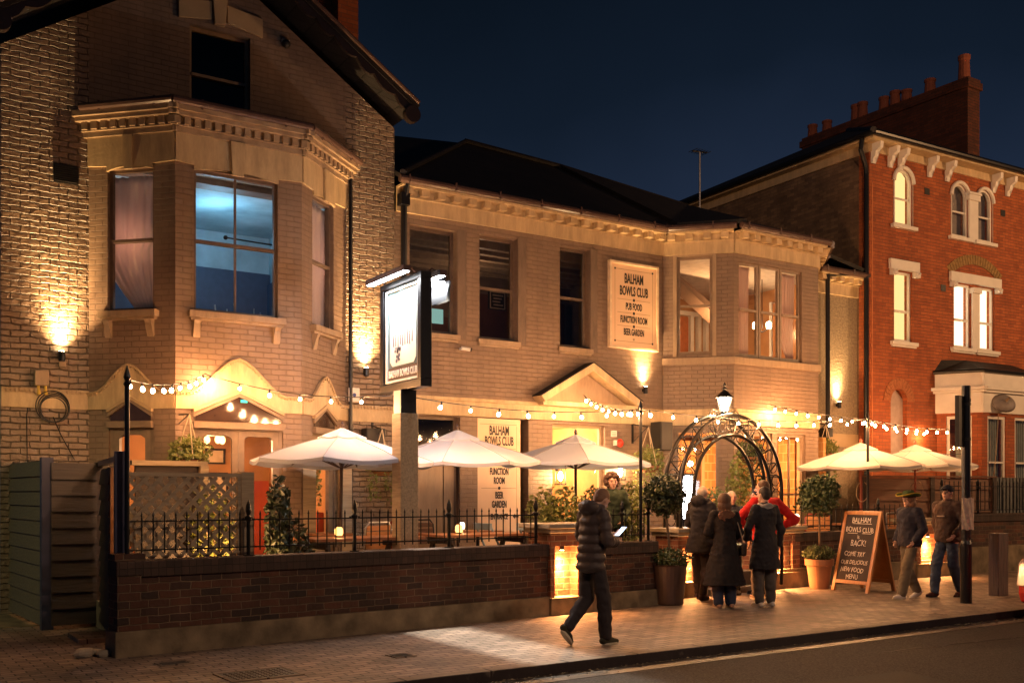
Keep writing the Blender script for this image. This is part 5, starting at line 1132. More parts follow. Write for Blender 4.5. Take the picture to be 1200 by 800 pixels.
# wall lanterns by the side entrance
for (px, py, lb) in ((652, 558, 'glowing square wall lantern over the hedge by the side entrance'), (722, 553, 'glowing wall lantern above the curly haired person')):
    s_, z = pp(PM, px, py); z = min(z, 2.35); t = thing('wall_lantern', lb, 'lantern', PM @ Vector((s_, -0.1, z)))
    b = MB(); 
    for dx in (-0.075, 0.065):
        for dy in (-0.2, -0.07): b.box(s_+dx, s_+dx+0.01, dy, dy+0.01, z-0.14, z+0.14)
    b.box(s_-0.085, s_+0.085, -0.21, -0.05, z-0.16, z-0.14); b.prism([(s_-0.1, z+0.14), (s_+0.1, z+0.14), (s_+0.03, z+0.22), (s_-0.03, z+0.22)], -0.22, -0.05); b.box(s_-0.02, s_+0.02, -0.05, 0, z+0.1, z+0.16); b.obj('frame', M['black'], t, PM)
    MB().ball((s_, -0.13, z), 0.045, 0.045, 0.09).obj('bulb', M['hot'], t, PM, smooth=True)
    lamp('POINT', PM @ Vector((s_, -0.30, z+0.02)), 26, (1.0, 0.55, 0.20), 0.05)
# tea light glow is modelled inside each table lamp further down

# ================================================================== STRING LIGHTS
def pole(label, x, y, z0, z1, r_=0.025, fin=True):
    t = thing('light_pole', label, 'pole', (x, y, z0)); MB().tube([(x, y, z0), (x, y, z1-0.1)], r_, 10).obj('shaft', M['black'], t)
    b = MB(); b.lathe([(r_, z1-0.1), (r_*1.6, z1-0.07), (r_*0.8, z1-0.04), (r_*1.5, z1), (0.004, z1+0.12)], (x, y, 0), 10); b.obj('finial', M['black'], t, smooth=False); return Vector((x, y, z1-0.02))
wv = PW @ Vector((sx_of(153, 640), 0.11, 0)); T1 = pole('black string light pole rising beside the trellis panel', wv.x, wv.y, 0.97, at(153, 442, wv.y).z)
wv = PW @ Vector((sx_of(757, 640), 0.11, 0)); T2 = pole('black string light pole between the parasols and the iron arch', wv.x, wv.y, 0.95, at(757, 478, wv.y).z)
wv = at(1017, 600, 12.6); T3 = pole('slim string light pole rising through the far cream parasols', wv.x, 12.6, 0.2, at(1017, 490, 12.6).z)
bulbmesh = None; lampn = [0]
M['glow'] = emit('string_bulb_glow', (1.0, 0.60, 0.30), 55.0)
def string(label, A, B, n, sag=0.12, t0=0.03, t1=0.97, energy=5.5, every=1):
    global bulbmesh
    A = Vector(A); B = Vector(B); f_ = lambda u: A.lerp(B, u) + Vector((0, 0, -sag*4*u*(1-u)))
    t = thing('string_lights', label, 'string lights', A, group='festoon lights over the garden')
    b = MB(); b.tube([f_(k/24) for k in range(25)], 0.007, 5); b.obj('cable', M['dark'], t)
    for k in range(n):
        p_ = f_(t0 + (t1-t0)*k/max(1, n-1)) + Vector((0, 0, -0.025))
        if bulbmesh is None:
            b = MB(); b.lathe([(0.012, 0.03), (0.014, 0.0), (0.014, -0.02)], seg=8); so = b.obj('bulb_holder', M['dark']); b = MB(); b.lathe([(0.010, -0.02), (0.021, -0.036), (0.024, -0.052), (0.018, -0.068), (0.002, -0.076)], seg=10); go = b.obj('bulb', M['glow'], smooth=True); bulbmesh = (so.data, go.data)
            bpy.data.objects.remove(so); bpy.data.objects.remove(go)
        so = bpy.data.objects.new('bulb_holder', bulbmesh[0]); COL.objects.link(so); so.location = p_; par(so, t)
        go = bpy.data.objects.new('bulb', bulbmesh[1]); COL.objects.link(go); go.location = p_
        go.parent = so
        go.location = (0, 0, 0)
        so.rotation_euler = (random.uniform(-0.3, 0.3), random.uniform(-0.3, 0.3), 0); so.scale = (random.uniform(0.85, 1.12),)*3
        if k % every == 0: lamp('POINT', p_ + Vector((0, 0, -0.10)), energy*1.75*every, (1.0, 0.45, 0.165), 0.03)
    return t
TS = Vector((6.05, 12.13, 2.98)); HB = at(240, 438, 14.40); PD = at(684, 463, 15.1)
string('closely spaced string lights from the trellis pole up to the bay window', T1, HB, 9, 0.10, energy=5)
string('string lights from the bay window across to the pub sign post', HB, TS, 7, 0.14, energy=7)
string('string lights from the pub sign post across the parasols to the middle pole', TS, T2, 9, 0.12, 0.04, 0.96, energy=8)
string('densely packed string lights from the pediment down to the middle pole', PD, T2, 9, 0.10, 0.05, 0.95, energy=6)
LTN = at(848, 478, 12.35)
string('string lights from the middle pole to the slim pole behind the arch lantern', T2, T3, 12, 0.10, 0.03, 0.97, energy=8)
string('string lights from the club bay corner out to the slim pole', at(903, 474, 14.4), T3, 9, 0.04, 0.05, 0.97, energy=6)
EP = gr(1132, 706); EP = Vector((EP.x, EP.y, 0))
string('nearer string lights running from the slim pole towards the road', T3, at(1112, 503, 13.3), 8, 0.04, 0.05, 0.97, energy=5)
string('farther string lights running from the slim pole to the red house', T3, at(1085, 505, 15.0), 6, 0.06, 0.1, 0.97, energy=5)
string('short dim string of lights sloping behind the street pole', at(1092, 530, 13.5), at(1130, 531, 13.0), 3, 0.03, energy=3)

# ================================================================== ARCH WITH LANTERN
def arch_():
    t = thing('iron_arch', 'black wrought iron scroll arch over the garden entrance', 'arch', (12.15, 12.3, 0))
    ca = at(848, 585, 12.3).x; wo, wi = 1.16, 0.88; zc = 1.70; zt = at(848, 487, 12.3).z
    def hoop(r_, y, n=28, top=1.0, rr=0.018, name='hoop'):
        h = (zt - zc) * top
        pts = [(ca - r_, y, 0.1), (ca - r_, y, zc)] + [(ca - r_*math.cos(math.pi*k/n), y, zc + h*math.sin(math.pi*k/n)) for k in range(1, n)] + [(ca + r_, y, zc), (ca + r_, y, 0.1)]
        b = MB(); b.tube(pts, 0.030, 8); b.obj(name, M['iron'], t); return h
    for y in (12.08, 12.46):
        ho = hoop(wo, y); hi = hoop(wi, y, top=0.74)
        b = MB(); n = 15
        for k in range(1, n):
            a = math.pi*k/n; po = Vector((ca - wo*math.cos(a), y, zc + ho*math.sin(a))); a2 = math.pi*(k+0.45)/n; pi_ = Vector((ca - wi*math.cos(a2), y, zc + hi*math.sin(a2))); a3 = math.pi*(k-0.45)/n; pj = Vector((ca - wi*math.cos(a3), y, zc + hi*math.sin(a3)))
            if k % 2: b.tube([po, pi_], 0.012, 5)
            else: b.tube([po, pj], 0.012, 5)
            m_ = po.lerp(pi_, 0.5); b.tube([(m_.x+0.09*math.cos(q_), y, m_.z+0.09*math.sin(q_)) for q_ in [2*math.pi*j/14 for j in range(15)]], 0.007, 5)
        for sg in (-1, 1):
            for z in (0.4, 0.75, 1.1, 1.45, 1.7):
                b.tube([(ca+sg*wo, y, z), (ca+sg*wi, y, z+0.0)], 0.008, 5)
                m_ = Vector((ca+sg*(wo+wi)/2, y, z+0.16)); b.tube([(m_.x+0.10*math.cos(q_), y, m_.z+0.13*math.sin(q_)) for q_ in [2*math.pi*j/14 for j in range(15)]], 0.007, 5)
        b.obj('scrollwork', M['iron'], t)
    for k in range(0, 17):
        a = math.pi*k/16; b = MB(); b.tube([(ca - wo*math.cos(a), 12.08, zc+(zt-zc)*math.sin(a)), (ca - wo*math.cos(a), 12.46, zc+(zt-zc)*math.sin(a))], 0.010, 5); b.obj('cross_bar', M['iron'], t)
    for sg in (-1, 1):
        for z in (0.3, 0.8, 1.3): b = MB(); b.tube([(ca+sg*wo, 12.08, z), (ca+sg*wo, 12.46, z+0.25)], 0.009, 5); b.obj('cross_bar', M['iron'], t)
    # scroll crest
    b = MB()
    for sg in (-1, 1):
        for (dx, r_) in ((0.16, 0.07), (0.32, 0.05), (0.24, 0.11)):
            c_ = Vector((ca+sg*dx, 12.28, zt+0.05-dx*0.25)); b.tube([(c_.x+sg*r_*(1-j/26)*math.cos(j*0.4), 12.28, c_.z+r_*(1-j/26)*math.sin(j*0.4)) for j in range(22)], 0.008, 5)
    b.obj('crest_scroll', M['iron'], t)
    l = thing('arch_lantern', 'bright hexagonal lantern standing on top of the iron arch', 'lantern', (ca, 12.28, zt))
    z0 = zt+0.05; z1 = at(848, 466, 12.3).z
    b = MB()
    for k in range(6):
        a = 2*math.pi*k/6; b.tube([(ca+0.07*math.cos(a), 12.28+0.07*math.sin(a), z0), (ca+0.13*math.cos(a), 12.28+0.13*math.sin(a), z1)], 0.008, 5)
    b.lathe([(0.05, z0-0.10), (0.03, z0-0.05), (0.08, z0), (0.08, z0+0.02)], (ca, 12.28, 0), 12); b.lathe([(0.15, z1), (0.14, z1+0.02), (0.06, z1+0.10), (0.03, z1+0.12), (0.045, z1+0.15), (0.015, z1+0.18), (0.03, z1+0.21), (0.004, z1+0.26)], (ca, 12.28, 0), 12)
    b.obj('frame', M['black'], l); MB().lathe([(0.05, z0+0.03), (0.11, z1-0.01)], (ca, 12.28, 0), 6).obj('glazing', M['hot'], l)
    lamp('POINT', (ca, 12.28-0.20, (z0+z1)/2), 40, (1.0, 0.62, 0.30), 0.08); lamp('POINT', (ca, 12.28+0.25, (z0+z1)/2), 30, (1.0, 0.62, 0.30), 0.08)
arch_()
# lit menu case
c0 = at(802, 580, 13.0); t = thing('menu_case', 'brilliant white lit menu case behind the clipped ball tree', 'lit sign', (c0.x, 13.0, 0.2))
b = MB(); b.box(c0.x-0.20, c0.x-0.17, 12.97, 13.05, c0.z-0.42, c0.z+0.37); b.box(c0.x+0.17, c0.x+0.20, 12.97, 13.05, c0.z-0.42, c0.z+0.37); b.box(c0.x-0.20, c0.x+0.20, 12.97, 13.05, c0.z+0.34, c0.z+0.38); b.tube([(c0.x, 13.02, 0.2), (c0.x, 13.02, c0.z-0.4)], 0.03, 8); b.obj('frame', M['black'], t)
MB().box(c0.x-0.17, c0.x+0.17, 12.98, 13.04, c0.z-0.40, c0.z+0.335).obj('screen', emit('white_screen', (0.95, 0.95, 1.0), 9.0, True), t)

# ================================================================== PARASOLS
def parasol_proto(mcan, mpole):
    t = thing('parasol', '', 'parasol', (0, 0, 0)); ze, zt = 1.97, 2.36; RR = 1.27; n = 8; b = MB()
    prof = [(0.0, zt), (0.20, zt-0.045), (0.55, zt-0.145), (0.95, zt-0.27), (RR, ze)]; prev = None; rings = []
    for r_, z in prof[1:]:
        row = []
        for k in range(n*6):
            a = 2*math.pi*k/(n*6); u = (k % 6)/6; rr = r_*math.cos(math.pi/n)/math.cos(2*math.pi/n*(u-0.5)); dip = 0.040*(r_/RR)*math.sin(math.pi*u)
            row.append(b.bm.verts.new((rr*math.cos(a), rr*math.sin(a), z-dip)))
        rings.append(row)
    top = b.bm.verts.new((0, 0, zt)); N_ = n*6
    for k in range(N_): b.bm.faces.new([top, rings[0][k], rings[0][(k+1) % N_]])
    for i in range(len(rings)-1):
        for k in range(N_): b.bm.faces.new([rings[i][k], rings[i+1][k], rings[i+1][(k+1) % N_], rings[i][(k+1) % N_]])
    low = [b.bm.verts.new((v.co.x*1.005, v.co.y*1.005, v.co.z-0.05)) for v in rings[-1]]
    for k in range(N_): b.bm.faces.new([rings[-1][k], low[k], low[(k+1) % N_], rings[-1][(k+1) % N_]])
    cn = b.obj('canopy', mcan, t)
    b = MB()
    for k in range(n):
        a = 2*math.pi*k/n; b.tube([(r_*math.cos(a), r_*math.sin(a), z+0.002) for r_, z in prof[1:]] + [(RR*1.004*math.cos(a), RR*1.004*math.sin(a), ze-0.045)], 0.0055, 4)
    b.obj('seam', M['seam'], cn)
    b = MB(); row = []
    tp = b.bm.verts.new((0, 0, zt+0.085))
    for k in range(N_):
        a = 2*math.pi*k/N_; u = (k % 6)/6; rr = 0.34*math.cos(math.pi/n)/math.cos(2*math.pi/n*(u-0.5)); row.append(b.bm.verts.new((rr*math.cos(a), rr*math.sin(a), zt-0.055-0.02*math.sin(math.pi*u))))
    for k in range(N_): b.bm.faces.new([tp, row[k], row[(k+1) % N_]])
    lw = [b.bm.verts.new((v.co.x, v.co.y, v.co.z-0.03)) for v in row]
    for k in range(N_): b.bm.faces.new([row[k], lw[k], lw[(k+1) % N_], row[(k+1) % N_]])
    b.obj('vent_cap', mcan, t)
    b = MB(); b.tube([(0, 0, 0), (0, 0, zt+0.10)], 0.024, 10); b.obj('pole', mpole, t)
    b = MB(); b.lathe([(0.018, zt+0.09), (0.03, zt+0.11), (0.03, zt+0.13), (0.004, zt+0.17)], seg=10); b.obj('finial', mpole, t)
    for k in range(n):
        a = 2*math.pi*k/n; b = MB(); b.tube([(0.03*math.cos(a), 0.03*math.sin(a), zt-0.03), (RR*0.99*math.cos(a), RR*0.99*math.sin(a), ze-0.02)], 0.010, 5); b.tube([(0.04*math.cos(a), 0.04*math.sin(a), zt-0.48), (0.62*math.cos(a), 0.62*math.sin(a), zt-0.23)], 0.009, 5); b.obj('rib', mpole, t)
    b = MB(); b.lathe([(0.25, 0.19), (0.25, 0.24), (0.05, 0.26), (0.04, 0.44)], seg=20); b.obj('base', M['dark'], t); return t
M['seam'] = simple('seam_tape', (0.30, 0.28, 0.30), 0.8)
M['canvas'] = canopy_mat('white_canvas', (0.40, 0.43, 0.52)); M['canvas2'] = canopy_mat('cream_canvas', (0.48, 0.46, 0.44))
M['polewood'] = simple('dark_pole', (0.035, 0.018, 0.014), 0.4); M['polered'] = simple('red_wood_pole', (0.28, 0.07, 0.04), 0.4)
pr1 = parasol_proto(M['canvas'], M['polewood']); pr2 = None
for i, (px, py, Y, lb, rz) in enumerate(((398, 500, 13.2, 'white parasol nearest the trellis panel', 0.2), (537, 503, 13.4, 'white parasol in front of the tall cream signboard', 0.1), (674, 508, 13.5, 'white parasol shading the hedge by the side entrance', 0.3))):
    o = pr1 if i == 0 else copytree(pr1); p_ = at(px, py, Y); o.location = (p_.x, Y, p_.z-2.45); o.rotation_euler = (R((0, 1.5, 0)[i]), R((1.0, -1.5, 0.5)[i]), rz); o['label'] = lb; o['group'] = 'parasols in the pub garden'; o.scale = ((1.02, 1.02, 1) if i == 0 else (1, 1, 1))
pr2 = parasol_proto(M['canvas2'], M['polered'])
b = MB(); b.tube([(0.02*math.cos(a)-0.03, -0.04-0.13*math.sin(a), 1.45+0.20*math.cos(a)) for a in [0.3+5.7*j/20 for j in range(21)]], 0.009, 5); b.obj('pull_cord', M['sill'], pr2)
for i, (px, py, Y, lb, rz) in enumerate(((1010, 518, 13.3, 'cream parasol with red wood pole crossed by the slim light pole', 0.15), (1072, 520, 13.6, 'cream parasol with red wood pole above the walking couple', 0.35))):
    o = pr2 if i == 0 else copytree(pr2); p_ = at(px, py, Y); o.location = (p_.x, Y, p_.z-2.45); o.rotation_euler = (0, R((-1, 1)[i]), rz); o['label'] = lb; o['group'] = 'parasols in the pub garden'

# ================================================================== GARDEN FURNITURE
M['tabletop'] = wood('orange_table_wood', (0.24, 0.10, 0.045), (0.38, 0.17, 0.08), axis='X', rough=0.4); M['seatwood'] = wood('chair_slats', (0.34, 0.15, 0.05), (0.48, 0.22, 0.08), axis='X', rough=0.4)
GZ = 0.33
def picnic(label, c, rz):
    t = thing('picnic_table', label, 'table', (*c, GZ), rz, 'picnic tables behind the railing'); m = Matrix.Translation((*c, GZ)) @ Matrix.Rotation(rz, 4, 'Z')
    b = MB()
    for k in range(6): b.box(-0.80, 0.80, -0.37+k*0.125, -0.37+k*0.125+0.115, 0.72, 0.755)
    b.obj('table_top', M['tabletop'], t, m)
    for sg in (-1, 1):
        b = MB()
        for k in range(2): b.box(-0.80, 0.80, sg*0.68-0.12+k*0.125, sg*0.68-0.12+k*0.125+0.115, 0.42, 0.455)
        b.obj('bench', M['tabletop'], t, m)
    for x in (-0.62, 0.58):
        b = MB()
        for sg in (-1, 1): b.prism([(0, 0), (0.04, 0), (0.04, 0.78), (0, 0.78)], -0.04, 0.04, Matrix.Translation((x, sg*0.58, 0)) @ Matrix.Rotation(sg*R(25), 4, 'X'))
        b.box(x-0.04, x-0.001, -0.72, 0.72, 0.36, 0.42); b.box(x-0.04, x-0.001, -0.36, 0.36, 0.62, 0.719); b.obj('leg_frame', M['fence_dark'], t, m)
picnic('picnic table below the parasol nearest the trellis', (5.55, 12.35), 0.05)
picnic('picnic table below the parasol in front of the tall signboard', (7.55, 12.6), 0.0)
def bistro(label, c, h=0.74, w=0.62):
    t = thing('bistro_table', label, 'table', (*c, GZ), 0, 'small square garden tables'); x, y = c
    b = MB()
    for k in range(5): b.box(x-w/2, x+w/2, y-w/2+k*w/5, y-w/2+(k+0.92)*w/5, GZ+h-0.03, GZ+h)
    b.obj('table_top', M['tabletop'], t); b = MB(); b.box(x-w/2-0.01, x+w/2+0.01, y-w/2-0.01, y+w/2+0.01, GZ+h-0.055, GZ+h-0.031); b.tube([(x, y, GZ), (x, y, GZ+h-0.05)], 0.03, 8); b.box(x-0.24, x+0.24, y-0.03, y+0.03, GZ, GZ+0.04); b.box(x-0.03, x+0.03, y-0.24, y+0.24, GZ, GZ+0.039); b.obj('pedestal', M['black'], t)
p_ = at(468, 617, 13.8); bistro('small square table with a candle lamp next to the sign post', (p_.x, 13.8), 0.74)
p_ = at(560, 615, 14.0); bistro('small square table in front of the tall signboard', (p_.x, 14.0))
p_ = at(665, 613, 13.3); bistro('small square table beside the blue folding chair', (p_.x, 13.0))
p_ = at(385, 606, 14.2); bistro('small square table close to the bay window post', (p_.x, 14.2))
p_ = at(925, 607, 13.5); bistro('small square table with a white lamp behind the entrance pier', (p_.x, 13.5))
p_ = at(985, 612, 13.4); bistro('small square table behind the clipped ball tree', (p_.x, 13.4))
def chair(label, c, rz, frame, slat, group):
    t = thing('garden_chair', label, 'chair', (*c, GZ), rz, group); m = Matrix.Translation((*c, GZ)) @ Matrix.Rotation(rz, 4, 'Z'); w = 0.24
    b = MB()
    for k in range(5): b.box(-w+0.01, w-0.01, -0.2+k*0.085, -0.2+k*0.085+0.07, 0.44, 0.46)
    b.obj('seat', slat, t, m)
    b = MB()
    for k in range(4): b.box(-w+0.02, w-0.02, 0.215+k*0.008, 0.235+k*0.008, 0.56+k*0.085, 0.56+k*0.085+0.07)
    b.obj('backrest', slat, t, m)
    b = MB(); b.tube([(-w, 0.26, 0), (-w, 0.21, 0.5), (-w, 0.25, 0.86), (-w+0.06, 0.26, 0.93), (w-0.06, 0.26, 0.93), (w, 0.25, 0.86), (w, 0.21, 0.5), (w, 0.26, 0)], 0.013, 8); b.obj('back_frame', frame, t, m)
    for sg in (-1, 1):
        b = MB(); b.tube([(sg*w, -0.24, 0), (sg*w, -0.20, 0.44), (sg*w, 0.21, 0.45)], 0.013, 8); b.obj('leg', frame, t, m)
M['steel'] = simple('pale_steel', (0.55, 0.55, 0.56), 0.3, 0.9); M['redsteel'] = simple('red_metal', (0.30, 0.05, 0.03), 0.35); M['bluesteel'] = simple('pale_blue_metal', (0.30, 0.42, 0.52), 0.4)
p_ = at(433, 610, 13.0); chair('steel framed chair with orange slats near the sign post', (p_.x, 13.1), 0.3+math.pi, M['steel'], M['seatwood'], 'garden chairs')
p_ = at(492, 610, 13.1); chair('red framed slatted chair at the end of the middle picnic table', (p_.x-0.05, 13.2), math.pi/2+0.2, M['redsteel'], M['seatwood'], 'garden chairs')
p_ = at(513, 608, 13.3); chair('dark slatted chair behind the middle picnic table', (p_.x, 13.5), 0.2, M['black'], M['fence_brown'], 'garden chairs')
p_ = at(955, 607, 13.3); chair('orange slatted chair facing the clipped ball tree', (p_.x, 13.2), -0.8, M['redsteel'], M['seatwood'], 'garden chairs')
p_ = at(1048, 612, 13.6); chair('orange slatted chair seen between the chalkboard and the man in the hat', (p_.x, 13.4), 0.2, M['steel'], M['seatwood'], 'garden chairs')
def folding(label, c, rz, h=0.86):
    t = thing('folding_chair', label, 'chair', (*c, GZ), rz, 'pale blue folding chairs'); m = Matrix.Translation((*c, GZ)) @ Matrix.Rotation(rz, 4, 'Z'); b = MB()
    for sg in (-1, 1):
        b.tube([(sg*0.22, -0.24, 0), (sg*0.22, 0.20, h)], 0.018, 6); b.tube([(sg*0.20, 0.24, 0), (sg*0.20, -0.18, 0.46)], 0.018, 6)
    b.obj('frame', M['bluesteel'], t, m)
    b = MB(); b.box(-0.24, 0.24, 0.17, 0.21, h-0.10, h); b.obj('backrest', M['bluesteel'], t, m); b = MB()
    for k in range(5): b.box(-0.2, 0.2, -0.18+k*0.08, -0.18+k*0.08+0.06, 0.45, 0.47)
    b.obj('seat', M['bluesteel'], t, m)
p_ = at(626, 618, 12.2); folding('pale blue folding chair next to the square brick pier', (p_.x, 12.1), math.pi/2+0.15, 0.90)
p_ = at(578, 614, 13.2); folding('pale blue folding chair in front of the tall signboard', (p_.x, 13.2), math.pi/2, 0.88)
M['amber'] = emit('amber_glass_lit', (1.0, 0.42, 0.10), 2.2)
def tlamp(label, px, py, Y, z, col='amber', w=0.055, h=0.13, e_=1.6):
    p = at(px, py, Y); t = thing('table_lamp', label, 'table lamp', (p.x, Y, z), 0, 'lamps on the garden tables')
    MB().lathe([(w*0.7, 0), (w*0.75, 0.02), (0.01, 0.021)], (p.x, Y, z), 12).obj('base', M['dark'], t); MB().lathe([(w*0.8, 0.021), (w, 0.05), (w, h-0.03), (w*0.7, h)], (p.x, Y, z), 12).obj('shade', M[col], t, smooth=True)
    lamp('POINT', (p.x, Y, z+h+0.08), e_, (1.0, 0.5, 0.18), 0.04)
M['whitelamp'] = emit('white_shade_lit', (1.0, 0.75, 0.5), 3.0)
tlamp('amber candle lamp on the picnic table nearest the trellis', 397, 620, 12.4, GZ+0.757)
tlamp('amber candle lamp on the middle picnic table', 538, 620, 12.5, GZ+0.757)
tlamp('pale lamp on the square table by the sign post', 463, 610, 13.8, GZ+0.742, 'whitelamp', 0.05, 0.12)
tlamp('pale lamp on the square table before the tall signboard', 541, 602, 14.0, GZ+0.742, 'whitelamp', 0.05, 0.13)
tlamp('white shaded lamp on the table behind the entrance pier', 930, 597, 13.5, GZ+0.742, 'whitelamp', 0.11, 0.20, 4)
# timber posts under the first parasol, by the doors
for (xa, xb, Y, z1, lb) in ((354, 369, 14.6, 2.2, 'pale timber post to the side of the painted doors'), (398, 411, 15.1, 2.2, 'pale timber post in front of the bay corner')):
    A = at(xa, 580, Y); B = at(xb, 580, Y); tag(MB().box(A.x, B.x, Y-0.05, Y+0.08, 0.2, z1).obj('timber_post', M['lattice']), lb, 'post')

# ================================================================== PLANTS
LG = leafmat('leaf_green', (0.055, 0.085, 0.025), (0.025, 0.045, 0.014)); LY = leafmat('leaf_yellow_green', (0.24, 0.25, 0.06), (0.08, 0.11, 0.025)); LD = leafmat('leaf_dark', (0.030, 0.045, 0.018), (0.015, 0.022, 0.010)); LM = leafmat('leaf_mid', (0.12, 0.15, 0.05), (0.04, 0.065, 0.02))
M['soil'] = simple('soil', (0.03, 0.02, 0.015), 0.9); M['trunk'] = simple('bark', (0.13, 0.09, 0.06), 0.85, bump=0.004, bscale=30)
M['terracotta'] = simple('terracotta', (0.50, 0.24, 0.12), 0.7, noise_amt=0.2, nscale=5); M['darktub'] = simple('dark_tub', (0.065, 0.038, 0.032), 0.4, spec=0.6)
def topiary(label_tree, label_pot, c, z0, potprof, potm, ballc, br, shrub_m, leaf_m, shl, bx=0.0):
    x, y = c; t = thing('planter_pot', label_pot, 'plant pot', (x, y, z0)); ht = potprof[-1][1]
    b = MB(); b.lathe(potprof + [(potprof[-1][0]-0.03, ht), (potprof[-1][0]-0.035, ht-0.05)], (x, y, z0), 28); b.obj('tub', potm, t, smooth=False, bevel=0.003)
    MB().lathe([(potprof[-1][0]-0.04, ht-0.051), (0.01, ht-0.045)], (x, y, z0), 20).obj('soil', M['soil'], t)
    tr = thing('topiary_tree', label_tree, 'tree', (x, y, z0+ht-0.05)); b = MB(); b.tube([(x, y, z0+ht-0.05), (x+0.012, y, z0+ht+0.2), (x-0.008+bx*0.7, y, ballc-br*0.6), (x+bx, y, ballc)], 0.022, 8, r2=0.016)
    for k in range(10):
        a = k*2.4; b.tube([(x+bx, y, ballc-br*0.5+k*0.03), (x+bx+br*0.6*math.cos(a), y+br*0.6*math.sin(a), ballc-0.1+0.25*math.sin(k*1.7)*br)], 0.007, 5, r2=0.003)
    b.obj('trunk', M['trunk'], tr)
    b = MB(); leaves(b, 2300, lambda: inball((x+bx, y, ballc), br*0.98, br*0.98, br*0.96, 0.45), 0.066); b.obj('crown', leaf_m, tr, recalc=False)
    b = MB(); leaves(b, 160, lambda: inball((x+bx, y, ballc), br*1.12, br*1.12, br*1.12, 0.9), 0.06); b.obj('stray_leaves', shrub_m, tr, recalc=False)
    sh = thing('shrub', shl, 'shrub', (x, y, z0+ht-0.04)); b = MB()
    for k in range(24):
        a = k*2.399; r_ = potprof[-1][0]*0.75*math.sqrt((k+1)/24); b.tube([(x+0.3*r_*math.cos(a), y+0.3*r_*math.sin(a), z0+ht-0.05), (x+r_*math.cos(a)*1.2, y+r_*math.sin(a)*1.2, z0+ht+0.13+0.07*math.sin(k*3))], 0.004, 4)
    b.obj('stem', M['trunk'], sh)
    b = MB(); pr_ = potprof[-1][0]; leaves(b, 1100, lambda: inball((x, y, z0+ht+0.09), pr_*1.12, pr_*1.12, 0.15, 0.2), 0.05); b.obj('foliage', shrub_m, sh, recalc=False)
topiary('dark clipped ball tree rising from the dark tub', 'tall dark round tub beside the end of the short garden wall', (10.19, 11.44), 0.0, [(0.20, 0), (0.21, 0.02), (0.27, 0.58), (0.29, 0.60)], M['darktub'], at(779, 580, 11.3).z, 0.31, LG, LD, 'low leafy shrub filling the dark round tub', -0.10)
topiary('clipped ball tree rising from the terracotta pot', 'terracotta pot standing next to the chalkboard', (14.10, 11.92), 0.0, [(0.16, 0), (0.165, 0.02), (0.215, 0.40), (0.245, 0.41), (0.25, 0.52)], M['terracotta'], at(973, 580, 11.9).z, 0.37, LM, LG, 'yellow green shrub filling the terracotta pot')
def bush(label, c, rx, ry, rz_, n, size, m_, cat='shrub', name='shrub', shell=0.1):
    t = thing(name, label, cat, (c[0], c[1], c[2]-rz_)); b = MB()
    for k in range(12): a = k*2.4; b.tube([(c[0]+0.2*rx*math.cos(a), c[1]+0.2*ry*math.sin(a), c[2]-rz_), (c[0]+0.7*rx*math.cos(a), c[1]+0.7*ry*math.sin(a), c[2]+rz_*0.4*math.sin(k))], 0.008, 5, r2=0.003)
    b.obj('stem', M['trunk'], t); b = MB(); leaves(b, n, lambda: inball(c, rx, ry, rz_, shell), size); b.obj('foliage', m_, t, recalc=False); return t
p_ = at(326, 612, 12.1); bush('tall dark leafed shrub next to the end post of the trellis', (p_.x, 12.1, 1.10), 0.17, 0.2, 0.80, 900, 0.10, LD)
bush('yellow green plant glowing behind the trellis panel', (3.62, 12.5, 1.15), 0.30, 0.2, 0.6, 600, 0.09, LY)
tlamp('added amber lantern giving the glow behind the trellis panel', 262, 650, 11.9, GZ, 'amber', 0.07, 0.22, 60)  # lantern added to make the warm glow behind the lattice
p_ = at(343, 640, 11.9); bush('spreading dark shrub touching the railing', (p_.x, 11.9, 0.95), 0.24, 0.16, 0.40, 420, 0.09, LD)
for i, px in enumerate((640, 665, 700, 726)):
    p_ = at(px, 596, 12.9); bush(('bright leafy hedge plant left over the square pier', 'yellow green hedge plant under the wall lantern', 'leafy hedge plant hidden by the man with the phone', 'leafy hedge plant beside the curly haired person')[i], (p_.x, 12.95, 1.25), 0.32, 0.26, 0.50, 900, 0.075, LY if i < 2 else LM)
for i, px in enumerate((745,)):
    p_ = at(px, 590, 12.6); bush('yellow green shrub behind the string light pole', (p_.x, 12.7, 1.35), 0.26, 0.25, 0.5, 700, 0.07, LY)
p_ = at(838, 588, 13.5); bush('round green shrub between the man in the dark coat and the older man', (p_.x, 13.5, 1.35), 0.45, 0.4, 0.45, 1200, 0.07, LM)
p_ = at(880, 575, 14.0); bush('yellow green climbing plant beside the arch', (p_.x-0.3, 14.0, 1.7), 0.35, 0.2, 0.75, 700, 0.09, LY)
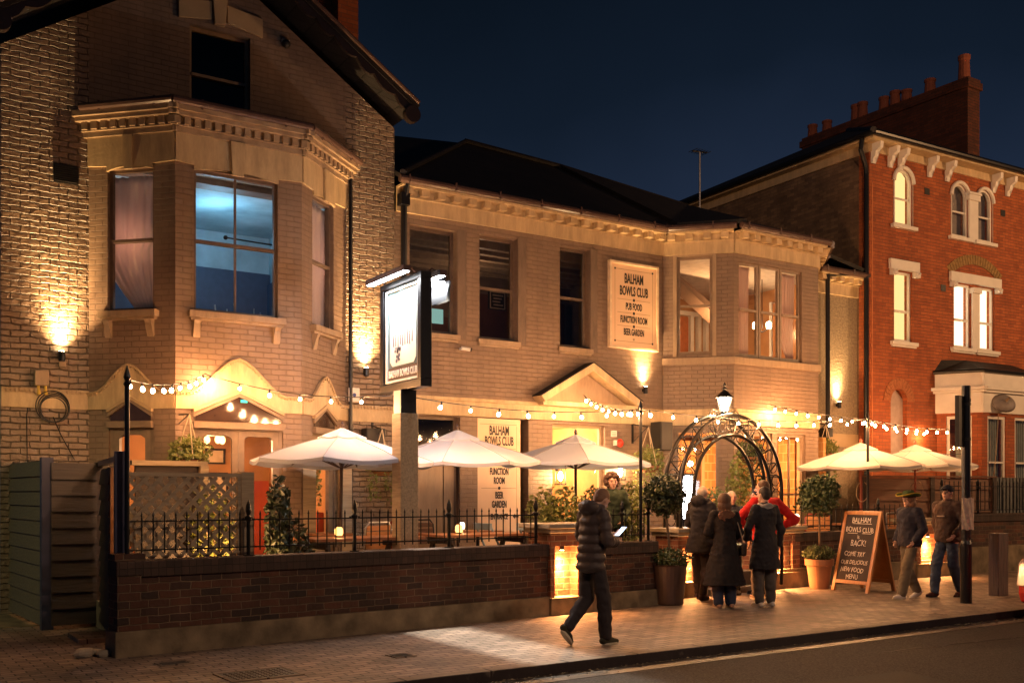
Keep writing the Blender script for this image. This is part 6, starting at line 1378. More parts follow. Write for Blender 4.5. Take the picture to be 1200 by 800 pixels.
def basket(px, py, Y, label, hook=None, s_=1.0):
    c = at(px, py, Y); t = thing('hanging_basket', label, 'hanging basket', c, 0, 'hanging baskets along the facade'); b = MB(); w = 0.20*s_
    b.lathe([(w*0.55, -0.14), (w*0.9, -0.07), (w, 0), (w*0.92, 0.0)], c, 14); b.obj('basket', simple('coir_basket', (0.26, 0.11, 0.05), 0.8) if 'coir' not in M else M['coir'], t); 
    b = MB()
    for z, r_ in ((0.002, 1.0), (-0.07, 0.93)): b.tube([(c.x+w*r_*1.02*math.cos(a), c.y+w*r_*1.02*math.sin(a), c.z+z) for a in [2*math.pi*j/18 for j in range(19)]], 0.006, 5)
    b.obj('wire', M['black'], t)
    hz = c.z + 0.62*s_; b = MB()
    for k in range(3): a = 2*math.pi*k/3+0.5; b.tube([(c.x+w*math.cos(a), c.y+w*math.sin(a), c.z), (c.x, c.y, hz)], 0.008, 5)
    b.obj('rope', simple('rope', (0.55, 0.45, 0.32), 0.8) if 'rope' not in M else M['rope'], t)
    b = MB(); b.tube([(c.x, c.y, hz), (c.x, YF-0.02, hz+0.08)], 0.012, 6); b.tube([(c.x, YF-0.02, hz-0.28), (c.x, c.y+0.03, hz)], 0.008, 6); b.box(c.x-0.015, c.x+0.015, YF-0.03, YF-0.001, hz-0.3, hz+0.14); b.obj('bracket', M['black'], t)
    b = MB(); leaves(b, 620, lambda: inball((c.x, c.y, c.z+0.10), w*1.45, w*1.3, 0.22*s_, 0.1), 0.07)
    for k in range(9):
        a = k*0.75; ln = random.uniform(0.25, 0.75)*s_; x0, y0 = c.x+w*1.05*math.cos(a), c.y+w*1.05*math.sin(a)
        leaves(b, int(ln*95), lambda: (x0+random.gauss(0, 0.025), y0+random.gauss(0, 0.025), c.z+0.05-random.random()*ln), 0.05)
    b.obj('foliage', LM if px % 2 else LY, t, recalc=False)
M['coir'] = simple('coir_basket', (0.26, 0.11, 0.05), 0.8); M['rope'] = simple('rope', (0.55, 0.45, 0.32), 0.8)
basket(222, 538, 14.0, 'hanging basket in front of the painted double doors')
basket(358, 546, 14.9, 'hanging basket under the rim of the parasol nearest the trellis')
basket(448, 547, 15.1, 'hanging basket between the large parasol and the sign post')
basket(760, 545, 15.0, 'hanging basket with yellow green trails by the string light pole', s_=1.2)
basket(879, 535, 14.0, 'hanging basket seen through the right side of the iron arch')
basket(968, 530, 15.1, 'hanging basket above the cream parasol on the pebbledash wall')

# ================================================================== CHALKBOARD
F0, F1, B0_, B1_ = Vector((14.06, 11.62, 0)), Vector((14.09, 10.88, 0)), Vector((14.84, 11.62, 0)), Vector((14.84, 10.92, 0))
t = thing('chalkboard_sign', 'folding wooden chalkboard with white handwriting on the pavement', 'chalkboard', ((F0+B1_)/2))
def aboard(P, Q, top, lean, name, facem):
    ex = (Q-P).normalized(); up = Vector((lean, 0, top)).normalized(); nn = up.cross(ex).normalized(); ex = nn.cross(up).normalized(); L_ = Vector((lean, 0, top)).length; W_ = (Q-P).length
    m = Matrix(((ex.x, nn.x, up.x, P.x), (ex.y, nn.y, up.y, P.y), (ex.z, nn.z, up.z, P.z), (0, 0, 0, 1)))
    b = MB(); f = 0.06; b.box(0, f, -0.02, 0.02, 0, L_); b.box(W_-f, W_, -0.02, 0.02, 0, L_); b.box(f+0.001, W_-f-0.001, -0.02, 0.02, L_-f, L_); b.box(f+0.001, W_-f-0.001, -0.02, 0.02, 0.14, 0.14+f)
    o = b.obj(name, M['oakframe'], t, m, bevel=0.004); MB().box(f+0.001, W_-f-0.001, -0.008, 0.008, 0.14+f+0.001, L_-f-0.001).obj('panel', facem, t, m); return m, W_, L_
M['oakframe'] = wood('varnished_frame', (0.38, 0.16, 0.05), (0.55, 0.26, 0.09), axis='Z', rough=0.4); M['chalk'] = simple('chalkboard_black', (0.055, 0.040, 0.036), 0.8, noise_amt=0.35, nscale=6)
mF, wF_, lF_ = aboard(F0, F1, 1.36, 0.36, 'front_frame', M['chalk']); aboard(B0_, B1_, 1.36, -0.36, 'back_frame', simple('ply_back', (0.55, 0.24, 0.08), 0.6))
M['chalkw'] = simple('white_chalk', (0.78, 0.70, 0.62), 0.9, noise_amt=0.3, nscale=60)
sgn_ = -1
for i, (s_, x, v, size) in enumerate((('BALHAM', 0.37, 1.205, 0.135), ('BOWLS CLUB', 0.36, 1.04, 0.125), ('is', 0.36, 0.93, 0.10), ('BACK!', 0.38, 0.80, 0.15), ('COME TRY', 0.34, 0.62, 0.115), ('OUR DELICIOUS', 0.36, 0.48, 0.10), ('NEW FOOD', 0.34, 0.345, 0.115), ('MENU', 0.36, 0.225, 0.12))):
    # thin hand-drawn strokes
    o = text(s_, mF, x, v, size, M['chalkw'], t, name='handwriting', xs=0.72, bold=0.0, y=-0.0105, ext=0.001, rot=(-0.03, 0.02, 0.04, -0.03, 0.02, -0.01, 0.03, -0.04)[i])
    for vv in o.data.vertices: vv.co.x += 0.006*math.sin(vv.co.y*40+i); vv.co.y += 0.006*math.sin(vv.co.x*23+i*2)
b = MB(); 
for (xa, xb, z) in ((0.20, 0.58, 1.19), (0.13, 0.33, 1.02), (0.42, 0.60, 1.02)): b.box(xa, xb, -0.0105, -0.0085, z-0.004, z+0.004)
b.obj('underline', M['chalkw'], t, mF)

# ================================================================== STREET POLE, POST, CAR
p_ = gr(1132, 706); x, y = p_.x, p_.y; t = thing('street_pole', 'thick black street pole at the kerb in front of the man in a cap', 'pole', p_)
b = MB(); zt_ = at(1132, 452, y).z; b.lathe([(0.085, 0), (0.085, 0.9), (0.066, 0.95), (0.064, zt_-0.25), (0.072, zt_-0.24), (0.072, zt_-0.20), (0.064, zt_-0.19), (0.064, zt_)], (x, y, 0), 18); b.obj('shaft', M['black'], t, smooth=False)
b = MB(); z0, z1 = at(1118, 523, y).z, at(1118, 463, y).z; ang = Matrix.Translation((x-0.10, y+0.02, 0)) @ Matrix.Rotation(R(15), 4, 'Z'); b.box(-0.17, 0.02, -0.03, 0.03, z0, z1); b.obj('sign_plate', M['dark'], t, ang)
b = MB()
for z in (z0+0.12, z1-0.12): b.lathe([(0.072, z-0.02), (0.072, z+0.02)], (x, y, 0), 16)
b.obj('clamp', M['dark'], t)
pn_ = thing('paper_notice', 'crumpled paper notice taped round the black street pole', 'notice', (x, y, 1.4)); b = MB(); g = []
z0, z1 = at(1135, 620, y).z, at(1135, 583, y).z
for j in range(8):
    row = []
    for i in range(15):
        a = -2.9 + i*0.165; rr = 0.082 + 0.006*math.sin(i*1.7+j); row.append(b.bm.verts.new((x+rr*1.5*math.cos(a)*1.15, y+rr*math.sin(a), z0+(z1-z0)*j/7+0.008*math.sin(i))))
    g.append(row)
for j in range(7):
    for i in range(14): b.bm.faces.new([g[j][i], g[j][i+1], g[j+1][i+1], g[j+1][i]])
o = b.obj('sheet', simple('weathered_paper', (0.50, 0.42, 0.33), 0.7, nscale=20, noise_amt=0.35), pn_); sd = o.modifiers.new('s', 'SOLIDIFY'); sd.thickness = 0.003
p_ = gr(1092, 702); tag(MB().box(13.98+0.0, 14.26, 9.62, 9.80, 0, 1.02).obj('wooden_bollard', wood('weathered_post', (0.06, 0.04, 0.035), (0.13, 0.085, 0.07), axis='Z'), bevel=0.01), 'weathered square wooden post on the pavement beside the red car', 'post')
bpy.data.objects['wooden_bollard'].location = (0.0, 0, 0)
# the wooden post stands clear of the pole
q_ = gr(1170, 697); bpy.data.objects['wooden_bollard'].location = (q_.x-14.12, q_.y-9.71, 0)
def car():
    x0 = 13.24; yc = 7.05; t = thing('parked_car', 'red hatchback parked at the kerb at the edge of the photo', 'car', (x0+2, yc, -0.1)); zr = -0.105
    red = simple('car_red', (0.45, 0.012, 0.015), 0.18, spec=0.8, noise_amt=0.05); blk = M['dark']
    prof = [(0.06, 0.30), (0.0, 0.42), (0.02, 0.62), (0.10, 0.72), (0.12, 0.98), (0.30, 1.30), (0.62, 1.46), (1.5, 1.50), (2.2, 1.44), (2.9, 1.05), (3.7, 0.92), (4.0, 0.75), (4.05, 0.45), (3.98, 0.28), (3.6, 0.22), (0.3, 0.22)]
    b = MB(); ny = 12; rows = []
    for j in range(ny+1):
        v = -1 + 2*j/ny; row = []
        for (px_, pz) in prof:
            side = abs(v)**5; ins = 0.18*side; top = max(0, (pz-0.9)/0.6); hw = 0.86 - 0.20*top; xx = px_ + (ins if px_ < 2 else -ins)*(1 if pz < 1.0 or px_ < 0.3 or px_ > 2.2 else 0.3)
            row.append(b.bm.verts.new((x0+xx, yc+v*hw, zr+pz-0.03*side)))
        rows.append(row)
    n = len(prof)
    for j in range(ny):
        for i in range(n): b.bm.faces.new([rows[j][i], rows[j][(i+1) % n], rows[j+1][(i+1) % n], rows[j+1][i]])
    b.bm.faces.new(rows[0]); b.bm.faces.new(rows[-1][::-1]); b.obj('body', red, t, smooth=False, bevel=0.03)
    for sg in (-1, 1):
        b = MB(); b.prism([(x0+0.06, zr+0.50), (x0+0.34, zr+0.54), (x0+0.34, zr+0.80), (x0+0.22, zr+0.88), (x0+0.12, zr+0.82)], yc+sg*0.60, yc+sg*0.815); b.obj('tail_light', simple('light_lens', (0.55, 0.40, 0.36), 0.12, spec=0.9), t, bevel=0.02)
        b = MB(); b.prism([(x0+0.55, zr+1.0), (x0+2.75, zr+1.0), (x0+2.2, zr+1.38), (x0+0.75, zr+1.38)], yc+sg*0.80, yc+sg*0.815); b.obj('side_window', M['glass_dark'], t)
        for xx in (0.75, 3.2):
            b = MB(); m = Matrix.Translation((x0+xx, yc+sg*0.80, zr+0.31)) @ Matrix.Rotation(R(90), 4, 'X'); b.lathe([(0.2, -0.1), (0.31, -0.1), (0.31, 0.1), (0.2, 0.1)], seg=24); w_ = b.obj('wheel', M['dark'], t, m); b = MB(); b.lathe([(0.02, -0.07), (0.2, -0.06), (0.2, 0.06), (0.02, 0.07)], seg=24); b.obj('rim', M['steel'], w_, m)
    b = MB(); b.prism([(x0+0.13, zr+1.0), (x0+0.30, zr+1.28), (x0+0.285, zr+1.29), (x0+0.11, zr+1.0)], yc-0.6, yc+0.6); b.obj('rear_window', M['glass_dark'], t)
    MB().box(x0-0.012, x0+0.03, yc-0.26, yc+0.26, zr+0.45, zr+0.56).obj('number_plate', simple('plate', (0.7, 0.5, 0.1), 0.4), t)
car()
# ================================================================== PEOPLE
def remesh(b, name, m, parent, mtx, vox=0.012, smooth_it=4, fold=0.0):
    bmesh.ops.recalc_face_normals(b.bm, faces=b.bm.faces)
    me = bpy.data.meshes.new(name); b.bm.to_mesh(me); b.bm.free(); o = bpy.data.objects.new(name, me); COL.objects.link(o)
    md = o.modifiers.new('r', 'REMESH'); md.mode = 'VOXEL'; md.voxel_size = vox
    ms = o.modifiers.new('s', 'SMOOTH'); ms.factor = 0.5; ms.iterations = smooth_it
    dg = bpy.context.evaluated_depsgraph_get(); me2 = bpy.data.meshes.new_from_object(o.evaluated_get(dg)); bpy.data.objects.remove(o); bpy.data.meshes.remove(me)
    if fold:
        ns = [v.normal.copy() for v in me2.vertices]
        for v, n_ in zip(me2.vertices, ns):
            c_ = v.co; w_ = noise.noise((c_.x*9, c_.y*9, c_.z*5 + 3)) + 0.6*noise.noise((c_.x*22 + c_.z*7, c_.y*22, c_.z*15))
            w2_ = 1 - abs(noise.noise((c_.x*7 + 5, c_.y*7, c_.z*11)))*2
            v.co = c_ + n_ * fold * (w_*0.8 + 0.5*w2_)
    for p in me2.polygons: p.use_smooth = True
    me2.materials.clear(); me2.materials.append(m); o = bpy.data.objects.new(name, me2); COL.objects.link(o); o.matrix_world = mtx; par(o, parent); return o
SK = [simple('skin_pale', (0.55, 0.32, 0.22), 0.5, noise_amt=0.15, nscale=12), simple('skin_tan', (0.46, 0.26, 0.17), 0.5, noise_amt=0.15, nscale=12)]
def cloth(name, c, rough=0.85, bump=0.012, bs=9.0): return simple(name, c, rough, noise_amt=0.3, nscale=5, bump=bump, bscale=bs, spec=0.25)
V = Vector
def person(label, loc, rz, H=1.75, skin=0, lean=0.0, head=(0.0, 0.0), arms=None, legs=None, top=None, coat=None, trousers=None, shoes=None, hair=None, extras=None, group=None, slim=1.0):
    """local frame: x to the figure's right, y forward, z up; the pose is given in metres for a 1.75 m figure"""
    k = H/1.75; t = thing('person', label, 'person', loc, rz, group); m = Matrix.Translation(loc) @ Matrix.Rotation(rz, 4, 'Z') @ Matrix.Scale(k, 4)
    hip = V((0, 0, 0.93)); chest = V((0, lean*0.55, 1.30)); neck = V((0, lean*0.85, 1.49)); nod, turn = head
    hq = Matrix.Rotation(turn, 3, 'Z') @ Matrix.Rotation(-nod, 3, 'X'); hc = neck + hq @ V((0, 0.025, 0.145))
    legs = legs or {}; J = {}
    for s, sg in (('L', -1), ('R', 1)):
        kn, an, toe = legs.get(s, ((sg*0.10, 0.02, 0.50), (sg*0.10, 0.0, 0.09), 0.0)); J['h'+s] = V((sg*0.095, 0, 0.92)); J['k'+s] = V(kn); J['a'+s] = V(an); J['t'+s] = toe
        el, wr = (arms or {}).get(s, ((sg*0.27, -0.02, 1.17), (sg*0.28, 0.06, 0.93))); J['s'+s] = chest + V((sg*0.185*slim, 0, 0.125)); J['e'+s] = V(el); J['w'+s] = V(wr)
    # body: one skinned surface from head to ankles with hands and fingers
    b = MB(); H3 = hq.to_4x4()
    b.ball(hc, 0.075, 0.093, 0.108, 18, 14, H3); b.ball(hc + hq @ V((0, 0.022, -0.055)), 0.055, 0.066, 0.062, 14, 10, H3)
    b.cap(hc + hq @ V((0, 0.090, 0.018)), 0.010, hc + hq @ V((0, 0.108, -0.020)), 0.015); b.ball(hc + hq @ V((0, 0.085, -0.062)), 0.024, 0.014, 0.012, 10, 6, H3)
    b.ball(hc + hq @ V((0, 0.070, -0.098)), 0.026, 0.022, 0.02, 10, 6, H3)
    for sg in (-1, 1): b.ball(hc + hq @ V((sg*0.077, -0.004, -0.008)), 0.010, 0.020, 0.032, 8, 6, H3); b.ball(hc + hq @ V((sg*0.036, 0.080, 0.030)), 0.022, 0.012, 0.008, 8, 6, H3)
    b.cap(neck + V((0, -0.01, -0.07)), 0.062, hc + hq @ V((0, -0.015, -0.07)), 0.056)
    b.lathe([(0.10*slim, 0.84), (0.14*slim, 0.92), (0.13*slim, 1.08), (0.155*slim, 1.28), (0.16*slim, 1.38), (0.09, 1.45), (0.05, 1.48)], (0, 0, 0), 20, sy=0.62)
    for v in b.last: v.co.y += chest.y*min(max(0, (v.co.z-0.93)/0.37), 1.4)
    b.cap(J['sL'], 0.05, J['sR'], 0.05)
    for s, sg in (('L', -1), ('R', 1)):
        b.cap(J['s'+s], 0.05, J['e'+s], 0.040); b.cap(J['e'+s], 0.040, J['w'+s], 0.029); b.cap(J['h'+s], 0.088*slim, J['k'+s], 0.056); b.cap(J['k'+s], 0.056, J['a'+s], 0.04)
        d = (J['w'+s] - J['e'+s]).normalized(); side = V((0, 1, 0)) - d*d.y; side = side.normalized() if side.length > 0.2 else V((1, 0, 0)); up = d.cross(side).normalized(); w = J['w'+s]
        palm = w + d*0.05; b.cap(w, 0.024, w + d*0.075, 0.026, sq=1.0)
        for f, (o_, ln) in enumerate(((0.027, 0.075), (0.010, 0.085), (-0.008, 0.080), (-0.025, 0.062))):
            a0 = w + d*0.075 + side*o_; a1 = a0 + d*ln*0.55 - up*sg*0.010; a2 = a1 + d*ln*0.38 - up*sg*0.028; b.cap(a0, 0.0095, a1, 0.009, 8); b.cap(a1, 0.009, a2, 0.0078, 8)
        b.cap(w + d*0.025 + side*0.02, 0.012, w + d*0.07 + side*0.052, 0.009, 8)
    remesh(b, 'body', SK[skin], t, m, 0.008, 2)
    # eyes, brows and lips
    if extras is None or 'noface' not in extras:
        b = MB()
        for sg in (-1, 1): b.ball(hc + hq @ V((sg*0.032, 0.083, 0.010)), 0.011, 0.008, 0.007, 8, 6, H3)
        b.obj('eyes', simple('eye_dark', (0.03, 0.02, 0.02), 0.2) if 'eye' not in M else M['eye'], t, m)
        b = MB(); b.ball(hc + hq @ V((0, 0.0965, -0.060)), 0.022, 0.006, 0.005, 8, 6, H3); b.obj('lips', M['lip'], t, m)
        b = MB()
        for sg in (-1, 1): b.ball(hc + hq @ V((sg*0.034, 0.092, 0.036)), 0.020, 0.005, 0.005, 8, 6, H3)
        b.obj('eyebrows', hair[1] if hair else M['eye'], t, m)
    if trousers:
        b = MB(); wd = trousers[1] if len(trousers) > 1 else 1.0; b.cap(hip + V((-0.045, 0, -0.02)), 0.105*slim, hip + V((0.045, 0, -0.02)), 0.105*slim); b.cap(hip + V((-0.05, 0, 0.06)), 0.10*slim, hip + V((0.05, 0, 0.06)), 0.10*slim)
        for s in 'LR':
            b.cap(J['h'+s]*1.0 + V((0.012 if s == 'L' else -0.012, 0, 0)), 0.092*slim, J['k'+s], 0.074*wd); d = (J['a'+s]-J['k'+s]); b.cap(J['k'+s], 0.074*wd, J['k'+s] + d*0.55, 0.068*wd); b.cap(J['k'+s] + d*0.45, 0.068*wd, J['k'+s] + d*0.97, 0.058*wd)
            b.cap(J['a'+s] - d.normalized()*0.02, 0.056*wd, J['a'+s] - d.normalized()*0.10, 0.060*wd)
        remesh(b, 'trousers', trousers[0], t, m, 0.011, 5, 0.013)
    if coat:
        cm, hem, wide, mode = coat; b = MB(); fat = 1.0 if mode != 'puffer' else 1.0
        
        pf = [(0.180, 0.86), (0.196, 0.90), (0.190, 1.0), (0.178, 1.10), (0.182, 1.20), (0.200, 1.30), (0.205, 1.37), (0.175, 1.44), (0.10, 1.49), (0.03, 1.50)]
        b.lathe([(r_*wide*(0.5+0.5*slim), z) for r_, z in pf], (0, 0, 0), 26, sy=0.76)
        for v in b.last: f_ = max(0, (v.co.z-0.93)/0.37); v.co.y += chest.y*min(f_, 1.4)
        b.cap(J['sL'] + V((0.03, 0, -0.01)), 0.078*wide, J['sR'] - V((0.03, 0, 0.01)), 0.078*wide)
        b.cap(chest + V((0, 0, 0.1)), 0.10, neck + V((0, 0, -0.01)), 0.072)
        if mode == 'puffer':
            n = 6
            for i in range(n):
                z = 0.86 + i*0.098; f_ = (z-0.93)/0.37; c_ = hip.lerp(chest, f_); c_.z = z; b.ball(c_, 0.203*wide, 0.160*wide, 0.080, 20, 10)
        if hem < 0.85:
            n = 7; z0 = hem; pts = []
            for i in range(n): f_ = i/(n-1); z = 0.98 - (0.98-z0)*f_; pts.append((0.190*wide + (0.06*wide if mode != 'flare' else 0.15*wide)*f_, z))
            yo = 0.0; b.lathe([(r_, z) for r_, z in pts[::-1]], (0, yo, 0), 26, sy=0.74)
        for s, sg in (('L', -1), ('R', 1)):
            b.cap(J['s'+s], 0.078*wide, J['e'+s], 0.060*wide); b.cap(J['e'+s], 0.062*wide, J['e'+s].lerp(J['w'+s], 0.88), 0.050*wide)
            if mode == 'puffer':
                for f_ in (0.15, 0.5, 0.85): b.ball(J['s'+s].lerp(J['e'+s], f_), 0.085*wide)
                for f_ in (0.2, 0.55, 0.85): b.ball(J['e'+s].lerp(J['w'+s], f_), 0.072*wide)
        if extras and 'hood' in extras:
            b.ball(neck + V((0, -0.10, 0.02)), 0.14, 0.09, 0.085, 14, 10); b.cap(neck + V((-0.10, 0.0, 0.0)), 0.055, neck + V((0.10, 0, 0.0)), 0.055)
        elif extras and 'collar' in extras: b.cap(neck + V((-0.035, -0.01, -0.01)), 0.062, neck + V((0.035, -0.01, -0.01)), 0.062)
        remesh(b, 'coat' if hem < 0.85 else 'jacket', cm, t, m, 0.011, 6, 0.008 if mode == 'puffer' else 0.017)
    if shoes:
        for s, sg in (('L', -1), ('R', 1)):
            a = J['a'+s]; pitch = J['t'+s]; q = Matrix.Translation(a) @ Matrix.Rotation(pitch, 4, 'X'); yaw = legs.get('yaw', 0)
            if yaw: q = Matrix.Translation(a) @ Matrix.Rotation(yaw, 4, 'Z') @ Matrix.Rotation(pitch, 4, 'X')
            b = MB(); b.cap(q @ V((0, -0.045, -0.045)), 0.042, q @ V((0, 0.09, -0.052)), 0.040); b.cap(q @ V((0, 0.09, -0.055)), 0.040, q @ V((sg*0.008, 0.155, -0.062)), 0.028); b.cap(q @ V((0, -0.02, -0.04)), 0.040, q @ V((0, 0.0, 0.02)), 0.040); so = remesh(b, 'shoe', shoes[0], t, m, 0.008, 2)
            b = MB(); pts = [(0.045*math.cos(a_)*(1.0), (0.13 if math.sin(a_) > 0 else 0.10)*math.sin(a_)+0.055) for a_ in [2*math.pi*j/18 for j in range(18)]]; b.hprism(pts, -0.094, -0.070)
            bmesh.ops.transform(b.bm, matrix=q, verts=b.bm.verts); b.obj('sole', shoes[1], so, m)
    if hair:
        kind, hm = hair; b = MB(); 
        if kind == 'short': b.ball(hc + hq @ V((0, -0.018, 0.028)), 0.082, 0.094, 0.098, 16, 12, H3); b.ball(hc + hq @ V((0, -0.045, -0.01)), 0.075, 0.062, 0.075, 14, 10, H3)
        elif kind == 'bob': b.ball(hc + hq @ V((0, -0.02, 0.02)), 0.105, 0.110, 0.115, 16, 12, H3); b.ball(hc + hq @ V((0, -0.035, -0.07)), 0.112, 0.085, 0.10, 16, 12, H3); b.ball(hc + hq @ V((0, -0.04, -0.13)), 0.10, 0.065, 0.07, 14, 10, H3)
        elif kind == 'curly':
            rn = random.Random(5)
            for _ in range(170):
                v_ = V((rn.gauss(0, 1), rn.gauss(-0.5, 1), rn.gauss(0.4, 1))).normalized()
                if v_.y > 0.45 and v_.z < 0.50: continue
                b.ball(hc + hq @ (V((v_.x*0.115, v_.y*0.12-0.02, v_.z*0.125+0.02))), rn.uniform(0.025, 0.04), seg=8, rings=6)
        elif kind == 'bald': b.ball(hc + hq @ V((0, -0.030, -0.005)), 0.080, 0.078, 0.075, 16, 12, H3)
        o = remesh(b, 'hair', hm, t, m, 0.007, 1)
    return t, m, J, hc, hq, k
M['eye'] = simple('eye_dark', (0.03, 0.02, 0.02), 0.2); M['lip'] = simple('lip', (0.40, 0.16, 0.13), 0.5)
HB_ = simple('hair_brown', (0.10, 0.05, 0.028), 0.6, bump=0.01, bscale=60); HK = simple('hair_dark', (0.03, 0.018, 0.013), 0.6, bump=0.01, bscale=60); HG = simple('hair_grey', (0.40, 0.33, 0.28), 0.7, bump=0.008, bscale=60); HS = simple('hair_sandy', (0.20, 0.10, 0.055), 0.65, bump=0.008, bscale=60)
WHT = simple('white_shoe', (0.62, 0.55, 0.48), 0.6); RUB = simple('rubber_cream', (0.50, 0.42, 0.30), 0.7); BLKC = cloth('black_cloth', (0.022, 0.018, 0.017)); NAVY = cloth('navy_cloth', (0.022, 0.022, 0.032))
# facing angle: rz = 0 looks away from the street (+Y); -90 degrees looks along the street (+X)
# 1 man with phone, walking along the street
P = gr(700, 755)
t, m, J, hc, hq, k = person('man in a dark puffer jacket walking while reading his phone', (P.x-0.05, P.y+0.05, 0), R(-84), 1.75, 0, lean=0.07, head=(0.62, 0.0), slim=0.85,
    arms={'L': ((-0.23, 0.06, 1.17), (-0.08, 0.32, 1.20)), 'R': ((0.24, 0.02, 1.14), (0.11, 0.27, 1.13))},
    legs={'R': ((0.10, 0.10, 0.50), (0.10, 0.13, 0.09), 0.0), 'L': ((-0.09, 0.02, 0.50), (-0.09, -0.26, 0.20), -0.85)},
    coat=(cloth('puffer_taupe', (0.075, 0.055, 0.052), 0.55, 0.006, 6), 0.9, 0.92, 'puffer'), trousers=(cloth('charcoal_denim', (0.035, 0.028, 0.030)), 1.12), shoes=(cloth('dark_trainer', (0.04, 0.035, 0.02)), RUB), hair=('short', HS), extras=('hood',))
ph = m @ V((0.02, 0.44, 1.235)); pt = thing('mobile_phone', 'lit mobile phone held in the hands of the man in the puffer jacket', 'phone', ph); q = Matrix.Translation(ph) @ Matrix.Rotation(R(-84), 4, 'Z') @ Matrix.Rotation(R(38), 4, 'X')
MB().box(-0.038, 0.038, -0.08, 0.08, -0.005, 0.0).obj('case', M['dark'], pt, q); MB().box(-0.034, 0.034, -0.074, 0.074, 0.0005, 0.002).obj('screen', emit('phone_screen', (0.55, 0.70, 1.0), 2.5), pt, q)
# 2 curly haired person in the garden
P = at(717, 590, 12.25)
person('curly haired person in a green jacket standing behind the garden wall', (P.x+0.0, 12.25, 0.33), R(150), 1.62, 0, head=(0.1, 0.1), coat=(cloth('bottle_green', (0.03, 0.045, 0.025)), 0.9, 1.05, 'plain'), trousers=(BLKC,), shoes=(BLKC, RUB), hair=('curly', HB_), extras=('collar',), arms={'L': ((-0.27, 0.0, 1.15), (-0.15, 0.2, 1.0)), 'R': ((0.27, 0.0, 1.15), (0.2, 0.1, 0.92))})
# 3 man of the group, dark coat, side on
person('grey haired man in a dark hooded coat at the near side of the group', (11.10, 11.72, 0), R(-72), 1.80, 0, lean=0.02, slim=0.86, head=(0.15, 0.1), arms={'L': ((-0.25, 0.06, 1.15), (-0.16, 0.22, 1.05)), 'R': ((0.26, 0.0, 1.15), (0.20, 0.14, 0.98))}, legs={'R': ((0.10, -0.02, 0.50), (0.10, -0.14, 0.09), 0), 'L': ((-0.10, 0.06, 0.50), (-0.10, 0.10, 0.09), 0)},
    coat=(cloth('charcoal_parka', (0.035, 0.030, 0.033)), 0.72, 1.02, 'plain'), trousers=(cloth('dark_brown_trousers', (0.05, 0.032, 0.024)), 1.05), shoes=(cloth('brown_shoe', (0.06, 0.03, 0.025)), BLKC), hair=('bald', HG), extras=('hood',))
# 4 woman seen from behind
t, m, J, hc, hq, k = person('woman in a long black coat seen from behind with a shoulder bag', (10.50, 10.60, 0), R(-22), 1.66, 0, head=(0.05, -0.2), coat=(cloth('black_wool', (0.020, 0.016, 0.016)), 0.36, 0.98, 'flare'), trousers=(cloth('blue_jeans', (0.03, 0.04, 0.075)), 1.35), shoes=(cloth('tan_shoe', (0.35, 0.22, 0.15)), RUB), hair=('bob', HB_), slim=0.92, arms={'L': ((-0.26, 0.04, 1.15), (-0.12, 0.20, 1.08)), 'R': ((0.26, 0.02, 1.15), (0.20, 0.18, 1.05))})
bt = thing('shoulder_bag', 'dark shoulder bag hanging at the side of the woman in the long coat', 'bag', m @ V((0.27, -0.02, 0.9)))
b = MB(); b.box(0.215, 0.30, -0.17, 0.13, 0.80, 1.0); b.obj('pouch', cloth('bag_leather', (0.035, 0.028, 0.022), 0.4), bt, m, bevel=0.03); b = MB(); b.tube([(0.25, -0.14, 0.99), (0.20, -0.08, 1.25), (0.14, -0.02, 1.47), (0.19, 0.10, 1.25), (0.25, 0.10, 0.99)], 0.009, 6); b.obj('strap', simple('strap_tan', (0.30, 0.22, 0.15), 0.5), bt, m)
sc_ = thing('fur_hood', 'brown furry hood lying on the shoulder of the woman in the long coat', 'hood', m @ V((-0.08, -0.12, 1.38))); b = MB(); rn = random.Random(9)
b.ball((-0.02, -0.105, 1.42), 0.13, 0.055, 0.075)
for _ in range(60): a_ = rn.random()*6.28; r_ = rn.random()**0.5; b.ball((-0.02+0.13*r_*math.cos(a_), -0.14, 1.42+0.075*r_*math.sin(a_)), 0.020, seg=6, rings=5)
remesh(b, 'fur', simple('brown_fur', (0.20, 0.09, 0.05), 0.9, bump=0.02, bscale=70), sc_, m, 0.01, 1)
# 5 older man facing the camera
person('older grey haired man facing the street in the middle of the group', (12.06, 12.02, 0), R(150), 1.70, 0, head=(0.0, 0.0), coat=(cloth('dark_jacket_blue', (0.025, 0.028, 0.04)), 0.88, 1.0, 'plain'), trousers=(BLKC,), shoes=(BLKC, BLKC), hair=('short', HG), extras=('collar',))
# 6 red jumper, hands on hips
person('tall person in a bright red jumper with both hands on the hips', (11.96, 11.18, 0), R(-20), 1.87, 0, head=(0.1, 0.9), slim=0.95, arms={'L': ((-0.46, -0.04, 1.17), (-0.19, 0.07, 1.03)), 'R': ((0.46, -0.04, 1.17), (0.19, 0.07, 1.03))}, legs={'L': ((-0.12, 0.02, 0.5), (-0.14, 0.0, 0.09), 0), 'R': ((0.11, 0.03, 0.5), (0.11, 0.06, 0.09), 0)},
    coat=(cloth('red_wool', (0.62, 0.022, 0.02), 0.9, 0.008, 14), 0.92, 1.02, 'plain'), trousers=(cloth('stone_trousers', (0.17, 0.13, 0.11)), 1.25), shoes=(cloth('patterned_trainer', (0.28, 0.17, 0.11)), RUB), hair=('short', HB_))
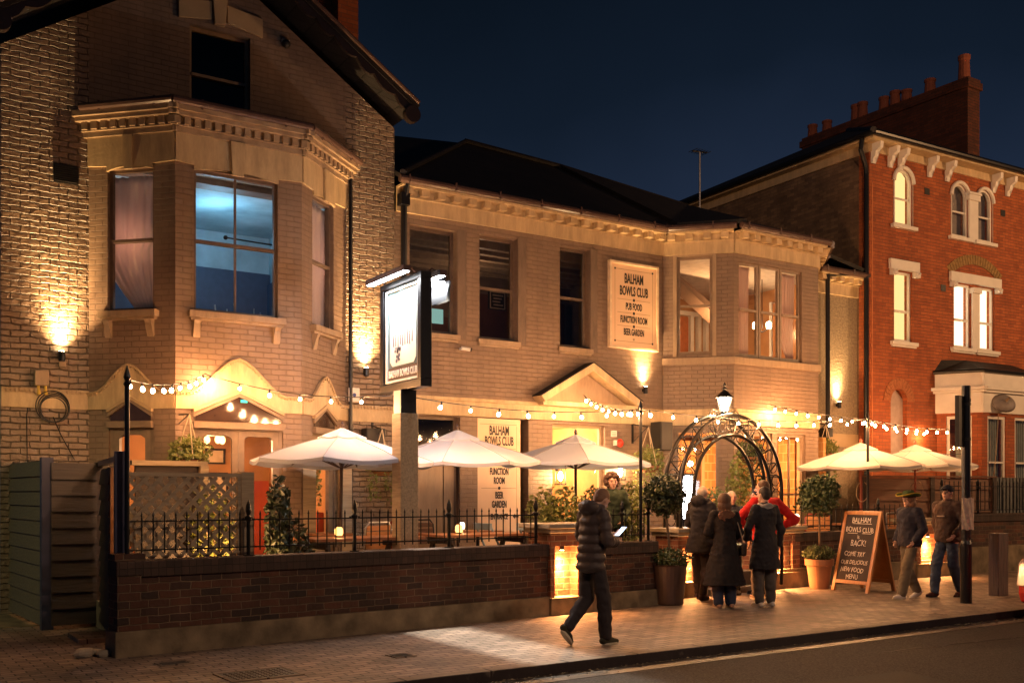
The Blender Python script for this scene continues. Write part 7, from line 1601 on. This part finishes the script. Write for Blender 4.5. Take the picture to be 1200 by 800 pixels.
# 7 dark coat with grey scarf
t, m, J, hc, hq, k = person('man in a dark knee length coat and grey scarf with white trainers', (11.12, 10.40, 0), R(-12), 1.76, 0, head=(0.0, 0.3), slim=0.84, coat=(cloth('charcoal_wool', (0.030, 0.027, 0.030)), 0.56, 0.94, 'plain'), trousers=(cloth('grey_trousers', (0.10, 0.085, 0.075)), 1.12), shoes=(WHT, WHT), hair=('short', HK), arms={'L': ((-0.27, 0.02, 1.15), (-0.2, 0.18, 0.98)), 'R': ((0.26, -0.03, 1.13), (0.27, 0.05, 0.90))})
sc_ = thing('scarf', 'grey scarf round the neck of the man in the knee length coat', 'scarf', m @ V((0, 0, 1.48))); b = MB(); b.tube([(0.085*math.cos(a), 0.085*math.sin(a)-0.01, 1.475+0.012*math.sin(3*a)) for a in [2*math.pi*j/20 for j in range(21)]], 0.035, 8); b.ball((0, -0.075, 1.44), 0.09, 0.045, 0.045); remesh(b, 'wrap', cloth('grey_wool', (0.32, 0.29, 0.27)), sc_, m, 0.009, 2)
# 8 person with dark blue cap behind the red jumper
t, m, J, hc, hq, k = person('person in a dark blue beanie mostly hidden behind the red jumper', (12.45, 11.75, 0), R(60), 1.76, 1, head=(0.1, 0.0), coat=(NAVY, 0.88, 1.05, 'plain'), trousers=(BLKC,), shoes=(BLKC, BLKC), hair=None, extras=('collar',))
b = MB(); b.ball(hc + V((0, -0.01, 0.035)), 0.092, 0.105, 0.092, 14, 10); remesh(b, 'beanie', NAVY, t, m, 0.009, 1)
# 9 hat person walking left
WALK = {'L': ((-0.10, 0.16, 0.50), (-0.09, 0.24, 0.09), 0.1), 'R': ((0.10, -0.02, 0.50), (0.09, -0.24, 0.12), -0.35)}
t, m, J, hc, hq, k = person('person walking in a wide green and yellow hat and dark jacket', (13.98, 10.02, 0), R(78), 1.68, 0, head=(0.05, 0.15), legs=WALK, coat=(cloth('navy_blouson', (0.024, 0.022, 0.034)), 0.9, 1.12, 'plain'), trousers=(cloth('olive_trousers', (0.14, 0.11, 0.075)), 1.22), shoes=(WHT, RUB), hair=('bob', HS), slim=0.95, arms={'L': ((-0.27, -0.04, 1.15), (-0.22, 0.10, 0.96)), 'R': ((0.27, -0.06, 1.15), (0.22, 0.08, 0.95))})
ht = thing('wide_brim_hat', 'green hat with yellow edges on the head of the walking person', 'hat', m @ hc); b = MB(); N_ = 24; prof = [(0.185, 0.0), (0.14, 0.0), (0.098, 0.005), (0.092, 0.05), (0.075, 0.09), (0.03, 0.10), (0.001, 0.095)]; rings = []
for r_, z in prof:
    rings.append([b.bm.verts.new((hc.x + r_*math.cos(2*math.pi*j/N_), hc.y + r_*1.08*math.sin(2*math.pi*j/N_), hc.z+0.055+z + (0.055*(math.cos(2*math.pi*j/N_)**2) if r_ > 0.15 else 0))) for j in range(N_)])
for i in range(len(rings)-1):
    for j in range(N_): b.bm.faces.new([rings[i][j], rings[i][(j+1) % N_], rings[i+1][(j+1) % N_], rings[i+1][j]])
o = b.obj('crown_and_brim', cloth('hat_green', (0.05, 0.075, 0.02)), ht, m, smooth=True); sd = o.modifiers.new('s', 'SOLIDIFY'); sd.thickness = 0.006
b = MB(); b.tube([(hc.x + 0.187*math.cos(a), hc.y + 0.187*1.08*math.sin(a), hc.z+0.055 + 0.055*math.cos(a)**2) for a in [2*math.pi*j/N_ for j in range(N_+1)]], 0.008, 5); b.obj('brim_edge', cloth('hat_yellow', (0.55, 0.38, 0.03)), ht, m)
# 10 cap man walking
WALK2 = {'R': ((0.10, 0.15, 0.50), (0.09, 0.20, 0.09), 0.0), 'L': ((-0.10, 0.0, 0.50), (-0.09, -0.18, 0.11), -0.25)}
t, m, J, hc, hq, k = person('man in a dark cap and glasses walking in jeans and a brown half zip jacket', (14.74, 9.86, 0), R(86), 1.80, 0, head=(0.0, 0.2), legs=WALK2, coat=(cloth('brown_fleece', (0.085, 0.05, 0.038)), 0.88, 1.08, 'plain'), trousers=(cloth('denim_blue', (0.055, 0.075, 0.12)), 1.12), shoes=(cloth('oxblood_shoe', (0.07, 0.025, 0.02)), BLKC), hair=('short', HK), extras=('collar',), arms={'L': ((-0.30, -0.02, 1.15), (-0.28, 0.20, 0.98)), 'R': ((0.27, -0.06, 1.15), (0.22, -0.10, 0.90))})
ht = thing('baseball_cap', 'dark blue peaked cap on the man with glasses', 'cap', m @ hc); b = MB(); b.ball(hc + hq @ V((0, -0.008, 0.04)), 0.092, 0.105, 0.082, 14, 10); remesh(b, 'dome', NAVY, ht, m, 0.009, 1); b = MB(); b.ball(hc + hq @ V((0, 0.115, 0.055)), 0.072, 0.07, 0.010, 12, 6, hq.to_4x4()); b.obj('peak', NAVY, ht, m, smooth=True)
gl_ = thing('glasses', 'thin framed glasses on the man in the dark cap', 'glasses', m @ hc); b = MB()
for sg in (-1, 1): b.tube([hc + hq @ V((sg*0.034+0.024*math.cos(a), 0.105, 0.012+0.019*math.sin(a))) for a in [2*math.pi*j/12 for j in range(13)]], 0.003, 5); b.tube([hc + hq @ V((sg*0.058, 0.103, 0.015)), hc + hq @ V((sg*0.08, 0.0, 0.015))], 0.003, 5)
b.obj('frame', M['dark'], gl_, m)
b = MB(); b.box(-0.07, 0.06, 0.170, 0.186, 1.255, 1.275); b.obj('chest_print', simple('pale_print', (0.40, 0.30, 0.24), 0.8), t, m)
